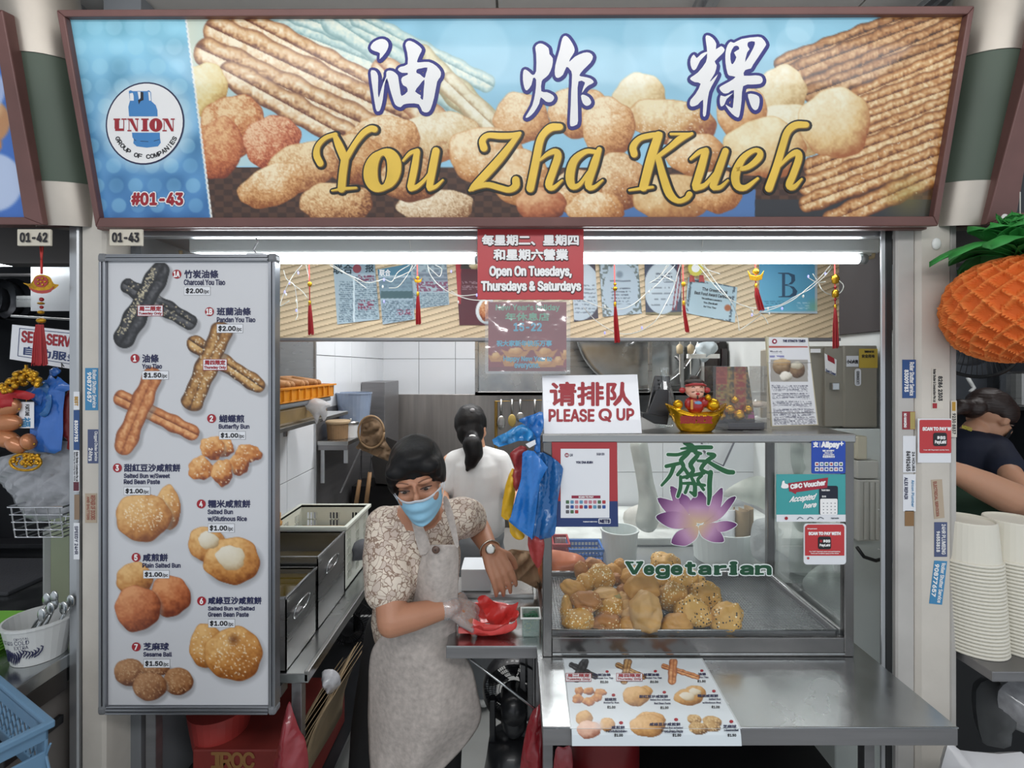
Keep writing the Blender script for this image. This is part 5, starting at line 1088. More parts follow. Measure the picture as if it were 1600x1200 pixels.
# pastries
SES = MDOT('bun_sesame', '#c8964a',('#f6ebcb', '#e8d6a4'),125,.33,.62); BSE = MDOT('bun_black_sesame', '#d0a152',('#1c1410', '#f6ebcb'),118,.33,.56); PLN = M('bun_plain', '#c8944c',.55, var=.2, scale=12, bump=.4, bscale=50); PL2 = M('bun_plain_pale', '#cda266',.55, var=.2, scale=14, bump=.3, bscale=40); BRN = MDOT('bun_brown_sesame', '#a8703a',('#f0dfb6', '#dcc492'),125,.32,.48)
buns = [(904,972,23,19,.65,1.505, SES, 'large seeded oval bun at the front left of the heap, lowest on the tray'),(917,939,22,13,-.08,1.53, BRN, 'brown loaf shaped bun lying across the left of the heap'),(888,963,10,28,.05,1.56, SES, 'long seeded bun standing at the far left edge of the heap'),
        (898,922,19,12,-.5,1.60, PLN, 'curled plain bun above the brown loaf shaped one'),(914,912,14,12,.9,1.64, SES, 'small seeded bun between the folded bun and the curled plain one'),(937,904,21,19,.7,1.67, SES, 'folded seeded bun with a deep crease at the top left of the heap'),
        (908,892,10,13,.2,1.73, BRN, 'upright brown seeded bun nearest the orange bag'),(930,882,14,8,-.2,1.76, BRN, 'flat brown bun behind the folded creased bun'),(946,926,19,6.5,.1,1.60, PL2, 'thin pale finger shaped pastry below the folded bun'),(969,884,9,10,.2,1.78, PLN, 'round dark gold knob of dough under the first green letter'),
        (957,895,13,12,.3,1.74, PLN, 'plain bun half hidden under the first green letter'),(962,906,10,8,.3,1.70, BRN, 'small brown bun in the hollow left of the tall plain buns'),(973,927,11,12,.1,1.62, BRN, 'dark brown bun deep in the middle hollow of the heap'),(957,938,13,9,.5,1.585, M('bun_greenish', '#a39a6a',.55, var=.25, scale=18, bump=.4), 'greenish filled bun showing in the centre left of the heap'),
        (952,954,20,15,.5,1.56, SES, 'seeded bun under the greenish filled one'),(947,976,21,15,.1,1.51, BRN, 'round seeded bun at the front, second from the left'),(977,940,11,13,.6,1.59, PL2, 'pale smooth triangular bun above two like it'),(979,950,12,11,.8,1.565, PL2, 'pale smooth bun, middle of the three small pale ones'),(983,961,13,10,.7,1.54, PL2, 'pale smooth bun, lowest of the three small pale ones'),
        (984,979,20,12,.3,1.51, PLN, 'plain flat bun at the front beside the big wrinkled one'),(1008,957,23,30,-.15,1.50, PL2, 'big wrinkled pale bun at the front centre of the heap'),(1004,922,25,23,.1,1.57, PLN, 'big smooth golden bun above the wrinkled one'),(990,902,20,14,.2,1.66, PLN, 'plain golden bun behind the big smooth one'),
        (1038,880,21,14,.2,1.79, BSE, 'topmost bun with black sesame behind the green lettering'),(1064,912,26,19,.35,1.69, BSE, 'wide black sesame bun below the green lettering'),(1030,909,16,13,.3,1.66, BSE, 'black sesame bun left of the wide one below the lettering'),(1051,933,21,20,.4,1.60, SES, 'round pale seeded bun right of the big smooth golden one'),
        (1101,931,22,18,.3,1.63, BSE, 'black sesame bun on the right shoulder of the heap'),(1082,962,25,26,.5,1.53, BSE, 'large square-ish black sesame bun at the front right'),(1133,970,20,28,-.65,1.51, BSE, 'dented black sesame bun at the far right end of the heap'),(1057,977,22,16,.3,1.50, PLN, 'plain bun at the front between the wrinkled and the square-ish bun'),(1091,909,10,9,.3,1.74, BSE, 'small black sesame bun peeping out at the upper right of the heap'),
        (920,955,20,16,.2,1.60, SES, 'seeded bun in the shade under the brown loaf shaped one'),(1020,940,24,20,0,1.66, PLN, 'plain bun buried in the middle of the heap'),(1106,972,14,14,0,1.57, PLN, 'plain bun tucked between the two front black sesame buns')]
def bunmesh(px, py, rx, ry, a, Y, mt, lab):
    s_ = Y / FPX; c = P(px, py, Y); hxx, hz = rx * s_ * 1.14, ry * s_ * 1.14; hy = min(max(hxx, hz) * .75,.05)
    zmin = TZ + .021; low = c.z - math.hypot(hz * math.cos(a), hxx * math.sin(a)) * .92
    rn = random.Random(int(px * 7 + py)); R = Matrix.Rotation(-a,3, 'Y'); m = MB(); U, V = 36, 24; o = Vector((rn.random() * 50, rn.random() * 50,0)); vs = []
    d1 = [Vector((rn.uniform(-.7,.7),-1, rn.uniform(-.6,.8))).normalized() for _ in range(2)]; cr_a = rn.uniform(0,3)
    for j in range(V + 1):
        th = PI * j / V
        for i in range(U):
            ph = 2 * PI * i / U; d = Vector((math.sin(th) * math.cos(ph), math.sin(th) * math.sin(ph), math.cos(th)))
            k = 1 + .20 * mnoise.noise(d * 1.3 + o) + .10 * mnoise.noise(d * 2.6 + o) + .03 * mnoise.noise(d * 6 + o) - .07 * math.exp(-(mnoise.noise(d * 1.5 - o) / .10) ** 2)
            for dd in d1: k -= .16 * math.exp(-((d - dd).length / .28) ** 2)
            pl_ = d.x * math.cos(cr_a) + d.z * math.sin(cr_a)
            if mt in (PL2, SES, PLN): k -= .10 * math.exp(-(pl_ / .09) ** 2) * max(0,-d.y)
            v = R @ Vector((d.x * hxx, d.y * hy, d.z * hz)) * k + c
            if v.z < zmin: v.z = zmin + (v.z - zmin) * .08
            vs.append(v)
    m.ell((0,0,0),1, u=U, v=V); m.v = [tuple(v) for v in vs]
    tag(m.build('fried_bun', mt, None, smooth=True), lab, 'bun', 'fried buns heaped in the display case')
for b in buns: bunmesh(*b)
# decals on the front glass
GP = front(CY0 + .006)
dl = thing('window_decal', 'green brush character above a purple lotus on the case glass', 'decal', P(1088,852, CY0 + .005))
GRN = M('decal_green', '#1d5a34',.45, var=.04); WD = M('decal_white', '#dfe6e4',.45)
Zz = (6.667,1015,680)
strokes = [[(360,85,10),(430,110,24),(475,150,18)],[(325,140,6),(430,128,16),(540,125,18),(640,125,16)],[(190,200,14),(300,200,14),(420,160,12),(530,190,12)],[(430,140,16),(385,200,18),(325,260,20),(350,330,18),(290,410,14)],
           [(172,322,16),(260,303,16),(335,285,12)],[(250,320,18),(210,420,16),(125,520,10)],[(470,180,14),(500,205,18),(425,300,22),(450,370,18),(385,440,16)],[(350,330,14),(410,420,16)],[(605,190,12),(670,210,20),(600,262,18),(535,345,18),(580,380,14),(640,395,16)],
           [(500,265,10),(590,270,14)],[(600,270,14),(700,330,20),(800,378,22),(865,385,20)],[(320,430,12),(320,540,16),(292,635,14)],[(330,440,12),(430,420,14),(560,392,16)],[(632,385,22),(622,500,22),(622,620,20),(610,715,10)],[(430,430,12),(468,520,18),(468,620,20)],
           [(345,500,10),(430,500,14),(570,520,12)],[(400,520,12),(370,595,14)],[(540,420,12),(500,470,14),(560,565,12)],[(470,620,18),(420,590,8)]]
fo = Flat(GP,.0012); fi = Flat(GP,.0020)
for s_ in strokes: fo.ribbon(s_,1.8,4,0,0, *Zz); fi.ribbon(s_,.65,4,0,0, *Zz)
petals = [([(215,530),(330,590),(400,680),(420,760),(410,850),(300,780),(240,680)],0),([(320,600),(400,640),(430,700),(415,830),(340,760),(305,670)],1),([(760,550),(740,750),(640,860),(560,910),(600,720),(680,610)],0),([(80,655),(230,680),(330,720),(410,830),(470,920),(300,860),(170,800)],0),
          ([(530,580),(610,690),(612,790),(560,910),(470,905),(415,830),(410,720),(450,650)],1),([(900,645),(800,800),(700,890),(550,930),(640,860),(740,750),(820,660)],1),([(65,850),(150,805),(280,795),(400,840),(495,930),(350,972),(230,968),(130,920)],1),
          ([(775,1105),(690,1115),(620,1100),(540,1050),(510,950),(570,930),(700,910),(710,990),(745,1020)],0),([(910,930),(820,990),(740,1008),(700,985),(695,912),(810,893)],1),([(225,1120),(280,1010),(390,965),(500,945),(495,1060),(400,1140),(330,1150)],0)]
fw_ = Flat(GP,.0002)
for i, (pt, dk) in enumerate(petals):
    q = [(1015 + a / 6.667,680 + b / 6.667) for a, b in pt]; fw_.border(cr(q,3, True),1.0)
fw_.build('lotus_outline', WD, dl)
for i, (pt, dk) in enumerate(petals):
    q = [tuple(p) for p in cr([(1015 + a / 6.667,680 + b / 6.667) for a, b in pt],3, True)]; n = len(q); base = np.array([1091.5,819.5]); tip = np.array([1015 + pt[0][0] / 6.667,680 + pt[0][1] / 6.667]); f = Flat(GP,.0004 + i * .00007); col = []
    cen = np.mean(q,0)
    rings = 5; vs = []
    for r_ in range(rings + 1):
        t = r_ / rings
        for p in q: vs.append(tuple(cen + (np.array(p) - cen) * t))
    for v in vs:
        v = np.array(v); t = np.clip(np.dot(v - base, tip - base) / np.dot(tip - base, tip - base),0,1); e = max(0, np.linalg.norm(v - cen) / 22)
        A_, B_, C_ = rgb('#cdb187'), rgb('#b88fb0'), rgb('#5f2a68'); cc = A_ + (B_ - A_) * min(1, t / .5) if t < .5 else B_ + (C_ - B_) * (t - .5) / .5 * (.95 if dk else .7)
        col.append([s2l(max(0, min(1, x - .10 * e * t))) for x in cc])
    f.add(vs,[(r_ * n + k, r_ * n + (k + 1) % n,(r_ + 1) * n + (k + 1) % n,(r_ + 1) * n + k) for r_ in range(rings) for k in range(n)]); f.c = col; f.build('petal', PR, dl)
fo.build('character_outline', WD, dl); fi.build('character', GRN, dl)
vg = thing('window_decal', 'green word Vegetarian with pale outline on the case glass', 'decal', P(1090,904, CY0 + .005))
LT = [('V',977,1005,877,897),('e',1006,1022,883,898),('g',1024,1046,883,904),('e',1048,1066,883,898),('t',1070,1087,878,898),('a',1091,1111,883,898),('r',1116,1135,883,898),('i',1140,1152,877,898),('a',1156,1177,883,898),('n',1180,1205,883,898)]
fo = Flat(GP,.0003); fi = Flat(GP,.0010)
for ch, x0, x1, y0, y1 in LT:
    fo.text(ch,(x0 + 1, y0 + 1, x1 - 1, y1 - 1),1.5,1.6); fi.text(ch,(x0 + 1, y0 + 1, x1 - 1, y1 - 1),1.5)
    if ch in 'rin':
        for f_, g in ((fo,1.6),(fi,0)):
            f_.rect(x0 - 1 - g, y1 - 3 - g,(x0 + x1) / 2 + (1 if ch != 'i' else 6) + g, y1 + g); f_.rect(x0 - 1 - g,(883 if ch != 'V' else y0) - g, x0 + 6 + g,(886) + g)
    if ch == 'V':
        for f_, g in ((fo,1.6),(fi,0)): f_.rect(x0 - g, y0 - g, x0 + 13 + g, y0 + 3 + g); f_.rect(x1 - 11 - g, y0 - g, x1 + g, y0 + 3 + g)
fo.build('lettering_outline', WD, vg); fi.build('lettering', M('decal_dark_green', '#16492f',.45), vg)
# payment placards on the glass
QP = front(CY0 - .006)
def placard(lab, pts, mt, z=CY0 - .006):
    r = thing('payment_sign', lab, 'sign', P(sum(p[0] for p in pts) / 4, max(p[1] for p in pts), z)); pl = front(z); m = MB(); m.v = [tuple(pl.at(*q, h)) for h in (0,-.0015) for q in pts]; k = len(pts)
    m.f = [tuple(range(k)), tuple(range(2 * k - 1, k - 1,-1))] + [(i, i + k,(i + 1) % k + k,(i + 1) % k) for i in range(k)]; m.build('board', mt, r); return r, pl
def rr(x0, y0, x1, y1, r): 
    return [(cx + r * math.cos(math.radians(a + k * 22.5)), cy + r * math.sin(math.radians(a + k * 22.5))) for (cx, cy, a) in ((x1 - r, y0 + r,-90),(x1 - r, y1 - r,0),(x0 + r, y1 - r,90),(x0 + r, y0 + r,180)) for k in range(5)]
pr, pl = placard('red and navy payment placard with a white card at the left of the glass',[(862,691),(964,691),(966,823),(867,823)], M('placard_red', '#a63439',.4))
NB = M('placard_navy', '#24376a',.4); f = Flat(pl,.0008); f.fill([(865.5,783),(965,783),(966,823),(867,823)]); f.build('lower_band', NB, pr)
f = Flat(pl,.0014); f.rect(876,701,952,809); f.rrect(935,810,954,818,1.5); f.build('white_card', PAPER, pr)
f = Flat(pl,.0020); f.disc(885.5,711,3.4); f.rect(893,774,938,778.5); f.build('red_marks', M('card_crimson', '#8c1f3c',.5), pr)
f = Flat(pl,.0026); f.text('SCAN TO PAY',(904,774.9,927,777.6),.2, res=1); f.text('SG',(883.5,709.6,887.5,712.4),.15, res=1); f.build('lettering', WINK, pr)
f = Flat(pl,.0020); f.text('YOU ZHA KUEH',(900,720.5,926,724),.3, res=1); f.text('QR',(890,709,895,713),.1, res=1); f.text('SGQR UEN',(932,707.5,944,711.5),.1, res=1); f.text('NETS',(937,811.5,952.5,816.5),.6); f.build('lettering', NAVY, pr)
rnd = random.Random(5); cols = [M('chip_' + c, h,.5) for c, h in (('red', '#a8363c'),('blue', '#2f4f94'),('teal', '#5c8fae'),('grey', '#5c5a60'),('green', '#4a6b4a'),('pink', '#b87a86'))]
chips = {}
for j in range(3):
    for i in range(9 if j < 2 else 3):
        c = rnd.choice(cols); chips.setdefault(c.name,(c, Flat(pl,.0020)))[1].rrect(884 + i * 7.1,781.5 + j * 7.6,889.3 + i * 7.1,786.8 + j * 7.6,1)
for c, f in chips.values(): f.build('logo_chips', c, pr)
f = Flat(pl,.0014); f.text('Acceptance is subject to terms',(911,814,933,816),.1, res=1); f.build('small_print', WINK, pr)
pr, pl = placard('square blue payment sticker at the top right of the glass', rr(1268,689,1321,740,2.5), M('sticker_blue', '#2047a8',.4))
f = Flat(pl,.0010); f.text('Alipay',(1283.5,690.5,1311,700.5),.9); f.text('+',(1311.5,690,1317.5,696),.5); f.text('支',(1270.5,690.5,1278,698.5),.5, font=None); f.rect(1280.3,691,1281,699); f.text('WE ACCEPT',(1285,703,1303,705.5),.25, res=1); f.text('Alipay+ and',(1288,706.5,1300,708.8),.15, res=1); f.text('QR code PAYMENT',(1286,709.5,1303,711.5),.15, res=1); f.text('欢迎使用支付',(1285,712,1304,715),.2, font=None, res=1)
for j in range(2):
    for i in range(6): f.rrect(1273 + i * 7.5,722 + j * 8,1279 + i * 7.5,728 + j * 8,1)
f.build('lettering', WINK, pr); chips = {}
for j in range(2):
    for i in range(6): c = cols[(i * 2 + j * 3) % 6]; chips.setdefault(c.name,(c, Flat(pl,.0018)))[1].rect(1274.3 + i * 7.5,723.5 + j * 8,1277.7 + i * 7.5,726.5 + j * 8)
for c, f in chips.values(): f.build('logo_chips', c, pr)
pr, pl = placard('teal voucher poster with a red ribbon banner on the right of the glass',[(1213,741),(1321,741),(1321,815),(1213,815)], M('poster_teal', '#3f9c9e',.4), CY0 - .004)
f = Flat(pl,.0008); f.rect(1213,804,1321,815); f.build('white_band', PAPER, pr)
f = Flat(pl,.0009); f.rrect(1279.5,759,1309,804,3); f.build('phone_body', M('phone_navy', '#12162c',.4), pr)
f = Flat(pl,.0016); f.rrect(1281,779,1308,804,2); f.fill([(1221,757),(1222,752),(1225,751),(1226,755),(1231,757),(1231,762),(1224,763),(1220,761)], smooth=3); f.text('$100',(1284,774,1290,777),.15, res=1); f.text('Voucher balance',(1283,764,1296,767),.1, res=1)
f.text('Accepted', None,.5, quad=[(1232,776.5),(1275.5,771),(1274.5,782),(1232,786.5)], shear=.12); f.text('here', None,.5, quad=[(1255,787),(1276.5,784),(1276,791.5),(1255,794)], shear=.12); f.build('lettering', WINK, pr)
f = Flat(pl,.0013); f.fill([(1231,755),(1293.5,746),(1292,762),(1244,769),(1243,772),(1236,768),(1233,768)]); f.build('banner', M('banner_red', '#9e2436',.4), pr)
f = Flat(pl,.0021); f.text('CDC Voucher', None,.7, quad=[(1234.5,757),(1289,750),(1288.5,757.5),(1235,763.5)]); f.build('banner_lettering', WINK, pr)
f = Flat(pl,.0022); [f.disc(1286 + 6 * i,786 + 5 * j,1.0,.7,8) for i in range(4) for j in range(4)]; [f.ribbon([(1229 + 16 * i,811,.6),(1233 + 16 * i,808,.6),(1238 + 16 * i,810,.6)]) for i in (1,2,3)]; f.text('People Association',(1298,808,1310,811),.1, res=1); f.build('small_marks', M('slate_ink', '#55606c',.5), pr)
f = Flat(pl,.0022); f.disc(1228,809.5,2.6); f.build('red_logo', RED, pr)
pr, pl = placard('red scan to pay sticker low on the right of the glass', rr(1256,818,1322,882,5), PAPER)
f = Flat(pl,.0010); f.fill([(1257.5,823),(1262,819.5),(1316,819.5),(1319,823),(1319,868),(1257.5,868)]); f.disc(1262.5,872,2); f.build('red_field', M('sticker_red', '#bb3438',.4), pr)
f = Flat(pl,.0018); f.text('SCAN TO PAY WITH',(1263,831,1312.5,835.5),.5); f.text('FAST payment network',(1261,825,1276,827),.1, res=1); f.text('For FAST Payment users and participating',(1264,860.5,1312,862.5),.1, res=1); f.text('Terms and conditions apply to this sticker',(1266,863.5,1310,865.5),.1, res=1); f.build('lettering', WINK, pr)
f = Flat(pl,.0018); f.rrect(1277.5,838,1298,858,3.5); f.build('black_tile', INK, pr)
f = Flat(pl,.0025); f.text('DBS',(1286,843,1296,847),.35); f.text('PayLah!',(1280,849.5,1296,854),.3); f.build('tile_lettering', WINK, pr); f = Flat(pl,.0025); f.rect(1280,843,1284,847); f.build('tile_mark', RED, pr)
# ---------------------------------------------------------------- things on top of the case
TZ1 = CZ1 + .001
qs = thing('queue_sign', 'white tent sign with red words PLEASE Q UP on the case', 'sign', P(925,677,1.45))
QP2 = Pl(P(925,677,1.445),(1,0,0), Vector((0,.05,.17)))
m = MB(); pts = [(847,587),(996,585),(1003,677),(850,678)]; m.v = [tuple(QP2.at(*q, h)) for h in (0,-.003) for q in pts]; m.f = [(0,1,2,3),(4,7,6,5),(0,4,5,1),(1,5,6,2),(2,6,7,3),(3,7,4,0)]; m.build('front_board', M('sign_white', '#e2e3e8',.3, coat=.3, var=.01), qs, bev=.001)
m = MB(); a, b = QP2.at(849,588,-.003), QP2.at(995,586,-.003); m.add([a, b, b + Vector((.01,.06,-.165)), a + Vector((-.005,.06,-.165))],[(0,1,2,3)]); m.build('rear_board', M('sign_white'), qs, solid=.002)
f = Flat(QP2,.0010); f.text('请排队',(860,598,986,633.5),1.3, font=None); f.text('PLEASE',(858,640,928,658.5),1.0); f.text('Q',(936,639,955,658.5),1.0); f.text('UP',(964,639,990,656.5),1.0); f.build('lettering', RED, qs)
ph = thing('phone', 'black phone standing in a black holder behind the queue sign', 'phone', P(1025,668,1.56))
PB_ = M('phone_black', '#15161a',.25, coat=.4)
def slabq(pts, Y0, dY, t, mt, name, par, bev=.003):
    m = MB(); n = len(pts); ym = max(p[1] for p in pts); q = [P(x, y, Y0 + dY * (ym - y) / 80) for x, y in pts]; m.v = [tuple(p) for p in q] + [tuple(p + Vector((0, t,0))) for p in q]
    m.f = [tuple(range(n)), tuple(range(2 * n - 1, n - 1,-1))] + [(i, i + n,(i + 1) % n + n,(i + 1) % n) for i in range(n)]; return m.build(name, mt, par, bev=bev)
slabq([(1023,587),(1048,588),(1040,660),(1008,655)],1.57,.03,.008, PB_, 'handset', ph); slabq([(1026,609),(1045,609),(1045,655),(1010,650)],1.555,.02,.008, M('stand_black', '#222328',.4), 'stand', ph); slabq([(1005,645),(1045,652),(1043,664),(1022,662),(1004,652)],1.54,.01,.05, BLACK, 'foot', ph)
for k in range(3): MB().ell(P(1029 + k * .6,594 + k * 6,1.562),.004, u=10, v=6).build('camera_lens', BLACK, ph, smooth=True)
bt = thing('glass_bottle', 'empty clear glass bottle behind the gold ingot figurine', 'bottle', P(1038,665,1.60))
MB().lathe([(.001,.002),(.028,.002),(.031,.01),(.031,.09),(.026,.12),(.014,.15),(.012,.185),(.014,.186),(.014,.195),(.011,.196)],(xat(1038,1.60),1.60, TZ1),28).build('bottle', MGLASS('bottle_glass',(.9,.93,.93,1),.12,.03,.04), bt, smooth=True)
fg = thing('wealth_figurine', 'smiling red robed figurine seated in a gold ingot boat', 'figurine',(xat(1087,1.5),1.5, TZ1))
s_ = 1.5 / FPX; fx = xat(1087,1.5)
m = MB(); V = 12; U = 40
for j in range(V + 1):
    t = j / V; a = .048 + .045 * t ** .8; b = .03 + .018 * t
    for i in range(U):
        ph_ = 2 * PI * i / U; cx_, sy_ = math.cos(ph_), math.sin(ph_); z = t * (.052 + .034 * abs(cx_) ** 3); n_ = 1 + .03 * math.sin(ph_ * 14) * math.sin(t * 12)
        m.v.append((fx + a * cx_ * n_,1.5 + b * sy_ * n_, TZ1 + z))
for j in range(V):
    for i in range(U): m.f.append((j * U + i, j * U + (i + 1) % U,(j + 1) * U + (i + 1) % U,(j + 1) * U + i))
m.f.append(tuple(range(U - 1,-1,-1))); m.f.append(tuple(V * U + i for i in range(U))); m.build('ingot_boat', GOLD, fg, smooth=True)
m = MB(); [m.tube([(fx + .0 + .075 * math.cos(a) ,1.5 - .041 * math.sin(a), TZ1 + .05),(fx + .08 * math.cos(a),1.5 - .046 * math.sin(a), TZ1 + .053)],.004,8) for a in [PI * k / 9 for k in range(10)]]; m.build('coin_row', GOLD, fg, smooth=True)
f = Flat(front(1.5 - .047),.002); f.text('招财进宝',(1063,650,1112,661),1.1, font=None); f.build('lettering', M('deep_red_print', '#8c1c14',.4), fg)
FR = M('robe_red', '#9c1d20',.3, coat=.4); FS = M('figurine_skin', '#dba48c',.3, coat=.4); FB = M('figurine_dark', '#2c211c',.4)
hc = Vector((fx - .006,1.492, TZ1 + .128)); MB().ell(hc,(.029,.025,.026), u=20, v=14).ell(hc + Vector((0,-.008,-.012)),(.024,.018,.015), u=16, v=10).build('head', FS, fg, smooth=True)
MB().ell((fx - .003,1.497, TZ1 + .082),(.028,.022,.030), u=18, v=12).ell((fx + .022,1.49, TZ1 + .09),(.014,.012,.016), u=12, v=8).ell((fx - .026,1.49, TZ1 + .085),(.012,.012,.018), u=12, v=8).build('robe', FR, fg, smooth=True)
MB().ell(hc + Vector((0,.002,.022)),(.030,.026,.012), u=18, v=8).ell(hc + Vector((0,.006,.034)),(.014,.014,.010), u=12, v=8).build('hat', FB, fg, smooth=True); MB().tube([hc + Vector((-.03,-.008,.012)), hc + Vector((-.015,-.025,.017)), hc + Vector((.015,-.025,.017)), hc + Vector((.03,-.008,.012))],.004,8).build('hat_band', FR, fg, smooth=True)
for s in (-1,1): MB().ell(hc + Vector((s * .038,0,-.002)),(.010,.005,.009), u=12, v=8).build('hat_wing', FR, fg, smooth=True)
MB().ell(hc + Vector((0,-.0265,-.001)),.005, u=10, v=6).build('nose', FS, fg, smooth=True)
m = MB(); [m.tube([hc + Vector((s * (.008 + k * .0028),-.0245 + k * .0012,.007 + .003 * math.sin(PI * k / 3))) for k in range(4)],.0009,5) for s in (-1,1)]; m.tube([hc + Vector((s * .018,-.024,-.004 - abs(s) * .003)) for s in (-1,-.5)],.001,5).tube([hc + Vector((s * .018,-.024,-.004 - abs(s) * .003)) for s in (.5,1)],.001,5); m.build('eyes_and_whiskers', FB, fg)
MB().ell(hc + Vector((0,-.0265,-.012)),(.006,.003,.004), u=10, v=6).build('mouth', M('mouth_red', '#b3232a',.4), fg, smooth=True); MB().ell(hc + Vector((0,-.025,-.023)),(.003,.003,.006), u=8, v=6).build('beard', FB, fg, smooth=True)
MB().ell((fx - .001,1.478, TZ1 + .088),(.012,.004,.006), u=12, v=6).build('belt_plate', M('belt_blue', '#6f9ac0',.3), fg, smooth=True); bx('scroll',(fx - .026, fx - .018,1.47,1.474, TZ1 + .068, TZ1 + .098), M('scroll_orange', '#c98a3c',.4), fg)
MB().ell((fx + .028,1.475, TZ1 + .105),.009, u=14, v=10).build('pearl', GOLD, fg, smooth=True)
for x, r_ in ((fx - .058,.015),(fx + .048,.020)): MB().ell((x,1.49, TZ1 + .082), r_, u=16, v=10).build('gold_ball', GOLD, fg, smooth=True)
ab = thing('gift_box', 'clear plastic box with gold and red festive card inside', 'box', P(1155,672,1.52))
ax0, ax1 = xat(1113,1.53), xat(1197,1.53); bx('base',(ax0 + .05, ax1 - .004,1.53,1.63, TZ1, TZ1 + .022), M('plum_black', '#241a24',.3), ab)
bx('cover',(ax0, ax1,1.525,1.64, TZ1 + .002, TZ1 + .20), MGLASS('acrylic',(.96,.96,.94,1),.10,.03), ab,0)
A = Art(1110,565,1200,675,2, '#5a4a2c'); A.a += ((A.n1 - .5) * .5 + (A.n2 - .5) * .3)[..., None] * np.array([1,.8,.3]); A.rect(1110,565,1140,640, '#b9963f',.45); A.rect(1118,572,1136,600, '#a8242a',.6); A.rect(1147,570,1166,640, '#c86a2a',.5); A.lines(1150,572,1164,640,12, '#8c1a14',.9,4,.7); A.lines(1120,580,1134,650,11, '#7c1a18',.7,4,.7); A.rect(1112,655,1198,675, '#2a1f24'); A.lines(1155,640,1185,655,8, '#a83c8c',.8,3,.7)
A.build('card', front(1.56),[(1119,573),(1168,573),(1180,660),(1118,662)],1.5, PRG, ab); 
for i, (x, y, r_) in enumerate(((1140,640,.016),(1154,648,.018),(1168,640,.014),(1148,625,.012),(1127,650,.013))): MB().ell(P(x, y,1.55), r_, u=14, v=10, nz=.3, nf=200).build('gold_trinket', GOLD, ab, smooth=True)
MB().ell(P(1182,632,1.57),(.022,.015,.010), u=14, v=8).build('pale_stone', M('pale_stone', '#c9b9ac',.3), ab, smooth=True)
ar = thing('article_stand', 'white news article clipped on a leaning frame, with a bowl photograph', 'frame', P(1240,665,1.56))
A = Art(1195,525,1282,668,2, '#d3d4d8'); A.rect(1200,541,1262,543, '#a84438'); A.lines(1202,548,1222,552,4, '#4a4a58',.8,2,.6); A.lines(1203,556,1225,559,4, '#3a3c8c',.6,3,.6); A.rect(1204,562,1262,596, '#9a9690')
A.bun(1222,573,15,13, lo='#4a3a2a', mid='#7a6248', hi='#b8a080', lump=.02); A.bun(1222,566,14,5, lo='#8a6c48', mid='#b89a70', hi='#cdb48c', lump=.02); A.bun(1246,578,12,13, lo='#3a2c22', mid='#6a5240', hi='#9a8060', lump=.02); A.bun(1245,571,10,6, lo='#8f8370', mid='#bcb49f', hi='#d8d2c2'); A.bun(1228,588,10,8, lo='#7c766a', mid='#cfcabd', hi='#ece8de')
for i in range(5): A.lines(1206 + i * .8,602 + i * 12.3,1262 + i * 3,611 + i * 12.3 + (3 if i > 2 else 0),2.8, '#3c3e50',.75,1.1)
A.rect(1197,525,1201,668, '#b9b49a'); APl = Pl(P(1238,664,1.555),(1,.0,0),(0,.06,.26))
m = MB(); pts = [(1197,526),(1263,527),(1279,664),(1206,666)]; m.v = [tuple(APl.at(*q, h)) for h in (-.0006,-.008) for q in pts]; m.f = [(0,1,2,3),(4,7,6,5),(0,4,5,1),(1,5,6,2),(2,6,7,3),(3,7,4,0)]; m.build('backing_board', M('cream_board', '#b7ae94',.6), ar)
A.build('article', APl,[(1198,527),(1262,528),(1277,663),(1207,665)],1.1, PR, ar)
f = Flat(APl,.0008); f.text('THE STRAITS TIMES',(1223,531,1258,534.5),.3, res=1); f.build('masthead', NAVY, ar); f = Flat(APl,.0008); f.disc(1210,533.5,4); f.build('logo', M('card_crimson'), ar); f = Flat(APl,.0014); f.disc(1210,533.5,1.8); f.build('logo_eye', PAPER, ar)
m = MB(); [m.tube([APl.at(1198, y,.002), APl.at(1268 + k * 5, y,.002)],.0006,4) for k, y in enumerate((567,645))]; m.build('wire', STEELD, ar)
# metal cabinets, junction boxes and trunking on the right
GC = M('beige_cabinet', '#918c80',.45,.1, var=.05)
c1 = thing('metal_cabinet', 'beige metal cabinet with a hasp and a small flag sticker', 'cabinet', P(1290,668,1.9))
MB().cbox(xat(1263,1.92), xat(1316,1.92),1.92,2.3, zat(668,1.92), zat(541,1.92),.006).build('body', GC, c1); bx('door',(xat(1288,1.91), xat(1316,1.91),1.905,1.92, zat(666,1.91), zat(543,1.91)), GC, c1); bx('hasp',(xat(1297,1.9), xat(1308,1.9),1.885,1.905, zat(609,1.9), zat(598,1.9)), STEELT, c1)
f = Flat(front(1.903),.001); f.fill([(1288,552),(1307,562),(1306,588),(1289,580)]); f.rect(1266,545,1282,551); f.build('sticker', WINK, c1); f = Flat(front(1.903),.002); f.fill([(1292,554),(1303,560),(1304,569),(1293,563)]); f.build('flag', RED, c1); f = Flat(front(1.903),.0026); f.text('East Coast', None,.2, res=1, quad=[(1290,576),(1305,583),(1305,587),(1290,580)]); f.build('lettering', NB, c1)
c2 = thing('metal_cabinet', 'beige metal cabinet with a yellow label, beside the white trunking', 'cabinet', P(1345,668,1.9))
MB().cbox(xat(1318,1.90), xat(1372,1.90),1.90,2.3, zat(668,1.9), zat(540,1.9),.006).build('body', GC, c2); f = Flat(front(1.899),.001); f.rect(1342,545,1371,575); f.build('yellow_label', M('label_yellow', '#c2a63c',.5), c2)
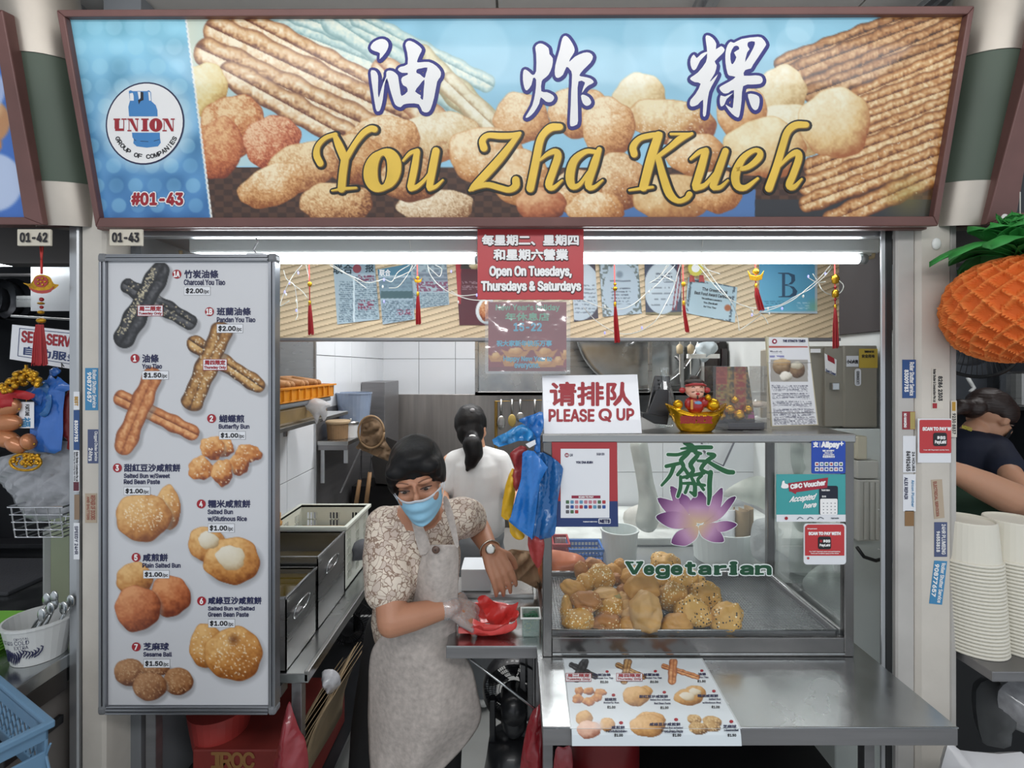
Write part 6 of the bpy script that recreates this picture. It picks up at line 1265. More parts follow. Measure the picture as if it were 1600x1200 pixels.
f = Flat(front(1.899),.0014); f.rect(1322,556,1341,573); f.rrect(1335,576,1345,603,4); f.build('white_label', PAPER, c2); f = Flat(front(1.899),.002); f.text('TENDER NOTICE',(1350,548,1365,551),.2, res=1); f.text('安全用电',(1346,554,1366,559),.2, font=None, res=1); f.text('小心火烛',(1323,562,1340,568),.3, font=None, res=1); f.text('LICENSED', None,.2, res=1, quad=[(1338,600),(1338,580),(1342,580),(1342,600)]); f.build('lettering', INK, c2)
wc_ = tag(MB().cbox(1.25,1.43,1.9,2.35,0, zat(670,1.9),.004).build('white_cupboard', M('cupboard_white', '#d5dbd8',.45, var=.05), None), 'low white cupboard standing under the beige metal cabinets', 'cupboard')
tk = thing('cable_trunking', 'white vertical cable trunking with two ties beside the right pillar', 'trunking', P(1385,890,1.6))
m = MB(); q = [(1391,385),(1399,385),(1392,540),(1397,882),(1375,860),(1377,540)]; m.v = [tuple(P(x, y,1.62 + d)) for d in (0,.03) for x, y in q]; m.f = [tuple(range(5,-1,-1)), tuple(range(6,12))] + [(i,(i + 1) % 6,(i + 1) % 6 + 6, i + 6) for i in range(6)]; m.build('channel', M('pvc_white', '#b7c2cc',.4, var=.03), tk, bev=.002)
for y in (800,862): MB().tube([P(1372, y - 4,1.62), P(1384, y,1.612), P(1396, y + 2,1.62)],.002,6).build('cable_tie', WHITEP, tk)
MB().tube([P(1339,855,1.62), P(1350,870,1.62), P(1368,876,1.62), P(1384,872,1.62), P(1388,862,1.61)],.006,8).build('black_hose', BLACK, tk, smooth=True)
for (x0, y0, x1, y1, lab) in ((1339,682,1356,718, 'small cream switch box at the top of the stack by the case'),(1339,720,1374,748, 'white junction box below the cream switch box'),(1341,750,1376,846, 'tall ribbed grey-white meter box, lowest of the stack')):
    r = thing('junction_box', lab, 'electrical box', P(x0, y1,1.86)); MB().cbox(xat(x0,1.86), xat(x1,1.86),1.86,1.90, zat(y1,1.86), zat(y0,1.86),.005).build('body', M('box_cream' if y0 < 700 else 'box_white', '#c9c3ae' if y0 < 700 else '#bfbfb8',.45), r)
    if y1 > 800:
        for k in range(3): bx('cover_rib',(xat(x0 + 8 + k * 9,1.86), xat(x0 + 13 + k * 9,1.86),1.854,1.86, zat(y1 - 3,1.86), zat(y0 + 3,1.86)), M('box_white'), r)
# ---------------------------------------------------------------- behind the case
pt = thing('prep_table', 'floured white prep table behind the display case', 'table',(.85,2.4,0))
MB().cbox(.20,1.42,2.38,2.93,.885,.92,.004).build('table_top', M('floured_top', '#c9cdca',.6, var=.25, scale=9, bump=.4, bscale=60), pt)
for x, y in ((.24,2.42),(1.38,2.42),(.24,2.9),(1.38,2.9)): bx('leg',(x - .02, x + .02, y - .02, y + .02,0,.885), STEELD, pt)
W = thing('wall_partition', None, None,(1.0,2.96,0), kind='structure'); bx('plaster',(.62,1.45,2.965,3.02,0,1.385), GROUT, W,0)
for i in range(3):
    for j in range(4): bx('tile',(.622 + i * .277,.897 + i * .277,2.957,2.965,.31 + j * .27,.577 + j * .27), TILE, W,.001)
sc_ = thing('steel_counter', 'low steel counter directly behind the glass case', 'counter',(.68,2.1,0)); bx('counter_top',(.12,1.24,1.945,2.34,.86,.895), STEELT, sc_,.003)
for x in (.16,1.18): bx('leg',(x, x + .03,2.1,2.13,0,.86), STEELD, sc_,0)
SCZ = .896
tub('white_bucket', 'white plastic bucket standing behind the left of the heap', 'bucket',(xat(968,2.10),2.10, SCZ),.068,.078,.165, M('bucket_white', '#d9e0de',.35, var=.03))
bg = tub('flour_tub', 'large white tub holding rolled paper, behind the lotus decal', 'tub',(xat(1130,2.2),2.2, SCZ),.125,.138,.14, M('bucket_white'))
for i, (x, y0, y1, c) in enumerate(((1120,790,850, 'white'),(1140,785,855, 'white'),(1158,780,860, 'brown'),(1170,778,850, 'brown'))):
    m = MB(); xc = xat(x,2.2); m.grid(lambda u, v: (xc + .03 * math.cos(u * 4.5 + i),2.24 + .04 * math.sin(u * 4.5 + i) - .02 * i % .05, SCZ + .02 + .20 * v),14,3)
    tag(m.build('paper_roll', PAPER if c == 'white' else PB, None, smooth=True, solid=.002),('white' if c == 'white' else 'brown') + ' rolled paper bag in the tub, ' + ('leftmost', 'second', 'third', 'rightmost')[i] + ' of the four', 'paper bag')
MILK = M('milky_plastic', '#cfd4cc',.35, var=.1, alpha=.93, coat=.3, scale=14)
tag(puff('plastic_bag',[(984,684),(1008,684),(1016,720),(1022,755),(1030,785),(1031,812),(1020,831),(1002,829),(993,815),(998,780),(993,740)],2.3,.05, MILK, None,8,(.02,.03,.1)), 'long milky plastic bag hanging behind the glass left of the lotus', 'plastic bag')
tag(puff('white_cloth',[(1176,818),(1188,810),(1206,812),(1212,840),(1210,870),(1198,880),(1178,872),(1172,850)],2.02,.04, M('white_towel', '#d2d8d8',.9, var=.08, bump=.5, bscale=90), None,6,(.03,.025,.3)), 'crumpled white towel hanging at the right of the tub', 'towel')
tag(puff('plastic_sheet',[(1128,772),(1160,750),(1190,744),(1206,760),(1210,800),(1180,790),(1150,780)],2.5,.03, MILK, None,8,(.03,.04,.8)), 'pale translucent sheet draped behind the lotus at the right', 'plastic sheet')
tag(puff('flour_heap',[(975,800),(1010,786),(1060,790),(1100,806),(1100,836),(1040,840),(985,832)],2.6,.06, M('flour_white', '#d5d4ce',.95, var=.2, scale=16, bump=.5), None,8,(.04,.04,1.2)), 'white floured dough sheet on the prep table', 'dough')
BAGW = M('bag_white_green', '#c5d2cb',.4, var=.12, scale=10, coat=.3)
for i, (pts, Y, lab) in enumerate((([(1232,880),(1240,800),(1236,760),(1252,740),(1262,800),(1268,850),(1262,900),(1244,905)],2.05, 'tall white bag at the right inside view, behind the steel post'),([(1255,905),(1285,880),(1315,880),(1322,930),(1322,985),(1300,965),(1262,930)],1.93, 'plump white bag low at the right behind the case glass'),([(1236,692),(1262,692),(1268,720),(1262,745),(1240,740)],2.15, 'small white bag high at the right behind the blue sticker'),([(1270,745),(1318,745),(1320,830),(1270,820)],2.02, 'flat white bag behind the teal poster'))):
    tag(puff('white_bag', pts, Y,.05, BAGW, None,8,(.035,.035,.5)), lab, 'bag')
cbk = thing('loose_cable', 'dark hooked cable hanging on the partition tiles', 'cable', P(1130,727,2.9)); MB().tube([P(*p,2.93) for p in ((1094,684),(1100,705),(1115,722),(1130,728),(1136,715),(1150,684))],.006,8).build('cable', M('cable_grey', '#4c4e58',.5), cbk, smooth=True)
def lattice_basket(lab, x0, x1, y0, y1, z0, z1, mt):
    r = thing('small_basket', lab, 'basket',((x0 + x1) / 2,(y0 + y1) / 2, z0)); m = MB(); m.box(x0, x1, y0, y1, z0, z0 + .004)
    for z in (z0 + .01, z0 + .03, z0 + .05): 
        if z < z1 - .02: m.box(x0, x1, y0, y0 + .003, z, z + .008).box(x0, x1, y1 - .003, y1, z, z + .008).box(x0, x0 + .003, y0, y1, z, z + .008).box(x1 - .003, x1, y0, y1, z, z + .008)
    n = 9
    for i in range(n + 1): x = x0 + (x1 - x0 - .004) * i / n; m.box(x, x + .004, y0, y0 + .003, z0, z1 - .012).box(x, x + .004, y1 - .003, y1, z0, z1 - .012)
    m.build('lattice', mt, r); MB().box(x0 - .005, x1 + .005, y0 - .005, y0 + .004, z1 - .014, z1).box(x0 - .005, x1 + .005, y1 - .004, y1 + .005, z1 - .014, z1).box(x0 - .005, x0 + .004, y0, y1, z1 - .014, z1).box(x1 - .004, x1 + .005, y0, y1, z1 - .014, z1).build('rim', mt, r, bev=.003)
lattice_basket('blue lattice basket behind the case next to the white bucket', xat(889,2.12), xat(940,2.12),2.08,2.2, SCZ, SCZ + .085, M('basket_blue', '#2f6cb8',.4))
lattice_basket('red lattice basket at the far left behind the case', xat(862,2.2), xat(886,2.2),2.1,2.22, SCZ, SCZ + .1, M('basket_red', '#a82c30',.4))
ob_ = tag(puff('orange_bag',[(852,862),(885,862),(908,868),(916,880),(915,900),(880,905),(850,906)],1.93,.05, M('bag_orange', '#dc8055',.35, var=.1, coat=.3), None,6,(.02,.03,.9)), 'folded orange plastic bag beside the left end of the tray', 'plastic bag')
# ---------------------------------------------------------------- small work table with wrapping things
wt = thing('side_table', 'small hinged steel table in front of the woman', 'table',(-.07,1.65,.86))
MB().cbox(xat(697,1.5),.078,1.5,1.80,.893,.8985,.001).build('table_top', STEELT, wt); MB().box(xat(697,1.5),.078,1.5,1.504,.860,.893).box(xat(697,1.5), xat(697,1.5) + .004,1.504,1.8,.86,.893).box(.074,.078,1.504,1.8,.86,.893).build('apron', STEELD, wt, bev=.001)
MB().tube([P(735,1030,1.53), P(848,1117,1.50)],.004,8).build('brace_rod', STEELT, wt, smooth=True)
MB().tube([(.07,1.52,.86),(.07,1.52,0)],.006,8).tube([(.07,1.79,.86),(.07,1.79,0)],.006,8).build('leg', STEELD, wt)
WTZ = .8995
st_ = thing('steel_tray', 'flat steel tray at the back edge of the small table', 'tray',(-.05,1.84, WTZ)); MB().cbox(xat(704,1.84),.07,1.81,1.99,.893,.90,.002).box(xat(704,1.84),.07,1.806,1.812,.90,.915).build('pan', STEEL, st_); 
for x in (.02,.05): MB().box(x, x + .02,1.95,1.97,0,.893).build('support', STEELD, st_)
tag(bx('white_box',(xat(722,1.9), xat(768,1.9),1.86,1.98,.901,.985), M('box_card_white', '#cdd3d8',.5), None,.003), 'plain white card box between the two women', 'box')
tag(puff('paper_bag',[(770,868),(800,858),(838,862),(845,885),(848,915),(838,920),(815,908),(800,905),(785,895),(772,885)],1.84,.014, M('kraft_bag', '#a3876a',.85, var=.12, scale=14, bump=.2), None,4,(.05,.02,.8),1, wr=.012), 'brown paper bag with an open mouth behind the small table', 'paper bag')
tag(puff('orange_bag',[(840,872),(850,868),(860,878),(860,905),(850,915),(842,900)],1.80,.03, M('bag_orange'), None,5,(.01,.02,0)), 'orange plastic bag crushed against the case post', 'plastic bag')
RB_ = M('thin_red_bag', '#cc3a36',.3, var=.1, coat=.3, scale=16)
rbg = thing('red_plastic_bag', 'open red plastic bag on the small table in the woman\'s hands', 'plastic bag', P(758,990,1.58))
m = MB()
def rbf(u, v):
    a = 2 * PI * u; r_ = .3 + .7 * v; x = xat(757,1.58) + .103 * r_ * math.cos(a); y = 1.60 + .085 * r_ * math.sin(a); z = WTZ + .004 + .045 * v ** 2 + .012 * mnoise.noise(Vector((math.cos(a) * 3, math.sin(a) * 3, v * 4))) * (v + .2)
    return (x + .01 * math.cos(a * 7) * v, y, z)
m.grid(rbf,60,12); m.build('bag_body', RB_, rbg, smooth=True, solid=.001); puff('bag_flap',[(746,936),(758,930),(775,942),(800,945),(810,941),(802,960),(782,978),(765,975),(756,955)],1.62,.012, RB_, rbg,5,(.025,.02,.6)); puff('bag_flap',[(706,958),(730,962),(760,975),(800,975),(806,966),(806,982),(780,992),(740,992),(715,976)],1.545,.012, RB_, rbg,5,(.02,.02,1.3))
MB().cbox(xat(716,1.55), xat(745,1.55),1.545,1.60, WTZ + .012, WTZ + .03,.003).build('pink_slip', M('pink_paper', '#e0706c',.5), rbg)
bb = thing('band_box', 'small clear lidless box of green and yellow rubber bands', 'box', P(830,983,1.55)); x0, x1 = xat(816,1.55), xat(843,1.55)
MB().box(x0, x1,1.55,1.553, WTZ, WTZ + .06).box(x0, x1,1.61,1.613, WTZ, WTZ + .06).box(x0, x0 + .003,1.55,1.613, WTZ, WTZ + .06).box(x1 - .003, x1,1.55,1.613, WTZ, WTZ + .06).box(x0, x1,1.55,1.613, WTZ, WTZ + .003).build('container', M('clear_container', '#b5c9c2',.15, alpha=.35, coat=.5), bb); MB().tube([(x0 - .003,1.547, WTZ + .06),(x1 + .003,1.547, WTZ + .06),(x1 + .003,1.616, WTZ + .06),(x0 - .003,1.616, WTZ + .06),(x0 - .003,1.547, WTZ + .06)],.003,6).build('rim', WHITEP, bb)
rn = random.Random(4); m = MB(); m2 = MB()
for i in range(60):
    c = Vector((rn.uniform(x0 + .012, x1 - .012), rn.uniform(1.56,1.60), WTZ + rn.uniform(.008,.055))); R = Matrix.Rotation(rn.random() * 3,3, 'X') @ Matrix.Rotation(rn.random() * 3,3, 'Z'); q = [c + R @ Vector((.011 * math.cos(a),.008 * math.sin(a),0)) for a in [2 * PI * k / 10 for k in range(11)]]; (m2 if i % 12 == 0 else m).tube(q,.0012,4)
tag(m.build('rubber_bands', M('band_green', '#2f6a4c',.5), bb), kind='stuff'); tag(m2.build('yellow_bands', M('band_yellow', '#c9b93c',.5), bb), kind='stuff')
# hanging bags on the left of the case
def zb(*p): return [(750 + x / 5,620 + y / 5) for x, y in p]
BLB = M('blue_bag', '#2470bd',.28, var=.1, scale=14, coat=.4); BL2 = M('blue_bag_dark', '#1f5f9c',.3, var=.14, scale=14, coat=.4); BL3 = M('blue_bag_clear', '#2f86c4',.2, var=.2, scale=22, coat=.6)
tag(puff('blue_bag', zb((340,430),(420,425),(520,540),(525,560),(470,670),(440,880),(410,1095),(390,1100),(230,980),(240,940),(285,760),(320,640),(330,480)),1.400,.010, BLB, None,4,(.022,.022,.15),2, wr=.001), 'bright blue carrier bag bundle at the front of the cluster by the case', 'plastic bag')
tag(puff('blue_bag', zb((440,430),(560,470),(640,540),(645,600),(610,800),(600,900),(585,1070),(500,1110),(400,1095),(430,800),(450,600)),1.425,.008, BL2, None,4,(.04,.016,.12),2, seed=3, wr=.001), 'darker blue pleated bag bundle behind the bright one, over the placard', 'plastic bag')
tag(puff('blue_bag', zb((95,335),(200,280),(330,212),(420,270),(445,330),(400,350),(300,345),(150,392)),1.43,.014, BL3, None,4,(.05,.012,.9),2, wr=.012), 'translucent blue bag streaming left from the knot', 'plastic bag')
tag(puff('blue_bag', zb((305,178),(430,132),(492,122),(495,250),(470,310),(470,430),(420,420),(440,320),(380,240),(330,205)),1.415,.014, BLB, None,4,(.05,.014,.6),2, wr=.006), 'blue bag top puffed above the knot, beside the queue sign', 'plastic bag')
tag(puff('red_bag', zb((235,440),(320,380),(372,410),(335,470),(325,640),(282,742),(250,640),(268,560),(250,500)),1.44,.016, M('dull_red_flat', '#96302f',.4, var=.1, coat=.2), None,5,(.03,.02,.2),2), 'dull red bag bundle behind the bright blue one', 'plastic bag')
tag(puff('yellow_bag', zb((200,690),(250,560),(272,600),(275,760),(245,930),(300,1030),(350,1080),(330,1115),(280,1112),(235,1060),(222,965),(165,932)),1.455,.014, M('yellow_bag_m', '#d9a91e',.4, var=.1, coat=.2), None,5,(.03,.02,.15),2), 'yellow bag bundle at the left of the hanging cluster', 'plastic bag')
tag(puff('red_bag',[(825,838),(849,838),(849,868),(842,888),(836,882),(828,866)],1.435,.012, M('dull_red_flat'), None,4,(.02,.015,.1),2), 'dull red bag tip hanging below the blue bundles', 'plastic bag')
tag(puff('white_tag', zb((355,370),(430,335),(438,370),(385,400)),1.395,.002, PAPER, None,4, sm=0), 'white paper tag on the knot of the blue bags', 'tag')
tag(puff('red_bag',[(840,1104),(847,1106),(848,1200),(848,1260),(812,1260),(815,1180),(828,1120)],1.50,.03, M('deep_red_bag', '#8c1f28',.3, var=.1, coat=.4), None,7,(.04,.02,.1)), 'long deep red bag hanging under the small table by the fan', 'plastic bag')
# the fan under the small table
fn_ = thing('floor_fan', 'black floor fan seen from behind under the small table', 'fan',(xat(800,1.95),1.95,0)); BKF = M('fan_black', '#232427',.35, var=.08, coat=.2)
hc = Vector((xat(803,1.92),1.96, zat(1090,1.92))); Rm = Matrix.Rotation(PI / 2,3, 'X'); hr = .120
m = MB()
for r_ in (.35,.5,.62,.74,.86): m.tube([hc + Vector((hr * r_ * math.cos(a),-.012 + .03 * r_, hr * r_ * math.sin(a))) for a in [2 * PI * k / 32 for k in range(33)]],.0016,5)
for k in range(72): a = 2 * PI * k / 72; m.tube([hc + Vector((hr * q * math.cos(a + q * .25),-.012 + .03 * q, hr * q * math.sin(a + q * .25))) for q in (.55,.8,1.0)],.0013,4)
tag(m.build('rear_grille', BKF, fn_), kind='stuff'); MB().lathe([(hr,-.02),(hr * 1.06,0),(hr * 1.06,.05),(hr,.07)], hc,40, Matrix.Rotation(-PI / 2,3, 'X')).build('housing_ring', BKF, fn_, smooth=True)
for k in range(5): a = 2 * PI * k / 5; m = MB(); m.grid(lambda u, v: hc + Vector((hr * (.2 + .7 * u) * math.cos(a + v * .9),.05 + .02 * v, hr * (.2 + .7 * u) * math.sin(a + v * .9))),4,4); m.build('blade', M('fan_blade', '#3a3b3f',.3), fn_, smooth=True, solid=.002)
MB().lathe([(.001,-.10),(.045,-.095),(.052,-.06),(.055,.0),(.055,.03)], hc + Vector((0,0,-.03)),28, Matrix.Rotation(-PI / 2,3, 'X')).ell(hc + Vector((0,-.04,-.09)),(.052,.05,.065), u=20, v=12).build('motor', BKF, fn_, smooth=True)
for s in (-1,1): MB().cbox(hc.x + s * .085 - .012, hc.x + s * .085 + .012,1.93,1.97,.26, hc.z - .02,.004).build('yoke_arm', BKF, fn_)
MB().lathe([(.14,0),(.14,.04),(.11,.2),(.10,.27),(.001,.28)],(hc.x,1.95,0),32).build('base', BKF, fn_, smooth=True)
# ---------------------------------------------------------------- laminated menu lying on the ledge
LP = Pl((.4,1.2, CT + .0012),(1,0,0),(0,1,0))
lm = thing('ledge_menu', 'laminated white menu with nine pastry pictures lying over the counter ledge edge', 'menu',(.2,1.25, CT + .001))
Ye = 1.16
A = Art(872,1018,1186,1172,3, '#d5dde2')
AX = lambda x, y: (860 + x / 5,1020 + y / 5)
def st(x0, y0, x1, y1, r, **k): a, b = AX(x0, y0), AX(x1, y1); A.stick(*a, *b, r / 5, **k)
st(165,95,350,185,24, **ch_); st(270,70,200,200,34, **ch_); st(525,95,730,190,22, **pa); st(605,70,575,220,32, **pa); st(885,105,1150,190,22, **yt); st(960,70,950,220,34, **yt)
for x, y, a, b in ((300,300,45,30),(390,310,50,30),(225,300,35,35),(215,360,45,38),(365,350,42,32),(300,380,50,36)): A.bun(*AX(x, y), a / 5, b / 5,0, '#713012', '#bd7434', '#e6b274',.5,.1)
for x, y, a, b in ((740,300,60,42),(670,338,108,80),(1130,315,85,62),(1080,345,115,68),(265,510,68,60),(445,560,62,55),(300,600,95,72),(780,520,120,60),(760,570,140,90)):
    c_ = ('#8c5038', '#cfa088', '#e6c0a8') if (x, y) == (300,600) else ('#7a4a18', '#bd8a48', '#dfb47a'); A.bun(*AX(x, y), a / 5, b / 5,0, *c_,.3,.05)
for x, y, a, b in ((1130,305,50,28),(1070,340,60,34)): A.bun(*AX(x, y), a / 5, b / 5,.2, '#a98a60', '#d9cdb2', '#e9e2d2',.1,.08)
for x, y, a, b in ((1125,520,58,40),(1265,535,78,42),(1255,575,76,42),(1155,590,78,50)): A.bun(*AX(x, y), a / 5, b / 5,.2, '#6a4a28', '#a8804c', '#c9a670',.4,.03,30, '#d9bd8c')
A.glow(*AX(380,570),9, '#c9b4ae',.7,.8)
def yl(t): return 1030 + t * 109
TLm, TRm, BRm, BLm = (881,1030), (1096,1030), (1156,1138.2), (893,1138.2)
A.build('sheet', LP,[TLm, TRm, BRm, BLm],1.0, PRG, lm, h=.0006)
FP = front(Ye - .003); Yd = Ye - .003
m = MB(); A2 = A
# the part that hangs over the front edge bends down
a0, a1 = LP.at(*BLm,.0006), LP.at(*BRm,.0006)
mm = MB(); nu, nv = 180, 20; vs = []; cols_ = []; pxs = []
for j in range(nv + 1):
    for i in range(nu + 1):
        u, v = i / nu, j / nv; p = a0.lerp(a1, u) + Vector((0,-.004 * min(1, v * 3) - .006 * v,-.0345 * v * (.9 if v < .2 else 1))); vs.append(p); pxs.append((CX + FPX * p.x / p.y, CY - FPX * (p.z - EYE) / p.y))
mm.v = [tuple(p) for p in vs]; mm.f = [(j * (nu + 1) + i, j * (nu + 1) + i + 1,(j + 1) * (nu + 1) + i + 1,(j + 1) * (nu + 1) + i) for j in range(nv) for i in range(nu)]
mm.c = A.sample(np.array([p[0] for p in pxs]), np.array([p[1] for p in pxs])); mm.build('overhang', PRG, lm)
m = MB(); m.v = [tuple(LP.at(*q, h)) for h in (.0003,-.0006) for q in ((879,1028.5),(1097.5,1028.5),(1159,1138.5),(891,1138.5))]; m.f = [(0,1,2,3),(4,7,6,5),(0,4,5,1),(1,5,6,2),(2,6,7,3),(3,7,4,0)]; m.build('laminate', M('laminate', '#cdd3d6',.15, coat=.6, alpha=.8), lm)
fn, fr, fk = Flat(LP,.0014), Flat(LP,.0014), Flat(LP,.0014)
for (x, y, zx0, zx1, zy, zh, lines, px) in ((443,150,335,470,176, '竹炭油條',['Charcoal You Tiao'],430),(820,147,730,850,175, '班蘭油條',['Pandan You Tiao'],820),(1183,143,1155,1215,170, '油條',['You Tiao'],1190),(493,334,425,515,368, '蝴蝶煎',['Butterfly Bun'],485),(890,312,695,918,345, '甜紅豆沙咸煎餅',['Salted Bun w/Sweet', 'Red Bean Paste'],900),(1277,303,1150,1310,340, '糯米咸煎餅',['Salted Bun', 'w/Glutinous Rice'],1300),(552,551,478,580,588, '咸煎餅',['Plain Salted Bun'],540),(982,526,775,1015,563, '咸綠豆沙咸煎餅',['Salted Bun w/Salted', 'Green Bean Paste'],995),(1413,541,1350,1452,580, '芝麻球',['Sesame Ball'],1430)):
    k = 1 + (y - 150) / 1600; hh = 10 * k; a, b = AX(x, y); fr.disc(a, b,2.6 * k,2.0 * k)
    A0, B0 = AX(zx0, zy - hh), AX(zx1, zy + hh); fn.text(zh,(A0[0], A0[1], B0[0], B0[1]),.22, font=None, res=1); yy = zy + hh + 8
    for s_ in lines: q0, q1 = AX(zx1 + 12 - len(s_) * 8.4, yy), AX(zx1 + 20, yy + 13 * k); fn.text(s_,(*q0, *q1),.14, res=1); yy += 20 * k + 6
    q0, q1 = AX(px - 40, yy + 2), AX(px + 22, yy + 22 * k)
    if q1[1] < 1139: fk.text('$2.00' if '油' in zh and zh != '油條' else ('$1.50' if zh in ('油條', '芝麻球') else '$1.00'),(*q0, *q1),.25, res=1)
fn.build('lettering', NAVY, lm); fr.build('number_discs', RED, lm); fk.build('price_lettering', INK, lm)
FPl = front(Ye - .0125); f = Flat(FPl,.0005)
for s_, b in (('Plain Salted Bun',(947,1140.5,977,1144)),('Green Bean Paste',(1033,1140,1067,1143.5)),('Sesame Ball',(1131,1139.5,1153,1142))): f.text(s_, b,.12, res=1)
for x in (960,1051,1137): f.text('$1.00' if x < 1100 else '$1.50',(x,1146, x + 13,1151),.25, res=1)
f.build('price_lettering', INK, lm)
for (x0, y0, x1, y1, z, e) in ((884,1053,924,1066, '周二限定', 'Tuesday Only'),(963,1053,1004,1065.5, '周四限定', 'Thursday Only')):
    f = Flat(LP,.0018); f.rect(x0, y0, x1, y1); f.build('tag_field', PAPER, lm); f = Flat(LP,.0024); f.frame(x0, y0, x1, y1,.6); f.text(z,(x0 + 3, y0 + 1.4, x1 - 3, y0 + 6.3),.3, font=None); f.text(e,(x0 + 2, y0 + 7.8, x1 - 2, y1 - 1.5),.25, res=1); f.build('tag_lettering', RED, lm)
# ---------------------------------------------------------------- stickers on the pillars
def sticker(lab, quad, col, Y, texts=(), band=None, name='sticker'):
    r = thing(name, lab, 'sticker', P(sum(p[0] for p in quad) / 4, max(p[1] for p in quad), Y)); pl = front(Y - .0012); m = MB(); m.v = [tuple(pl.at(*q, h)) for h in (0,-.0008) for q in quad]; m.f = [(0,1,2,3),(4,7,6,5),(0,4,5,1),(1,5,6,2),(2,6,7,3),(3,7,4,0)]
    m.build('label_sheet', col, r)
    if band: f = Flat(pl,.0004); f.rect(*band[0]); f.build('label_band', band[1], r)
    g = {}
    for t, q, mt, bo in texts:
        f = g.setdefault(mt.name,(mt, Flat(pl,.0008)))[1]
        if isinstance(q, tuple) and len(q) == 4 and not isinstance(q[0], tuple): x0, y0, x1, y1 = q; q = ((x1, y0),(x1, y1),(x0, y1),(x0, y0))
        f.text(t, None, bo, res=1, quad=q)
    for mt, f in g.values(): f.build('lettering', mt, r)
    return r
SKB = M('sticker_sky', '#3f86b4',.45); SKN = M('sticker_navy', '#274a80',.45); YC = 1.46
sq = lambda x0, y0, x1, y1: [(x0, y0),(x1, y0),(x1, y1),(x0, y1)]
sticker('sky blue roller shutter service sticker on the left pillar', sq(133,575,153,641), SKB, YC,[('Roller Shutter Service',(145,578,151,637), WINK,.2),('90877657',(137,582,143,628), WINK,.5)])
sticker('small dark sticker printed with figures, lower on the left pillar', sq(137,671,155,724), M('sticker_dusk', '#4a5478',.45), YC,[('Clogged Choke Service',(147,674,153,720), WINK,.15),('24hrs',(139,700,145,720), WINK,.3)])
sticker('faded peeling brown sticker on the left pillar', sq(133,771,151,817), M('sticker_worn', '#b3a28e',.7), YC,[('REPAIR OF DOORS',(142,774,149,812), M('faded_red', '#9c5a4c',.7),.2),('AND SHUTTERS',(136,776,140,812), M('faded_red'),.15)])
sticker('navy sticker reading 83009783 on the left shutter guide', sq(115,641,124,703), SKN,1.455,[('83009783',(117,657,122,690), WINK,.4)])
sticker('white contractor sticker below the navy one on the left guide', sq(115,704,124,768), PAPER,1.455,[('Roller Shutter Construction Pte Ltd',(119,706,122.5,752), INK,.15),('Repairing Servicing New Roller',(115.5,706,118,752), INK,.1)],((115,753,123.5,767), M('sticker_maroon', '#5a2030',.5)))
sticker('worn dark rectangular sticker on the left guide', sq(116,773,124,812), M('sticker_bronze', '#8a7460',.6),1.455)
sticker('white strip sticker low on the left guide', sq(115,817,124,874), PAPER,1.455,[('SPEEDY 24HR',(117,822,122,866), NAVY,.2)])
sticker('white and gold round logo label high on the left guide', sq(115,612,124,640), PAPER,1.455,[('BEST',(117,620,122,634), M('gold_ink', '#b58a2c',.5),.4)])
sticker('blue shutter service sticker on the right guide', sq(1410,562,1431,622), SKN,1.465,[('Roller Shutter Service',(1421,566,1428,618), WINK,.2),('83009783',(1413,578,1419,612), WINK,.4)])
sticker('small red, yellow and black sticker on the right guide', sq(1410,643,1430,671), M('sticker_red2', '#8a2a34',.5),1.465,[('NO HAWKING',(1412,646,1416,668), WINK,.2)],((1422,643.5,1429.5,670.5), M('sticker_olive', '#a8985a',.5)))
sticker('white sticker with black diagonal bars on the right guide', sq(1411,681,1431,738), PAPER,1.465,[('24 HOURS',(1425,706,1429,736), INK,.2),('84982455',(1416,705,1422,736), INK,.3)])
sticker('white locksmith sticker lowest on the right guide', sq(1411,741,1431,799), PAPER,1.465,[('ALEX REPAIR',(1413,746,1418,780), NAVY,.25),('Aircon Plumber',(1424,750,1428,792), SKB,.15)])
sticker('brown patch of old glue on the right guide', sq(1414,798,1428,822), M('glue_brown', '#8a6a48',.8),1.465)
sticker('white contact label with red square high on the right pillar', sq(1456,575,1474,639), M('label_cream', '#cfc9be',.6), YC,[('Roller Shutter & Construction Pte Ltd',(1458,577,1462,628), INK,.15),('8286 2303',(1466,588,1472,626), INK,.4)],((1457,630,1464,638), RED))
r = sticker('red scan to pay sticker on the right pillar', sq(1434,654,1486,723), PAPER, YC - .0008,[], None); f = Flat(front(YC - .002),.0008); f.rrect(1436.5,656,1486,708,2); f.build('red_field', M('sticker_red'), r)
f = Flat(front(YC - .002),.0015); f.text('SCAN TO PAY W',(1441,667.5,1485,672.5),.5); f.text('Your QR Payment works here',(1442,702,1482,704),.1, res=1); f.build('lettering', WINK, r)
f = Flat(front(YC - .002),.0015); f.rrect(1457.5,676,1479,697,3.5); f.build('black_tile', INK, r); f = Flat(front(YC - .002),.0021); f.text('DBS',(1464,681.5,1476,686),.35); f.text('PayLah!',(1460,688,1477,694),.35); f.build('tile_lettering', WINK, r)
sticker('narrow contact label wrapped on the edge strip beside the red sticker', sq(1486,626,1495,683), M('label_cream'), YC + .004,[('9230 8837',(1488,646,1493,678), INK,.2)],((1487.5,628,1493,642), M('gold_ink')))
sticker('faded tan sticker in two columns on the right pillar',[(1455,750),(1472,749),(1476,809),(1460,811)], M('sticker_worn'), YC,[('ELECTRICAL SERVICES',((1463,752),(1467,806),(1463,807),(1458,753)), M('faded_red'),.2)])
sticker('purple grey photo sticker on the right pillar', sq(1460,816,1480,870), M('sticker_dusk'), YC,[('24HR PLUMBING',(1471,819,1477,866), WINK,.2),('96553818',(1463,830,1468,862), WINK,.3)])
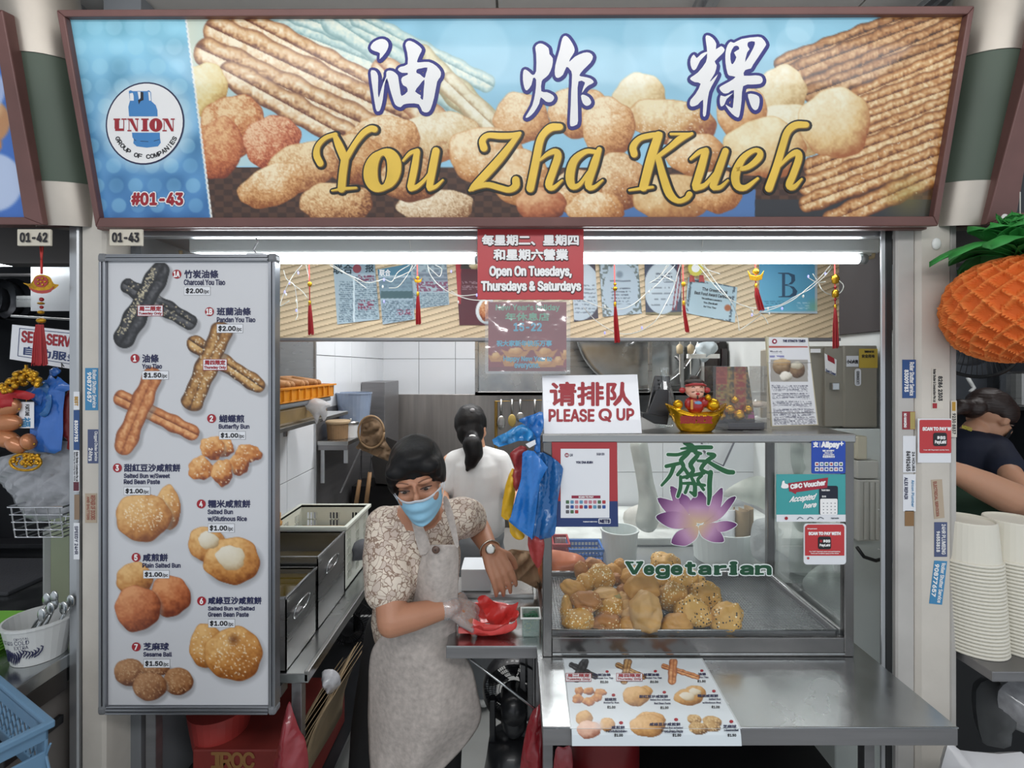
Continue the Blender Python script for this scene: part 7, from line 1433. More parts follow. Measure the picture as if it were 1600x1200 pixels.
sticker('sky blue shutter sticker reading 90877657 low on the right pillar',[(1460,876),(1480,877),(1472,945),(1452,943)], SKB, YC,[('Roller Shutter Service',((1477,880),(1470,942),(1464,941),(1471,880)), WINK,.25),('90877657',((1467,882),(1461,932),(1455,931),(1461,881)), WINK,.5)])
o = MB().ell(P(1463,381,1.458),(.014,.006,.018), u=14, v=8).build('paint_blob', WHITEP, None, smooth=True); tag(o, 'white blob of filler near the top of the right pillar', 'patch')
# ================================================================ left neighbour stall
cn = thing('neighbour_counter', 'steel counter of the stall at the left, running towards the viewer', 'counter',(-1.8,1.6,0))
MB().cbox(-2.8,-1.337,1.26,2.2,.86,.90,.003).build('counter_top', STEELT, cn); bx('fascia',(-1.345,-1.337,1.26,1.452,.80,.86), M('dark_dull_steel'), cn); bx('fascia',(-2.8,-1.345,1.26,1.27,.80,.86), STEELD, cn)
bx('side_panel',(-1.37,-1.36,1.3,2.1,0,.80), M('taupe_panel', '#6f6a66',.5), cn); bx('rail',(-1.36,-1.345,1.28,1.45,.70,.725), BLACK, cn)
for x, y in ((-2.7,1.3),(-1.42,1.3),(-2.7,2.1)): bx('leg',(x, x + .03, y, y + .03,0,.8), STEELD, cn)
cbn = (xat(62,1.45),1.45,.901)
ck = tub('cutlery_bucket', 'pale plastic bucket of metal spoons with a tiger stripe print', 'bucket', cbn,.062,.082,.115, M('bucket_grey', '#c9cbcb',.35, var=.03), t=.003)
def cyl_text(txt, c, r0, r1, h, a0, a1, z0, z1, mt, par, bold=.03):
    co, fs, bd = glyphs(txt,1, None if any(ord(ch) > 0x2000 for ch in txt) else 1); mn, mx = co.min(0), co.max(0); uv = (co - mn) / (mx - mn); m = MB(); v = []
    for u, w_ in uv: z = z0 + (z1 - z0) * w_; a = a0 + (a1 - a0) * u; rr_ = (r0 + (r1 - r0) * z / h) + .0012; v.append((c[0] + rr_ * math.cos(a), c[1] + rr_ * math.sin(a), c[2] + z))
    m.add(v, fs); m.build('lettering', mt, par)
D = math.radians
cyl_text('CRYSTAL', cbn,.062,.082,.115, D(-88), D(-62),.085,.092, NAVY, ck); cyl_text('COLD', cbn,.062,.082,.115, D(-88), D(-62),.070,.083, NAVY, ck); cyl_text('EXTRA', cbn,.062,.082,.115, D(-90), D(-64),.056,.067, NAVY, ck); cyl_text('ICE KEG', cbn,.062,.082,.115, D(-118), D(-92),.07,.082, NAVY, ck)
m = MB()
for i in range(14):
    a = D(-118 + i * 5.2); q = []
    for k in range(5): z = .052 - k * (.010 if i < 8 else .006) + .004 * math.sin(i); aa = a + D(4) * math.sin(k * 1.2); rr_ = .062 + .02 * z / .115 + .0015; q.append((cbn[0] + rr_ * math.cos(aa), cbn[1] + rr_ * math.sin(aa), cbn[2] + z))
    m.tube(q,[.0006,.0018,.002,.0016,.0005],5)
q = [(cbn[0] + .072 * math.cos(D(a)), cbn[1] + .072 * math.sin(D(a)), cbn[2] + z) for a, z in ((-55,.028),(-48,.032),(-42,.042),(-40,.052),(-44,.056))]; m.tube(q,.0018,5); m.build('stripe_print', NAVY, ck)
for i in range(11):
    a = i * .57; x, y = cbn[0] + .04 * math.cos(a), cbn[1] + .04 * math.sin(a); tx_, ty_ = x + .05 + .01 * (i % 3), y - .02 + .02 * (i % 4)
    sp = thing('metal_spoon', 'metal spoon leaning in the tiger stripe bucket', 'spoon',(x, y,.94), group='metal spoons in the tiger stripe bucket'); m = MB(); m.tube([(x, y,.94),(tx_, ty_,1.035 + .006 * (i % 4))],[.004,.003],6).ell((tx_, ty_,1.05 + .006 * (i % 4)),(.013,.005,.02), u=10, v=6); m.build('spoon', STEELT, sp, smooth=True)
GT = M('tray_green', '#6fae3c',.45, var=.05)
proto = None; ORD = ('lowest', 'second from the bottom', 'third from the bottom', 'fourth from the bottom', 'fourth from the top', 'third from the top', 'second from the top', 'topmost')
for i in range(8):
    z = .901 + i * .0095; lb = 'flat green serving tray at the left edge, ' + ORD[i] + ' of the pile'
    if proto is None: proto = thing('green_tray', lb, 'tray',(-1.8,1.45, z), group='green serving trays piled at the left edge'); MB().cbox(-2.0,-1.555,1.32,1.56, z, z + .006,.003).build('body', GT, proto); MB().cbox(-2.005,-1.55,1.315,1.565, z + .0055, z + .0082,.001).build('rim', GT, proto)
    else: dup(proto,(0,0, z - .901), lb)
pm = tag(MB().cbox(-2.3, xat(64,1.95),1.82,2.15,.901,.915,.004).build('ribbed_mat', M('mat_charcoal', '#3c3d42',.6,.3, bump=.6, bscale=120), None), 'dark ribbed drip mat behind the green trays', 'mat')
bm_ = thing('black_machine', 'large black machine behind the counter of the left stall', 'machine',(-2.3,2.5,0)); MB().cbox(-2.8, xat(72,2.3),2.3,2.9,.0,1.30,.01).build('body', M('machine_black', '#17181c',.4), bm_); bx('shelf',(-2.7, xat(76,2.25),2.22,2.3,.93,.95), M('machine_black'), bm_)
tag(MB().cbox(xat(75,1.75), xat(112,1.75),1.75,1.95,.901,1.30,.01).build('sage_board', M('sage_board', '#8f957e',.5, var=.06), None), 'pale sage board standing against the pillar', 'board')
tag(MB().cbox(xat(62,1.8), xat(74,1.8),1.8,1.9,.901,1.16,.012).build('plastic_jug', M('jug_white', '#a9abab',.4), None), 'narrow greyish white container beside the sage board', 'container')
wbk = thing('wire_basket', 'chrome wire basket holding clear plastic sleeves', 'basket', P(75,838,1.55)); m = MB(); bx0, bx1, by0, by1, bz1, bz0 = xat(28,1.5), xat(112,1.5), 1.47, 1.62, zat(788,1.5), zat(836,1.5)
for k in range(5):
    t = k / 4; z = bz1 + (bz0 - bz1) * t; i_ = .012 * t; q = [(bx0 + i_, by0 + i_, z),(bx1 - i_, by0 + i_, z),(bx1 - i_, by1 - i_, z),(bx0 + i_, by1 - i_, z),(bx0 + i_, by0 + i_, z)]; m.tube(q,.0022 if k else .003,6)
for i in range(5): x = bx0 + .01 + (bx1 - bx0 - .02) * i / 4; m.tube([(x, by0, bz1),(x, by0 + .012, bz0),(x, by1 - .012, bz0),(x, by1, bz1)],.002,6)
tag(m.build('wires', M('chrome', '#c9c9cc',.15,1.0), wbk), kind='stuff')
for x in (bx0 + .03, bx1 - .03): MB().tube([(x, by1, bz1),(x, by1 + .02, bz1),(x, by1 + .02, bz1 + .03)],.002,6).build('hook', M('chrome'), wbk)
SLV = M('clear_sleeve', '#a8aab0',.2, var=.15, alpha=.75, coat=.5, scale=30)
sl = puff('plastic_sleeves',[(-25,725),(10,712),(60,700),(110,690),(113,745),(110,800),(60,815),(42,806),(10,765)],1.54,.03, SLV, None,6,(.035,.018,.9)); tag(sl, 'bundle of clear plastic sleeves spilling over the chrome wire basket', 'plastic sleeves')
SL_B = M('neighbour_blue', '#2f66b5',.3, var=.1, coat=.35, scale=10)
z6 = lambda *p: [(x / 6,560 + y / 6) for x, y in p]
nb_ = thing('blue_bag', 'folded blue carrier bag hanging from a hook in the left stall', 'plastic bag', P(72,705,1.50))
puff('bag_body', z6((465,150),(490,170),(600,260),(610,320),(590,500),(575,860),(430,880),(285,850),(300,600),(320,420),(380,440),(400,300)),1.50,.014, SL_B, nb_,5,(.02,.02,.1),2); puff('bag_wing', z6((220,320),(300,270),(390,225),(440,200),(430,300),(400,360),(375,445),(300,390)),1.495,.01, SL_B, nb_,5,(.02,.02,.8),2); puff('bag_wing', z6((540,170),(600,215),(680,275),(640,300),(560,325),(500,335),(510,250)),1.498,.01, SL_B, nb_,5,(.02,.02,.6),2); puff('bag_fold', z6((400,240),(440,230),(480,340),(480,450),(440,540),(395,545),(385,500),(430,440),(435,330)),1.485,.012, M('blue_bag_dark'), nb_,5,(.02,.015,.1),2); MB().ell(P(86,581,1.5),(.015,.01,.013), u=14, v=8, nz=.4, nf=150).build('knot', SL_B, nb_, smooth=True)
MB().tube([P(100,573,1.56), P(96,567,1.56), P(97,575,1.52), P(90,580,1.5)],.0015,6).build('hook', BLACK, nb_)
tag(puff('red_bag',[(100,625),(114,610),(116,705),(106,690),(98,660)],1.54,.02, M('dull_red_flat'), None,5,(.02,.02,.1),2), 'dull red bag beside the blue one, against the left pillar', 'plastic bag')
GDR = M('gold_ornate', '#c0902a',.3,.8, var=.35, scale=70, bump=.8, bscale=160)
go = thing('gold_ornament', 'cluster of small gold charms hanging over the left counter', 'ornament', P(40,625,1.45)); rn = random.Random(8)
m = MB()
for i in range(70): t = rn.random(); m.ell(P(2 + 62 * t,612 - 22 * math.sin(t * 2.4) + rn.uniform(-12,10),1.45 + rn.uniform(-.01,.02)), rn.uniform(.005,.010), u=8, v=6)
tag(m.build('charms', GDR, go, smooth=True), kind='stuff'); MB().tube([P(41,570,1.45), P(41,577,1.45)],.004,8).build('ring', GDR, go)
tag(puff('red_ribbon',[(-20,612),(20,608),(55,616),(44,625),(20,622),(22,636),(-10,640)],1.46,.02, M('silk_red'), None,5,(.03,.015,.9),2), 'red ribbon tuft under the cluster of gold charms', 'ribbon')
CUp = M('copper_bulb', '#b0724a',.3,.3, var=.2, scale=10, coat=.4)
for x, y, rx, ry, a, lab in ((8,635,24,17,.1, 'copper bulb ornament, uppermost of the string at the left edge'),(8,660,26,15,0, 'copper bulb ornament, second from the top at the left edge'),(8,685,24,14,-.35, 'copper bulb ornament, third from the top at the left edge'),(24,694,18,12,-.7, 'copper bulb ornament at the lower bend of the string'),(45,690,9,13,.2, 'copper bulb ornament nearest the blue bag')):
    r = thing('copper_ornament', lab, 'ornament', P(x, y,1.47)); s_ = 1.47 / FPX; MB().ell(P(x, y,1.47),(rx * s_,.022, ry * s_), Matrix.Rotation(-a,3, 'Y'), u=20, v=12).build('bulb', CUp, r, smooth=True); MB().ell(P(x + rx * .9, y + 4,1.47),.004, u=8, v=6).build('bead', GDR, r, smooth=True)
cdn = sticker('small white printed card hanging by the blue bag', sq(30,628,53,669), PAPER,1.48,[('福',(35,652,48,667), SKB,.3),('FORTUNE',(40,632,46,650), INK,.2)], name='hanging_card'); MB().tube([P(41,628,1.48), P(42,620,1.48)],.001,5).build('loop', GDR, cdn)
go2 = thing('gold_ornament', 'round openwork gold medallion below the copper bulbs', 'ornament', P(40,735,1.47)); MB().tube([P(40 + 24 * math.cos(a),722 + 13 * math.sin(a),1.47) for a in [2 * PI * k / 24 for k in range(25)]],.004,6).build('hoop', GDR, go2, smooth=True); m = MB(); [m.ell(P(40 + rn.uniform(-20,20),720 + rn.uniform(-10,9),1.47), rn.uniform(.003,.007), u=8, v=5) for _ in range(40)]; tag(m.build('openwork', GDR, go2, smooth=True), kind='stuff')
ss = thing('self_service_sign', 'white sign with red and blue words for self service, partly behind the pillar', 'sign', P(70,570,1.62)); pl = front(1.62); m = MB(); pts = [(19,507),(135,519),(133,580),(15,561)]; m.v = [tuple(pl.at(*q, h)) for h in (0,-.003) for q in pts]; m.f = [(0,1,2,3),(4,7,6,5),(0,4,5,1),(1,5,6,2),(2,6,7,3),(3,7,4,0)]; m.build('board', M('sign_white'), ss)
f = Flat(pl,.0008); f.border([(31,513),(131,523)],.5, False); f.border([(28,556),(131,572)],.5, False); f.border([(31,513),(28,556)],.5, False); f.text('自助服务', None,.5, font=None, quad=[(38,541),(128,554),(127,567),(37,554)]); f.build('blue_lettering', NB, ss)
f = Flat(pl,.0008); f.text('SELF SERVICE', None,.9, quad=[(35,517),(136,529),(135,545),(34,534)]); f.build('red_lettering', RED, ss); MB().tube([pl.at(60,500,0), pl.at(60,512,0)],.001,5).build('cord', BLACK, ss)
MB().tube([P(18,494,1.66), P(118,500,1.66)],.004,8).build('hanging_rail', STEEL, ss)
to = thing('festive_tassel', 'large red tassel under a red and gold ingot charm below plate 01-42', 'ornament', P(66,572,1.44)); Yt = 1.44
for s in (-2,2): MB().tube([P(65 + s,385, Yt), P(65,408, Yt)],.0022,6).build('cord', M('cord_red'), to, smooth=True)
MB().tube([P(65,406, Yt), P(65,428, Yt)],.003,6).build('cord', M('cord_red'), to, smooth=True); f = Flat(front(Yt),0)
m = MB(); pts = cr([(36,442),(48,443),(55,432),(66,429),(78,433),(84,443),(92,445),(86,451),(76,456),(62,458),(48,453),(44,447)],3, True); n = len(pts); m.v = [tuple(P(x, y, Yt + d)) for d in (-.006,.006) for x, y in pts]; m.f = [tuple(range(n)), tuple(range(2 * n - 1, n - 1,-1))] + [(i, i + n,(i + 1) % n + n,(i + 1) % n) for i in range(n)]; m.build('charm', GDR, to)
f = Flat(front(Yt - .0065),.0004); f.fill([(45,449),(55,453),(66,454),(78,452),(84,447),(80,456),(66,459),(52,456)], smooth=2); f.disc(64,440,11,9); f.build('red_enamel', M('enamel_red', '#a83228',.3, coat=.4), to)
m = MB(); [m.ell(P(64 + 6 * math.cos(k * 1.257),440 + 5 * math.sin(k * 1.257), Yt - .008),(.004,.002,.0035), u=8, v=5) for k in range(5)]; m.ell(P(64,440, Yt - .008),.003, u=8, v=5); m.build('flower', GDR, to, smooth=True)
for y, r_ in ((468,.006),(480,.005)): MB().ell(P(65, y, Yt), r_, u=12, v=8).build('bead', M('bead_red'), to, smooth=True)
for y, w_, h_ in ((474,.010,.004),(488,.009,.006),(501,.014,.008)): MB().ell(P(64, y, Yt),(w_,.008, h_), u=14, v=8).build('gold_bead', GDR, to, smooth=True)
m = MB(); rn = random.Random(2)
for k in range(130): a = rn.random() * 6.28; q = math.sqrt(rn.random()); dx = math.cos(a) * q; m.tube([P(62 + dx * 6,507, Yt + .010 * math.sin(a) * q), P(62 + dx * 10,535, Yt + .014 * math.sin(a) * q), P(62 + dx * 13,566 + rn.random() * 6, Yt + .016 * math.sin(a) * q)],.0011,4)
m.build('tassel', M('silk_red'), to)
tl = thing('tube_light', 'short lit tube at the top of the left stall', 'light', P(20,410,1.9)); MB().cbox(xat(-200,1.9), xat(50,1.9),1.89,1.96, zat(402,1.9), zat(390,1.9),.005).build('housing', M('batten_white'), tl); MB().tube([P(-190,410,1.9), P(46,410,1.9)],.016,16).build('tube', TUBE, tl, smooth=True)
tag(bx('plastic_screen',(xat(48,2.0), xat(112,2.0) + .1,2.0,2.005, zat(486,2.0), zat(386,2.0)), M('cloudy_sheet', '#b1b1b3',.3, coat=.3), None,0), 'cloudy plastic sheet behind the large red tassel', 'sheet')
tag(bx('steel_plate',(xat(25,2.2), xat(58,2.2),2.2,2.21, zat(480,2.2), zat(462,2.2)), STEEL, None,.001), 'small blank steel plate left of the cloudy sheet', 'plate')
ur = thing('hanging_utensils', 'dark pans hanging at the back of the left stall', 'pans', P(20,500,2.6)); MB().tube([P(-80,430,2.6), P(60,430,2.6)],.01).build('rail', STEELD, ur)
for x in (-10,14,38): MB().lathe([(.001,0),(.10,.01),(.11,.06)], P(x,470,2.6),24, Matrix.Rotation(PI / 2,3, 'X')).build('pan', M('pan_dark', '#2f3136',.35,.6), ur, smooth=True)
# crate at the lower left
Yk = .95; kc = (xat(76, Yk), Yk); cr2 = thing('blue_crate', 'grey blue plastic lattice crate of wrapped packs at the lower left corner', 'crate',(*kc,0)); RK = Matrix.Translation((*kc,0)) @ Matrix.Rotation(-.5,4, 'Z') @ Matrix.Translation((-kc[0],-kc[1],0)); cr2.rotation_euler = (0,0,-.5); CB = M('crate_blue', '#5c7f9c',.5, var=.06)
kx1, ky1 = kc; ky0 = ky1 - .26; kx0 = kx1 - .38; kz1 = zat(1131, Yk); kz0 = kz1 - .24
m = MB(); t = .006
for z0, z1 in ((kz1 - .03, kz1),(kz1 - .115, kz1 - .09),(kz0, kz0 + .03)): m.box(kx0, kx1, ky1 - t, ky1, z0, z1).box(kx0, kx1, ky0, ky0 + t, z0, z1).box(kx0, kx0 + t, ky0, ky1, z0, z1).box(kx1 - t, kx1, ky0, ky1, z0, z1)
m.box(kx0, kx1, ky0, ky1, kz0, kz0 + t); m.box(kx1 - t, kx1, ky0, ky1, kz0, kz1 - .05).box(kx0, kx0 + .04, ky1 - t, ky1, kz0, kz1).box(kx1 - .04, kx1, ky1 - t, ky1, kz0, kz1).box(kx1 - .05, kx1, ky0, ky0 + t, kz0, kz1); m.build('shell', CB, cr2, bev=.002)
m = MB()
for i in range(14):
    x = kx0 + .04 + i * .026
    for s in (-1,1): m.tube([(x - s * .02, ky1 - t / 2, kz1 - .03),(x + s * .02, ky1 - t / 2, kz1 - .09)],.0022,4); m.tube([(x - s * .02, ky0 + t / 2, kz1 - .03),(x + s * .02, ky0 + t / 2, kz1 - .09)],.0022,4)
tag(m.build('lattice', CB, cr2), kind='stuff'); MB().box(kx0 - .008, kx1 + .008, ky1 - t, ky1 + .008, kz1 - .008, kz1 + .006).box(kx0 - .008, kx1 + .008, ky0 - .008, ky0 + t, kz1 - .008, kz1 + .006).box(kx1 - t, kx1 + .008, ky0, ky1, kz1 - .008, kz1 + .006).box(kx0 - .008, kx0 + t, ky0, ky1, kz1 - .008, kz1 + .006).build('rim', CB, cr2, bev=.003)
ks = MB().cbox(kx0 + .02, kx1 - .02, ky0 + .02, ky1 - .02,0, kz0 - .001,.01); ks.v = [tuple(RK @ Vector(v)) for v in ks.v]; tag(ks.build('crate_stand', M('stand_grey', '#3f4347',.6), None), 'dark stand under the blue lattice crate', 'stand')
for i, (x, y, lab) in enumerate(((kx1 - .08, ky1 - .12, 'white wrapped pack in the blue crate nearest its corner'),(kx1 - .19, ky1 - .08, 'white wrapped pack in the middle of the blue crate'),(kx1 - .29, ky1 - .13, 'white wrapped pack at the far side of the blue crate'))): tag(MB().ell(RK @ Vector((x, y, kz1 - .10)),(.05,.07,.06), Matrix.Rotation(.6 * i,3, 'Z'), u=18, v=12, nz=.25, nf=22).build('wrapped_pack', M('pack_white', '#c9ccd0',.35, coat=.4, var=.1), None, smooth=True), lab, 'pack')
# ================================================================ right neighbour stall
rn_ = thing('neighbour_counter', 'steel counter of the stall at the right carrying stacked bowls', 'counter',(1.9,1.55,0)); MB().cbox(1.345,2.8,1.37,1.63,.872,.90,.002).box(1.52,2.8,1.63,1.95,.872,.90).build('counter_top', STEELD, rn_); bx('back_panel',(1.53,2.8,1.9,1.92,0,.87), M('machine_black'), rn_)
for x, y in ((1.54,1.4),(2.7,1.4),(1.54,1.86)): bx('leg',(x, x + .03, y, y + .03,0,.87), STEELD, rn_)
BW = M('foam_bowl', '#dcd8cb',.5, var=.03, bump=.05)
NTH = 'lowest second third fourth fifth sixth seventh eighth ninth tenth eleventh twelfth thirteenth'.split()
bproto = None
for px, sid in ((1514, 'left'),(1586, 'right')):
    Yb = 1.50; xb = xat(px, Yb) + .01
    for i in range(26):
        z = .901 + .0108 * i; lb = 'white foam bowl upside down in the %s stack, %s from the %s' % (sid, NTH[i] if i < 13 else ('thirteenth' if i == 13 else NTH[25 - i]), 'bottom' if i < 13 else 'top')
        if i == 0: lb = 'lowest upside down white foam bowl of the %s stack' % sid
        if i == 25: lb = 'topmost upside down white foam bowl of the %s stack, base ring showing' % sid
        if bproto is None: bproto = tag(MB().lathe([(.078,.002),(.0835,0),(.085,.003),(.0835,.007),(.079,.008),(.0705,.118),(.069,.122),(.066,.122),(.065,.116),(.001,.116)],(xb, Yb, z),36).build('foam_bowl', BW, None, smooth=False), lb, 'bowl', 'white foam bowls in two stacks'); b0 = (xb, z)
        else: dup(bproto,(xb - b0[0] - .0007 * i,0, z - b0[1]), lb)
pn = thing('paper_pineapple', 'orange honeycomb paper pineapple with green leaves hanging at the right edge', 'ornament', P(1592,475,1.33)); pc = P(1596,484,1.33); Rx, Rz = .176, .148
m = MB(); U, V = 168, 84; OC = []
for j in range(V + 1):
    th = PI * (.03 + .94 * j / V)
    for i in range(U):
        ph = 2 * PI * i / U; a_ = ph * 9 + th * 8.5; b_ = ph * 9 - th * 8.5; c1_ = abs(math.sin(a_ / 1)); c2_ = abs(math.sin(b_ / 1)); rdg = 1 - min(c1_, c2_); k = 1 - .11 * (1 - rdg ** 2.5) + .012 * math.sin(ph * 84) * (j % 2)
        se = .8; x = abs(math.sin(th)) ** .85; m.v.append((pc.x + Rx * x * math.cos(ph) * k, pc.y + Rx * x * math.sin(ph) * k, pc.z + Rz * math.copysign(abs(math.cos(th)) ** .9, math.cos(th)) * (k * .5 + .5)))
        e = rdg ** 4; A_ = np.array(hx('#d2601a')[:3]); B_ = np.array(hx('#ee9048')[:3]); OC.append(A_ + (B_ - A_) * e)
for j in range(V):
    for i in range(U): m.f.append((j * U + i,(j + 1) * U + i,(j + 1) * U + (i + 1) % U, j * U + (i + 1) % U))
m.c = OC; m.build('honeycomb_body', MV('honeycomb_paper',.75), pn)
LG = M('leaf_paper', '#2f8a3c',.6, var=.25, scale=14, bump=.1)
lc = P(1594,398,1.33); rn = random.Random(11)
for i in range(40):
    lev = i // 12; a = i * 2.399 + .3; ln = (.21,.17,.12)[min(lev,2)] * rn.uniform(.85,1.1); el = (.62,.95,1.3)[min(lev,2)] + rn.uniform(-.1,.1); wd = .044
    d = Vector((math.cos(a), math.sin(a),0)); s_ = d.cross(Vector((0,0,1)))
    def lf(u, v): t = v; w_ = wd * math.sin(PI * min(1,.12 + t * .88)) ** .6 * (1 + .10 * math.sin(t * 30)); return lc + Vector((0,0,.012 * lev - .01)) + d * (ln * t * math.cos(el) + .01) + Vector((0,0, ln * (t * math.sin(el) - (.62,.42,.25)[min(lev,2)] * t * t) + .018 - .03 * abs(u - .5))) + s_ * (u - .5) * 2 * w_
    m = MB(); m.grid(lf,4,8); m.build('leaf', LG, pn, smooth=True, solid=.0015)
MB().tube([P(1594,395,1.33), P(1594,300,1.33)],.0012,5).build('cord', WIRE, pn); MB().ell(P(1570,343,1.36),(.012,.006,.016), u=12, v=8).build('clip', WHITEP, pn, smooth=True)
nf = thing('wall_fan', 'black caged wall fan behind the paper pineapple', 'fan', P(1505,520,2.1)); fc = P(1500,500,2.1); m = MB(); Rf = .26; Rm = Matrix.Rotation(-.35,3, 'X')
for q in (.3,.6,1.0): m.tube([fc + Rm @ Vector((Rf * q * math.cos(a),-.05 * (1 - q * q), Rf * q * math.sin(a))) for a in [2 * PI * k / 40 for k in range(41)]],.003 if q < 1 else .008,5)
for k in range(70): a = 2 * PI * k / 70; m.tube([fc + Rm @ Vector((Rf * q * math.cos(a),-.05 * (1 - q * q), Rf * q * math.sin(a))) for q in (.15,.5,.8,1)],.0018,4)
tag(m.build('cage', BLACK, nf), kind='stuff'); MB().ell(fc + Vector((0,.06,0)),(.07,.09,.07), u=16, v=10).build('motor', BLACK, nf, smooth=True)
for k in range(3): a = 2 * PI * k / 3; m = MB(); m.grid(lambda u, v: fc + Rm @ Vector((.2 * u * math.cos(a + v),.02 + .02 * v,.2 * u * math.sin(a + v))),4,4); m.build('blade', M('fan_blade'), nf, smooth=True, solid=.002)
MB().tube([fc + Vector((0,.1,0)), fc + Vector((.05,.5,.1)),(fc.x + .1,2.9, fc.z + .1)],.02).build('wall_arm', BLACK, nf)
rs = thing('rear_shelf', 'steel shelf at the back of the right stall with a large pot', 'shelf',(1.9,2.8,1.4)); MB().cbox(1.55,2.8,2.6,2.89, zat(642,2.6), zat(635,2.6),.002).build('shelf_board', STEEL, rs); bx('backsplash',(1.55,2.8,2.885,2.895,.9,2.0), M('blue_grey_steel', '#6f747c',.4,.7), rs)
for x in (1.7,2.6): bx('bracket',(x, x + .02,2.62,2.89, zat(655,2.6), zat(642,2.6)), STEELD, rs)
pt_ = thing('stock_pot', 'large steel pot on the rear shelf of the right stall', 'pot', P(1595,632,2.7)); MB().lathe([(.001,0),(.10,0),(.10,.17),(.106,.175),(.10,.18),(.001,.185)],(xat(1606,2.7),2.72, zat(634,2.6)),28).build('body', STEEL, pt_, smooth=False)
hk = tag(MB().tube([P(1512,590,2.8), P(1518,600,2.8), P(1522,606,2.8), P(1516,612,2.8)],.01,8).build('wall_hook', WHITEP, None, smooth=True), 'white plastic hook on the back wall above the woman in navy', 'hook')
for pts, Y, mt, lab in (([(1420 + 60,1165),(1500,1172),(1560,1178),(1610,1185),(1640,1300),(1470,1300)],1.30, M('sack_white', '#c9c9cc',.4, coat=.2, var=.05), 'white sack at the bottom right corner'),([(1560,1080),(1590,1060),(1640,1060),(1640,1130),(1590,1140),(1565,1120)],1.62, M('clear_crinkle'), 'clear bag in the dark under the right counter'),([(1525,1080),(1555,1060),(1570,1090),(1560,1150),(1535,1160)],1.68, M('grey_bag', '#5c5e60',.4, coat=.3), 'grey bag in the dark under the right counter')):
    tag(puff('sack', pts, Y,.08, mt, None,9,(.03,.06,.7)), lab, 'bag')
# ================================================================ people
SKIN = M('skin', '#b07d62',.5, var=.07, scale=9, sss=.08, bump=.15, bscale=120); SKIN2 = M('skin_pale', '#c9977a',.5, var=.05, scale=6, sss=.08)
HAIR = M('hair_black', '#0b0a0c',.5, var=.1, scale=30, bump=.6, bscale=60, stretch=(1,1,.25), spec=.3); HAIR2 = M('hair_brown', '#2c1e1a',.45, var=.2, scale=30, bump=.8, bscale=24, stretch=(1,1,7))
EYEW = M('eye_white', '#95837a',.3); EYED = M('eye_dark', '#1c120e',.15)
def hand(mb, w_, d, n, curl=.35, sc=1.0, side=1, spread=.10):
    """palm, four fingers of unequal length and a thumb from the side of the palm"""
    d = Vector(d).normalized(); n = Vector(n); n = (n - d * n.dot(d)).normalized(); s_ = d.cross(n).normalized() * side; w_ = Vector(w_)
    for i, (o, L) in enumerate(((-.030,.068),(-.010,.076),(.010,.072),(.029,.062))):
        k = w_ + d * (.078 - abs(o) * .15) * sc + s_ * o * sc; limb(mb,[w_ + s_ * o * .5 * sc, w_ + d * .04 * sc + s_ * o * .85 * sc, k],[.015 * sc,.0135 * sc,.0105 * sc],10)
        p = k; dd = (d + s_ * o * spread * 30).normalized(); a = .25 + curl * .6; pts = [p]; rs = [.0098 * sc]
        for j, fr_ in enumerate((.44,.31,.25)):
            a_ = a + curl * .9 * j; v = dd * math.cos(a_) - n * math.sin(a_); p = p + v * L * fr_ * sc; pts.append(p); rs.append((.0088,.008,.0068)[j] * sc)
        limb(mb, pts, rs,10)
    b = w_ + d * .018 * sc - s_ * .022 * sc; t1 = b + (d * .6 - s_ * .75 - n * .35).normalized() * .034 * sc; t2 = t1 + (d * .85 - s_ * .35 - n * .5).normalized() * .028 * sc; t3 = t2 + (d * .9 - n * .5).normalized() * .022 * sc
    limb(mb,[b, t1, t2, t3],[.015 * sc,.0115 * sc,.0105 * sc,.0085 * sc],10)
def headmb(mb, T, sc=1.0):
    def e(c, r): mb.ell(T @ (Vector(c) * sc), tuple(x * sc for x in r), T.to_3x3(), u=22, v=14)
    e((0,.012,.03),(.074,.092,.086)); e((0,-.022,-.03),(.061,.066,.078)); e((0,-.052,-.088),(.030,.028,.024)); e((0,-.094,-.018),(.0115,.015,.020)); e((0,-.088,.008),(.007,.010,.022))
    for s in (-1,1): e((s * .034,-.058,-.028),(.028,.030,.028)); e((s * .028,-.076,.032),(.027,.014,.010)); e((s * .076,.006,-.008),(.009,.018,.030)); e((s * .066,.008,-.02),(.012,.016,.02))
    e((0,-.086,-.052),(.022,.012,.006)); e((0,-.084,-.062),(.018,.012,.007))
def facebits(T, par, sc=1.0, brow=HAIR):
    for s in (-1,1):
        c = T @ (Vector((s * .031,-.0815,.010)) * sc); R = T.to_3x3()
        MB().ell(c,(.0135 * sc,.006 * sc,.0040 * sc), R, u=16, v=10).build('eye', EYEW, par, smooth=True); MB().ell(T @ (Vector((s * .031,-.0868,.0095)) * sc),(.0066 * sc,.003 * sc,.0040 * sc), R, u=12, v=8).build('iris', EYED, par, smooth=True)
        MB().tube([T @ (Vector((s * (.015 + .033 * k / 6),-.0885 + .010 * (k / 6) ** 2,.0128 + .0035 * math.sin(PI * k / 6) - .001 * k / 6)) * sc) for k in range(7)],.0017 * sc,6).build('eyelid', M('lid_line', '#3c241c',.6), par, smooth=True)
        MB().tube([T @ (Vector((s * (.014 + .036 * k / 6),-.0895 + .013 * (k / 6) ** 2,.0335 + .009 * math.sin(PI * (k + 1) / 8)) ) * sc) for k in range(7)],.0014 * sc,6).build('eyebrow', M('brow_brown', '#7a5544',.7), par, smooth=True)
def headT(c, pitch, roll, yaw): return Matrix.Translation(c) @ Matrix.Rotation(yaw,4, 'Z') @ Matrix.Rotation(roll,4, 'Y') @ Matrix.Rotation(pitch,4, 'X')
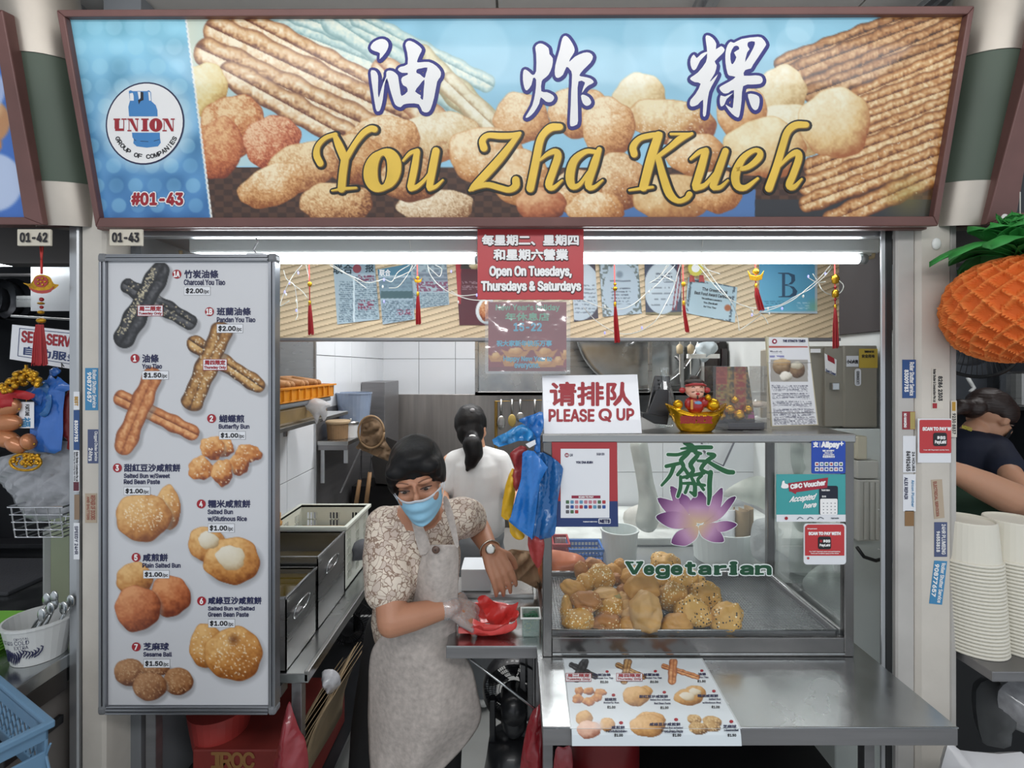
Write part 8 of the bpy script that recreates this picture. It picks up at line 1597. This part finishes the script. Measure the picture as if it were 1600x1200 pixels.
# the woman at the small table
wm = thing('person', 'woman with short black hair, blue face mask and beige apron leaning over the small table', 'person',(-.36,1.75,0))
HT = headT(P(653,745,1.42), math.radians(21), math.radians(-9), math.radians(4)); hs_ = .95
shL, shR = Vector((-.425,1.60,1.235)), Vector((-.185,1.63,1.26)); elL, wrL = P(612,972,1.44), P(706,948,1.52); elR, wrR = P(742,815,1.80), P(766,860,1.64)
nk = Vector((-.295,1.565,1.285))
b = MB(); limb(b,[(-.36,1.74,.84),(-.345,1.71,.98),(-.32,1.65,1.13),(-.305,1.61,1.22)],[.13,.115,.115,.09],20); limb(b,[shL,(-.31,1.60,1.24), shR],[.055,.085,.055],16)
limb(b,[nk, HT @ Vector((0,.02,-.07))],[.052,.048],16); headmb(b, HT, hs_)
limb(b,[shL, shL.lerp(elL,.5), elL, elL.lerp(wrL,.35), wrL],[.055,.050,.043,.041,.027],16); limb(b,[shR, shR.lerp(elR,.5), elR, elR.lerp(wrR,.4), wrR],[.055,.049,.043,.040,.028],16)
hand(b, wrR, P(797,925,1.60) - wrR,(0.35,-1,.35),.32,1.12,1)
hand(b, wrL, P(768,978,1.60) - wrL,(.0,-.8,1),.30,1.1,1)
remeshed(b, 'body', SKIN, wm,.0042,4)
facebits(HT, wm, hs_)
h = MB()
for c, r_ in (((0,.018,.040),(.083,.098,.086)),((0,-.035,.082),(.066,.050,.034)),((-.040,-.060,.066),(.038,.028,.024)),((.045,-.058,.070),(.034,.028,.024)),((-.074,-.012,.018),(.016,.044,.052)),((.074,-.006,.024),(.016,.044,.050)),((-.070,-.036,.040),(.016,.028,.034)),((.068,-.036,.044),(.016,.028,.034)),((0,.07,.0),(.072,.045,.07)),((.01,-.01,.102),(.06,.07,.026))): h.ell(HT @ (Vector(c) * hs_), tuple(x * hs_ for x in r_), HT.to_3x3(), u=24, v=16, nz=.03, nf=40)
remeshed(h, 'hair', HAIR, wm,.005,7)
MKB = M('mask_blue', '#8fc0da',.7, var=.04); MKW = M('mask_white', '#d9dee6',.7)
def mk(u, v, off=0):
    x = (u * 2 - 1); z = -.020 - .088 * v + .012 * (1 - abs(x)) * (1 - v) * 1.2 + .010 * v * abs(x); y = -(.118 + off - .010 * abs(v - .45)) + .070 * abs(x) ** 2.2 + .012 * v; w_ = .068 - .014 * v ** 2; return HT @ (Vector((x * w_, y + .0035 * math.sin(v * 16) * (1 - abs(x)), z)) * hs_)
m = MB(); m.grid(lambda u, v: mk(u, v),28,22); mo = m.build('face_mask', MKB, wm, smooth=True, solid=.0015)
m = MB(); m.grid(lambda u, v: mk(u,-.03 + v * .10,.0018),28,3); m.build('mask_band', MKW, wm, smooth=True, solid=.0015)
for s in (0,1):
    for v in (.02,.85): MB().tube([mk(s, v), HT @ (Vector(((s * 2 - 1) * .077,-.03,-.01 - .02 * v)) * hs_), HT @ (Vector(((s * 2 - 1) * .080,.008,.012 - .03 * v)) * hs_)],.0013,6).build('mask_loop', MKW, wm, smooth=True)
# patterned blouse
def blouse():
    m_ = M('blouse_leaf_print', '#cbb7a8',.55, var=.1, scale=10, bump=.3, bscale=25); n = m_.node_tree; bb_ = n.nodes['Principled BSDF']
    tc = n.nodes.new('ShaderNodeTexCoord'); nz = n.nodes.new('ShaderNodeTexNoise'); nz.inputs['Scale'].default_value = 22; ad = n.nodes.new('ShaderNodeMix'); ad.data_type = 'RGBA'; ad.blend_type = 'ADD'; ad.inputs[0].default_value = .07
    n.links.new(tc.outputs['Object'], ad.inputs[6]); n.links.new(tc.outputs['Object'], nz.inputs[0]); n.links.new(nz.outputs['Color'], ad.inputs[7])
    vo = n.nodes.new('ShaderNodeTexVoronoi'); vo.feature = 'DISTANCE_TO_EDGE'; vo.inputs['Scale'].default_value = 50; n.links.new(ad.outputs[2], vo.inputs[0])
    v2 = n.nodes.new('ShaderNodeTexVoronoi'); v2.inputs['Scale'].default_value = 50; n.links.new(ad.outputs[2], v2.inputs[0])
    sp = n.nodes.new('ShaderNodeSeparateColor'); n.links.new(v2.outputs['Color'], sp.inputs[0])
    rp = n.nodes.new('ShaderNodeValToRGB'); rp.color_ramp.elements[0].color = hx('#d6cabb'); rp.color_ramp.elements[1].color = hx('#c3b2a6'); rp.color_ramp.elements[1].position = 1; e = rp.color_ramp.elements.new(.55); e.color = hx('#dccfc0'); e = rp.color_ramp.elements.new(.62); e.color = hx('#c9baae')
    n.links.new(sp.outputs[0], rp.inputs[0]); lt = n.nodes.new('ShaderNodeMath'); lt.operation = 'LESS_THAN'; lt.inputs[1].default_value = .06; n.links.new(vo.outputs['Distance'], lt.inputs[0])
    mx = n.nodes.new('ShaderNodeMix'); mx.data_type = 'RGBA'; n.links.new(lt.outputs[0], mx.inputs[0]); n.links.new(rp.outputs[0], mx.inputs[6]); mx.inputs[7].default_value = hx('#8f7767'); n.links.new(mx.outputs[2], bb_.inputs['Base Color']); return m_
sL, sR = shL.lerp(elL,.62), shR.lerp(elR,.50)
b = MB(); limb(b,[(-.355,1.73,.86),(-.345,1.71,.98),(-.325,1.65,1.12),(-.31,1.61,1.20)],[.152,.140,.142,.105],22); limb(b,[shL,(-.31,1.60,1.225), shR],[.066,.084,.064],18)
limb(b,[shL, shL.lerp(elL,.3), sL],[.068,.074,.078],18); limb(b,[shR, shR.lerp(elR,.3), sR],[.066,.068,.068],18)
for q in b.v[:0]: pass
b.v = [(x, y, z + .0) if True else 0 for x, y, z in b.v]; b.v = [tuple(Vector(v) + Vector((1,1,1)) * .010 * mnoise.noise(Vector(v) * 14)) for v in b.v]
remeshed(b, 'blouse', blouse(), wm,.006,5)
APR = M('apron_fabric', '#b3aaa4',.85, var=.2, scale=60, bump=.5, bscale=70)
rows = [(851,668,714,1.468),(870,659,717,1.468),(900,652,716,1.472),(940,645,715,1.49),(965,630,713,1.505),(990,600,713,1.52),(1012,583,718,1.53),(1040,577,736,1.53),(1080,576,746,1.53),(1120,575,752,1.53),(1150,576,738,1.535),(1180,577,713,1.54),(1215,580,680,1.545),(1260,585,650,1.55)]
R_ = cr(rows,4); m = MB()
def apf(u, v):
    k = min(len(R_) - 1, v * (len(R_) - 1)); i = int(k); f_ = k - i; a = R_[i] * (1 - f_) + (R_[min(i + 1, len(R_) - 1)]) * f_; x = a[1] + (a[2] - a[1]) * u; w_ = (a[2] - a[1]) / 170
    fold = .010 * math.sin(u * 13 + v * 4) * max(0, v - .45) * 2 + .006 * mnoise.noise(Vector((u * 5, v * 9,0))); return P(x, a[0], a[3] + .10 * w_ * (2 * u - 1) ** 2 + fold)
m.grid(apf,44,70); m.build('apron', APR, wm, smooth=True, solid=.002)
for pts, Y in (([(629,775),(640,772),(652,795),(662,825),(673,855),(657,868),(648,835),(638,800)],1.485),([(692,778),(698,776),(706,795),(713,825),(717,853),(711,853),(703,825),(696,800)],1.487)): puff('apron_strap', pts, Y,.004, APR, wm,6, sm=2)
MB().lathe([(.001,0),(.012,.001),(.009,.004),(.003,.005)], P(681,859,1.458),14, Matrix.Rotation(PI / 2,3, 'X')).build('flower_pin', M('pin_brown', '#5c463c',.4), wm, smooth=True)
TRB = M('trousers_black', '#151416',.8, var=.1); b = MB(); limb(b,[(-.36,1.75,.86),(-.45,1.80,.78),(-.53,1.83,.42),(-.57,1.85,.10)],[.125,.105,.085,.07],16); limb(b,[(-.34,1.75,.86),(-.28,1.78,.76),(-.27,1.82,.42),(-.27,1.84,.10)],[.125,.10,.075,.06],16); remeshed(b, 'trousers', TRB, wm,.009,3)
for x in (-.57,-.27): MB().ell((x,1.79,.035),(.045,.12,.034), u=18, v=10).build('shoe', BLACK, wm, smooth=True)
# glove over the hand in the bag
GLV = MGLASS('glove_film',(.95,.96,.98,1),.16,.18,.22); b = MB(); hand(b, wrL, P(768,978,1.60) - wrL,(.0,-.8,1),.30,1.17,1); b.v = [tuple(Vector(v) + (Vector(v) - wrL).normalized() * 0 + Vector((mnoise.noise(Vector(v) * 60), mnoise.noise(Vector(v) * 60 + Vector((9,0,0))), mnoise.noise(Vector(v) * 60 + Vector((0,9,0))))) * .005) for v in b.v]; limb(b,[wrL + (elL - wrL) * .08, wrL],[.036,.032],16)
g_ = remeshed(b, 'plastic_glove', GLV, wm,.004,1)
dn = (wrR - elR).normalized(); ax_ = dn.orthogonal().normalized(); bx2 = dn.cross(ax_); wc = wrR - dn * .006
MB().tube([wc + (ax_ * math.cos(a) + bx2 * math.sin(a)) * .033 for a in [2 * PI * k / 20 for k in range(21)]],.005,6, flat=.5).build('watch_strap', M('watch_steel', '#c9c4ba',.2,1.0), wm, smooth=True)
MB().ell(wc + Vector((.004,-.033,.012)),(.018,.006,.018), u=18, v=8).build('watch_case', M('watch_steel'), wm, smooth=True); MB().ell(wc + Vector((.004,-.038,.014)),(.013,.003,.013), u=16, v=6).build('watch_dial', WHITEP, wm, smooth=True)
# the woman behind, seen from the back
gw = thing('person', 'woman in a white t-shirt with a ponytail, seen from behind', 'person',(xat(742,2.55),2.55,0)); Yg = 2.55
GT_ = headT(P(737,668, Yg), math.radians(8),0, math.radians(160)); b = MB(); headmb(b, GT_,.95)
limb(b,[P(742,690, Yg), P(744,708, Yg)],[.05,.055],14); limb(b,[P(745,735, Yg), P(744,790, Yg), P(742,850, Yg)],[.11,.10,.12],18)
e1, w1 = P(798,765, Yg - .05), P(812,782, Yg - .28); limb(b,[P(784,722, Yg), e1, w1],[.045,.036,.025],14); hand(b, w1,(0.1,-1,-.2),(0,0,1),.3,.9,1); e2, w2 = P(690,775, Yg - .05), P(700,800, Yg - .28); limb(b,[P(704,722, Yg), e2, w2],[.045,.036,.025],14); hand(b, w2,(0.1,-1,-.2),(0,0,1),.3,.9,-1); remeshed(b, 'body', SKIN2, gw,.006,3)
h = MB()
for c, r_ in ((P(735,660, Yg),(.086,.10,.098)),(P(735,676, Yg - .06),(.070,.05,.075)),(P(737,684, Yg - .10),(.035,.03,.03))): h.ell(c, r_, u=22, v=14, nz=.05, nf=30)
limb(h,[P(738,684, Yg - .10), P(738,695, Yg - .135), P(741,708, Yg - .14), P(736,722, Yg - .14), P(730,734, Yg - .14)],[.036,.050,.046,.034,.010],14); remeshed(h, 'hair', HAIR, gw,.006,2)
MB().tube([P(738 + 4 * math.cos(a),683 + 2 * math.sin(a), Yg - .145 + .0 * a) for a in [2 * PI * k / 10 for k in range(11)]],.007,6).build('hair_tie', WHITEP, gw, smooth=True); MB().ell(P(738,641, Yg - .07),(.014,.01,.010), u=10, v=6).build('hair_clip', M('clip_grey', '#9c9ca0',.3), gw, smooth=True)
TEE = M('white_tee', '#d5d6d6',.85, var=.05, scale=8, bump=.9, bscale=9); b = MB(); limb(b,[P(746,738, Yg), P(745,775, Yg), P(747,822, Yg)],[.135,.138,.145],20); limb(b,[P(712,722, Yg), P(745,718, Yg), P(780,722, Yg)],[.062,.085,.062],16); limb(b,[P(780,722, Yg), P(793,758, Yg - .02)],[.062,.062],16); limb(b,[P(712,722, Yg), P(698,758, Yg - .02)],[.062,.060],16)
b.v = [tuple(Vector(v) + Vector((1,1,.4)) * .014 * mnoise.noise(Vector((v[0] * 9 + v[2] * 5, v[1] * 9, v[2] * 7)))) for v in b.v]; remeshed(b, 'tee_shirt', TEE, gw,.007,3)
PNT = M('pants_grey', '#8d9296',.8, var=.06, bump=.5, bscale=12); b = MB(); limb(b,[P(744,835, Yg), P(728,862, Yg), P(722,930, Yg), Vector((xat(720, Yg), Yg,.08))],[.15,.105,.085,.065],18); limb(b,[P(744,835, Yg), P(760,862, Yg), P(758,930, Yg), Vector((xat(757, Yg), Yg,.08))],[.15,.10,.085,.065],18); remeshed(b, 'trousers', PNT, gw,.01,3)
for px in (720,757): MB().ell((xat(px, Yg), Yg + .04,.035),(.045,.12,.034), u=18, v=10).build('shoe', WHITEP, gw, smooth=True)
# the woman in navy in the right stall
nw = thing('person', 'woman in navy polo with tied brown hair and dark mask, bending in the right stall', 'person',(xat(1520,2.2),2.2,0)); Yn = 2.2; NAVF = M('navy_fabric', '#121a30',.8, var=.12, bump=.4, bscale=14)
NT = headT(P(1546,652, Yn), math.radians(32),0, math.radians(100)); b = MB(); headmb(b, NT,.98); limb(b,[P(1524,672, Yn), P(1512,690, Yn)],[.05,.055],14); limb(b,[P(1515,730, Yn), P(1505,800, Yn)],[.12,.12],16)
limb(b,[P(1560,712, Yn - .1), P(1580,742, Yn - .22), P(1612,772, Yn - .3)],[.048,.040,.028],14); hand(b, P(1612,772, Yn - .3),(.8,-.3,-.6),(0,-.5,1),.4,.9,1); remeshed(b, 'body', SKIN2, nw,.006,3); facebits(NT, nw,.98)
h = MB()
for c, r_ in (((0,.020,.045),(.084,.10,.080)),((0,-.05,.082),(.055,.04,.026)),((.07,.0,.03),(.02,.05,.045)),((-.07,0,.03),(.02,.05,.045)),((0,.10,-.01),(.05,.04,.05))): h.ell(NT @ (Vector(c)), r_, NT.to_3x3(), u=22, v=14, nz=.06, nf=30)
limb(h,[NT @ Vector((0,.11,-.01)), NT @ Vector((0,.16,-.04)), NT @ Vector((0,.18,-.09))],[.03,.035,.012],12); remeshed(h, 'hair', HAIR2, nw,.006,2)
m = MB(); m.grid(lambda u, v: NT @ Vector(((u * 2 - 1) * (.066 - .014 * v * v),-.116 + .068 * abs(u * 2 - 1) ** 2.2 + .012 * v,-.02 - .085 * v)),20,12); m.build('face_mask', M('mask_dark', '#16171c',.8), nw, smooth=True, solid=.002)
b = MB(); limb(b,[P(1512,715, Yn), P(1506,760, Yn + .02), P(1500,830, Yn + .05)],[.135,.145,.15],18); limb(b,[P(1488,705, Yn), P(1515,698, Yn), P(1552,702, Yn - .05)],[.07,.085,.07],16); limb(b,[P(1552,702, Yn - .05), P(1572,732, Yn - .17)],[.068,.066],16); remeshed(b, 'polo_shirt', NAVF, nw,.008,4)
f = Flat(front(Yn - .16),0); f.text('MIKES', None,.3, res=1, quad=[(1504,664),(1519,669),(1518,674),(1503,669)]); f.build('lettering', M('yellow_thread', '#b9b03c',.7), nw)
b = MB(); limb(b,[P(1500,800, Yn - .04),(xat(1500, Yn), Yn - .02,.5),(xat(1500, Yn), Yn,.2)],[.155,.15,.13],18); remeshed(b, 'green_apron', M('apron_green', '#1f3a28',.8), nw,.01,3); b = MB(); limb(b,[(xat(1485, Yn), Yn,.7),(xat(1485, Yn), Yn,.06)],[.08,.055],14); limb(b,[(xat(1530, Yn), Yn,.7),(xat(1530, Yn), Yn,.06)],[.08,.055],14); remeshed(b, 'trousers', TRB, nw,.01,2)
# arm of a third worker reaching in from the right
aw = thing('person', 'worker mostly outside the frame, bare arm in a navy sleeve reaching left', 'person',(2.6,2.2,0)); b = MB(); s0, e0, w0 = P(1645,800,1.95), P(1572,775,1.80), P(1503,742,1.76)
sh0 = Vector((2.42,2.12,1.36)); limb(b,[sh0, s0, e0, e0.lerp(w0,.5), w0, P(1482,732,1.76)],[.06,.064,.060,.054,.042,.032],16); hand(b, P(1482,732,1.76),(-.05,1,-.35),(.9,.1,.3),.4,1.0,1); limb(b,[(2.6,2.2,1.0),(2.6,2.2,1.3),(2.6,2.18,1.45)],[.13,.13,.07],16)
AT = headT(Vector((2.6,2.16,1.60)),.2,0,-1.2); headmb(b, AT,1.0); remeshed(b, 'body', SKIN2, aw,.007,3); facebits(AT, aw); h = MB(); h.ell(AT @ Vector((0,.02,.05)),(.088,.10,.085), AT.to_3x3(), u=20, v=12).ell(AT @ Vector((0,.07,0)),(.07,.05,.07), AT.to_3x3()); remeshed(h, 'hair', HAIR, aw,.008,2)
b = MB(); limb(b,[(2.6,2.2,.9),(2.6,2.2,1.1),(2.6,2.2,1.3)],[.15,.15,.14],18); limb(b,[(2.72,2.2,1.38),(2.6,2.2,1.38), sh0, s0 + (sh0 - s0) * .05],[.07,.09,.08,.078],16); limb(b,[sh0, s0, s0.lerp(e0,.18)],[.085,.085,.082],16); remeshed(b, 'navy_shirt', NAVF, aw,.009,3)
b = MB(); limb(b,[(2.54,2.2,.85),(2.53,2.22,.06)],[.10,.055],14); limb(b,[(2.67,2.2,.85),(2.68,2.22,.06)],[.10,.055],14); remeshed(b, 'trousers', TRB, aw,.012,2)
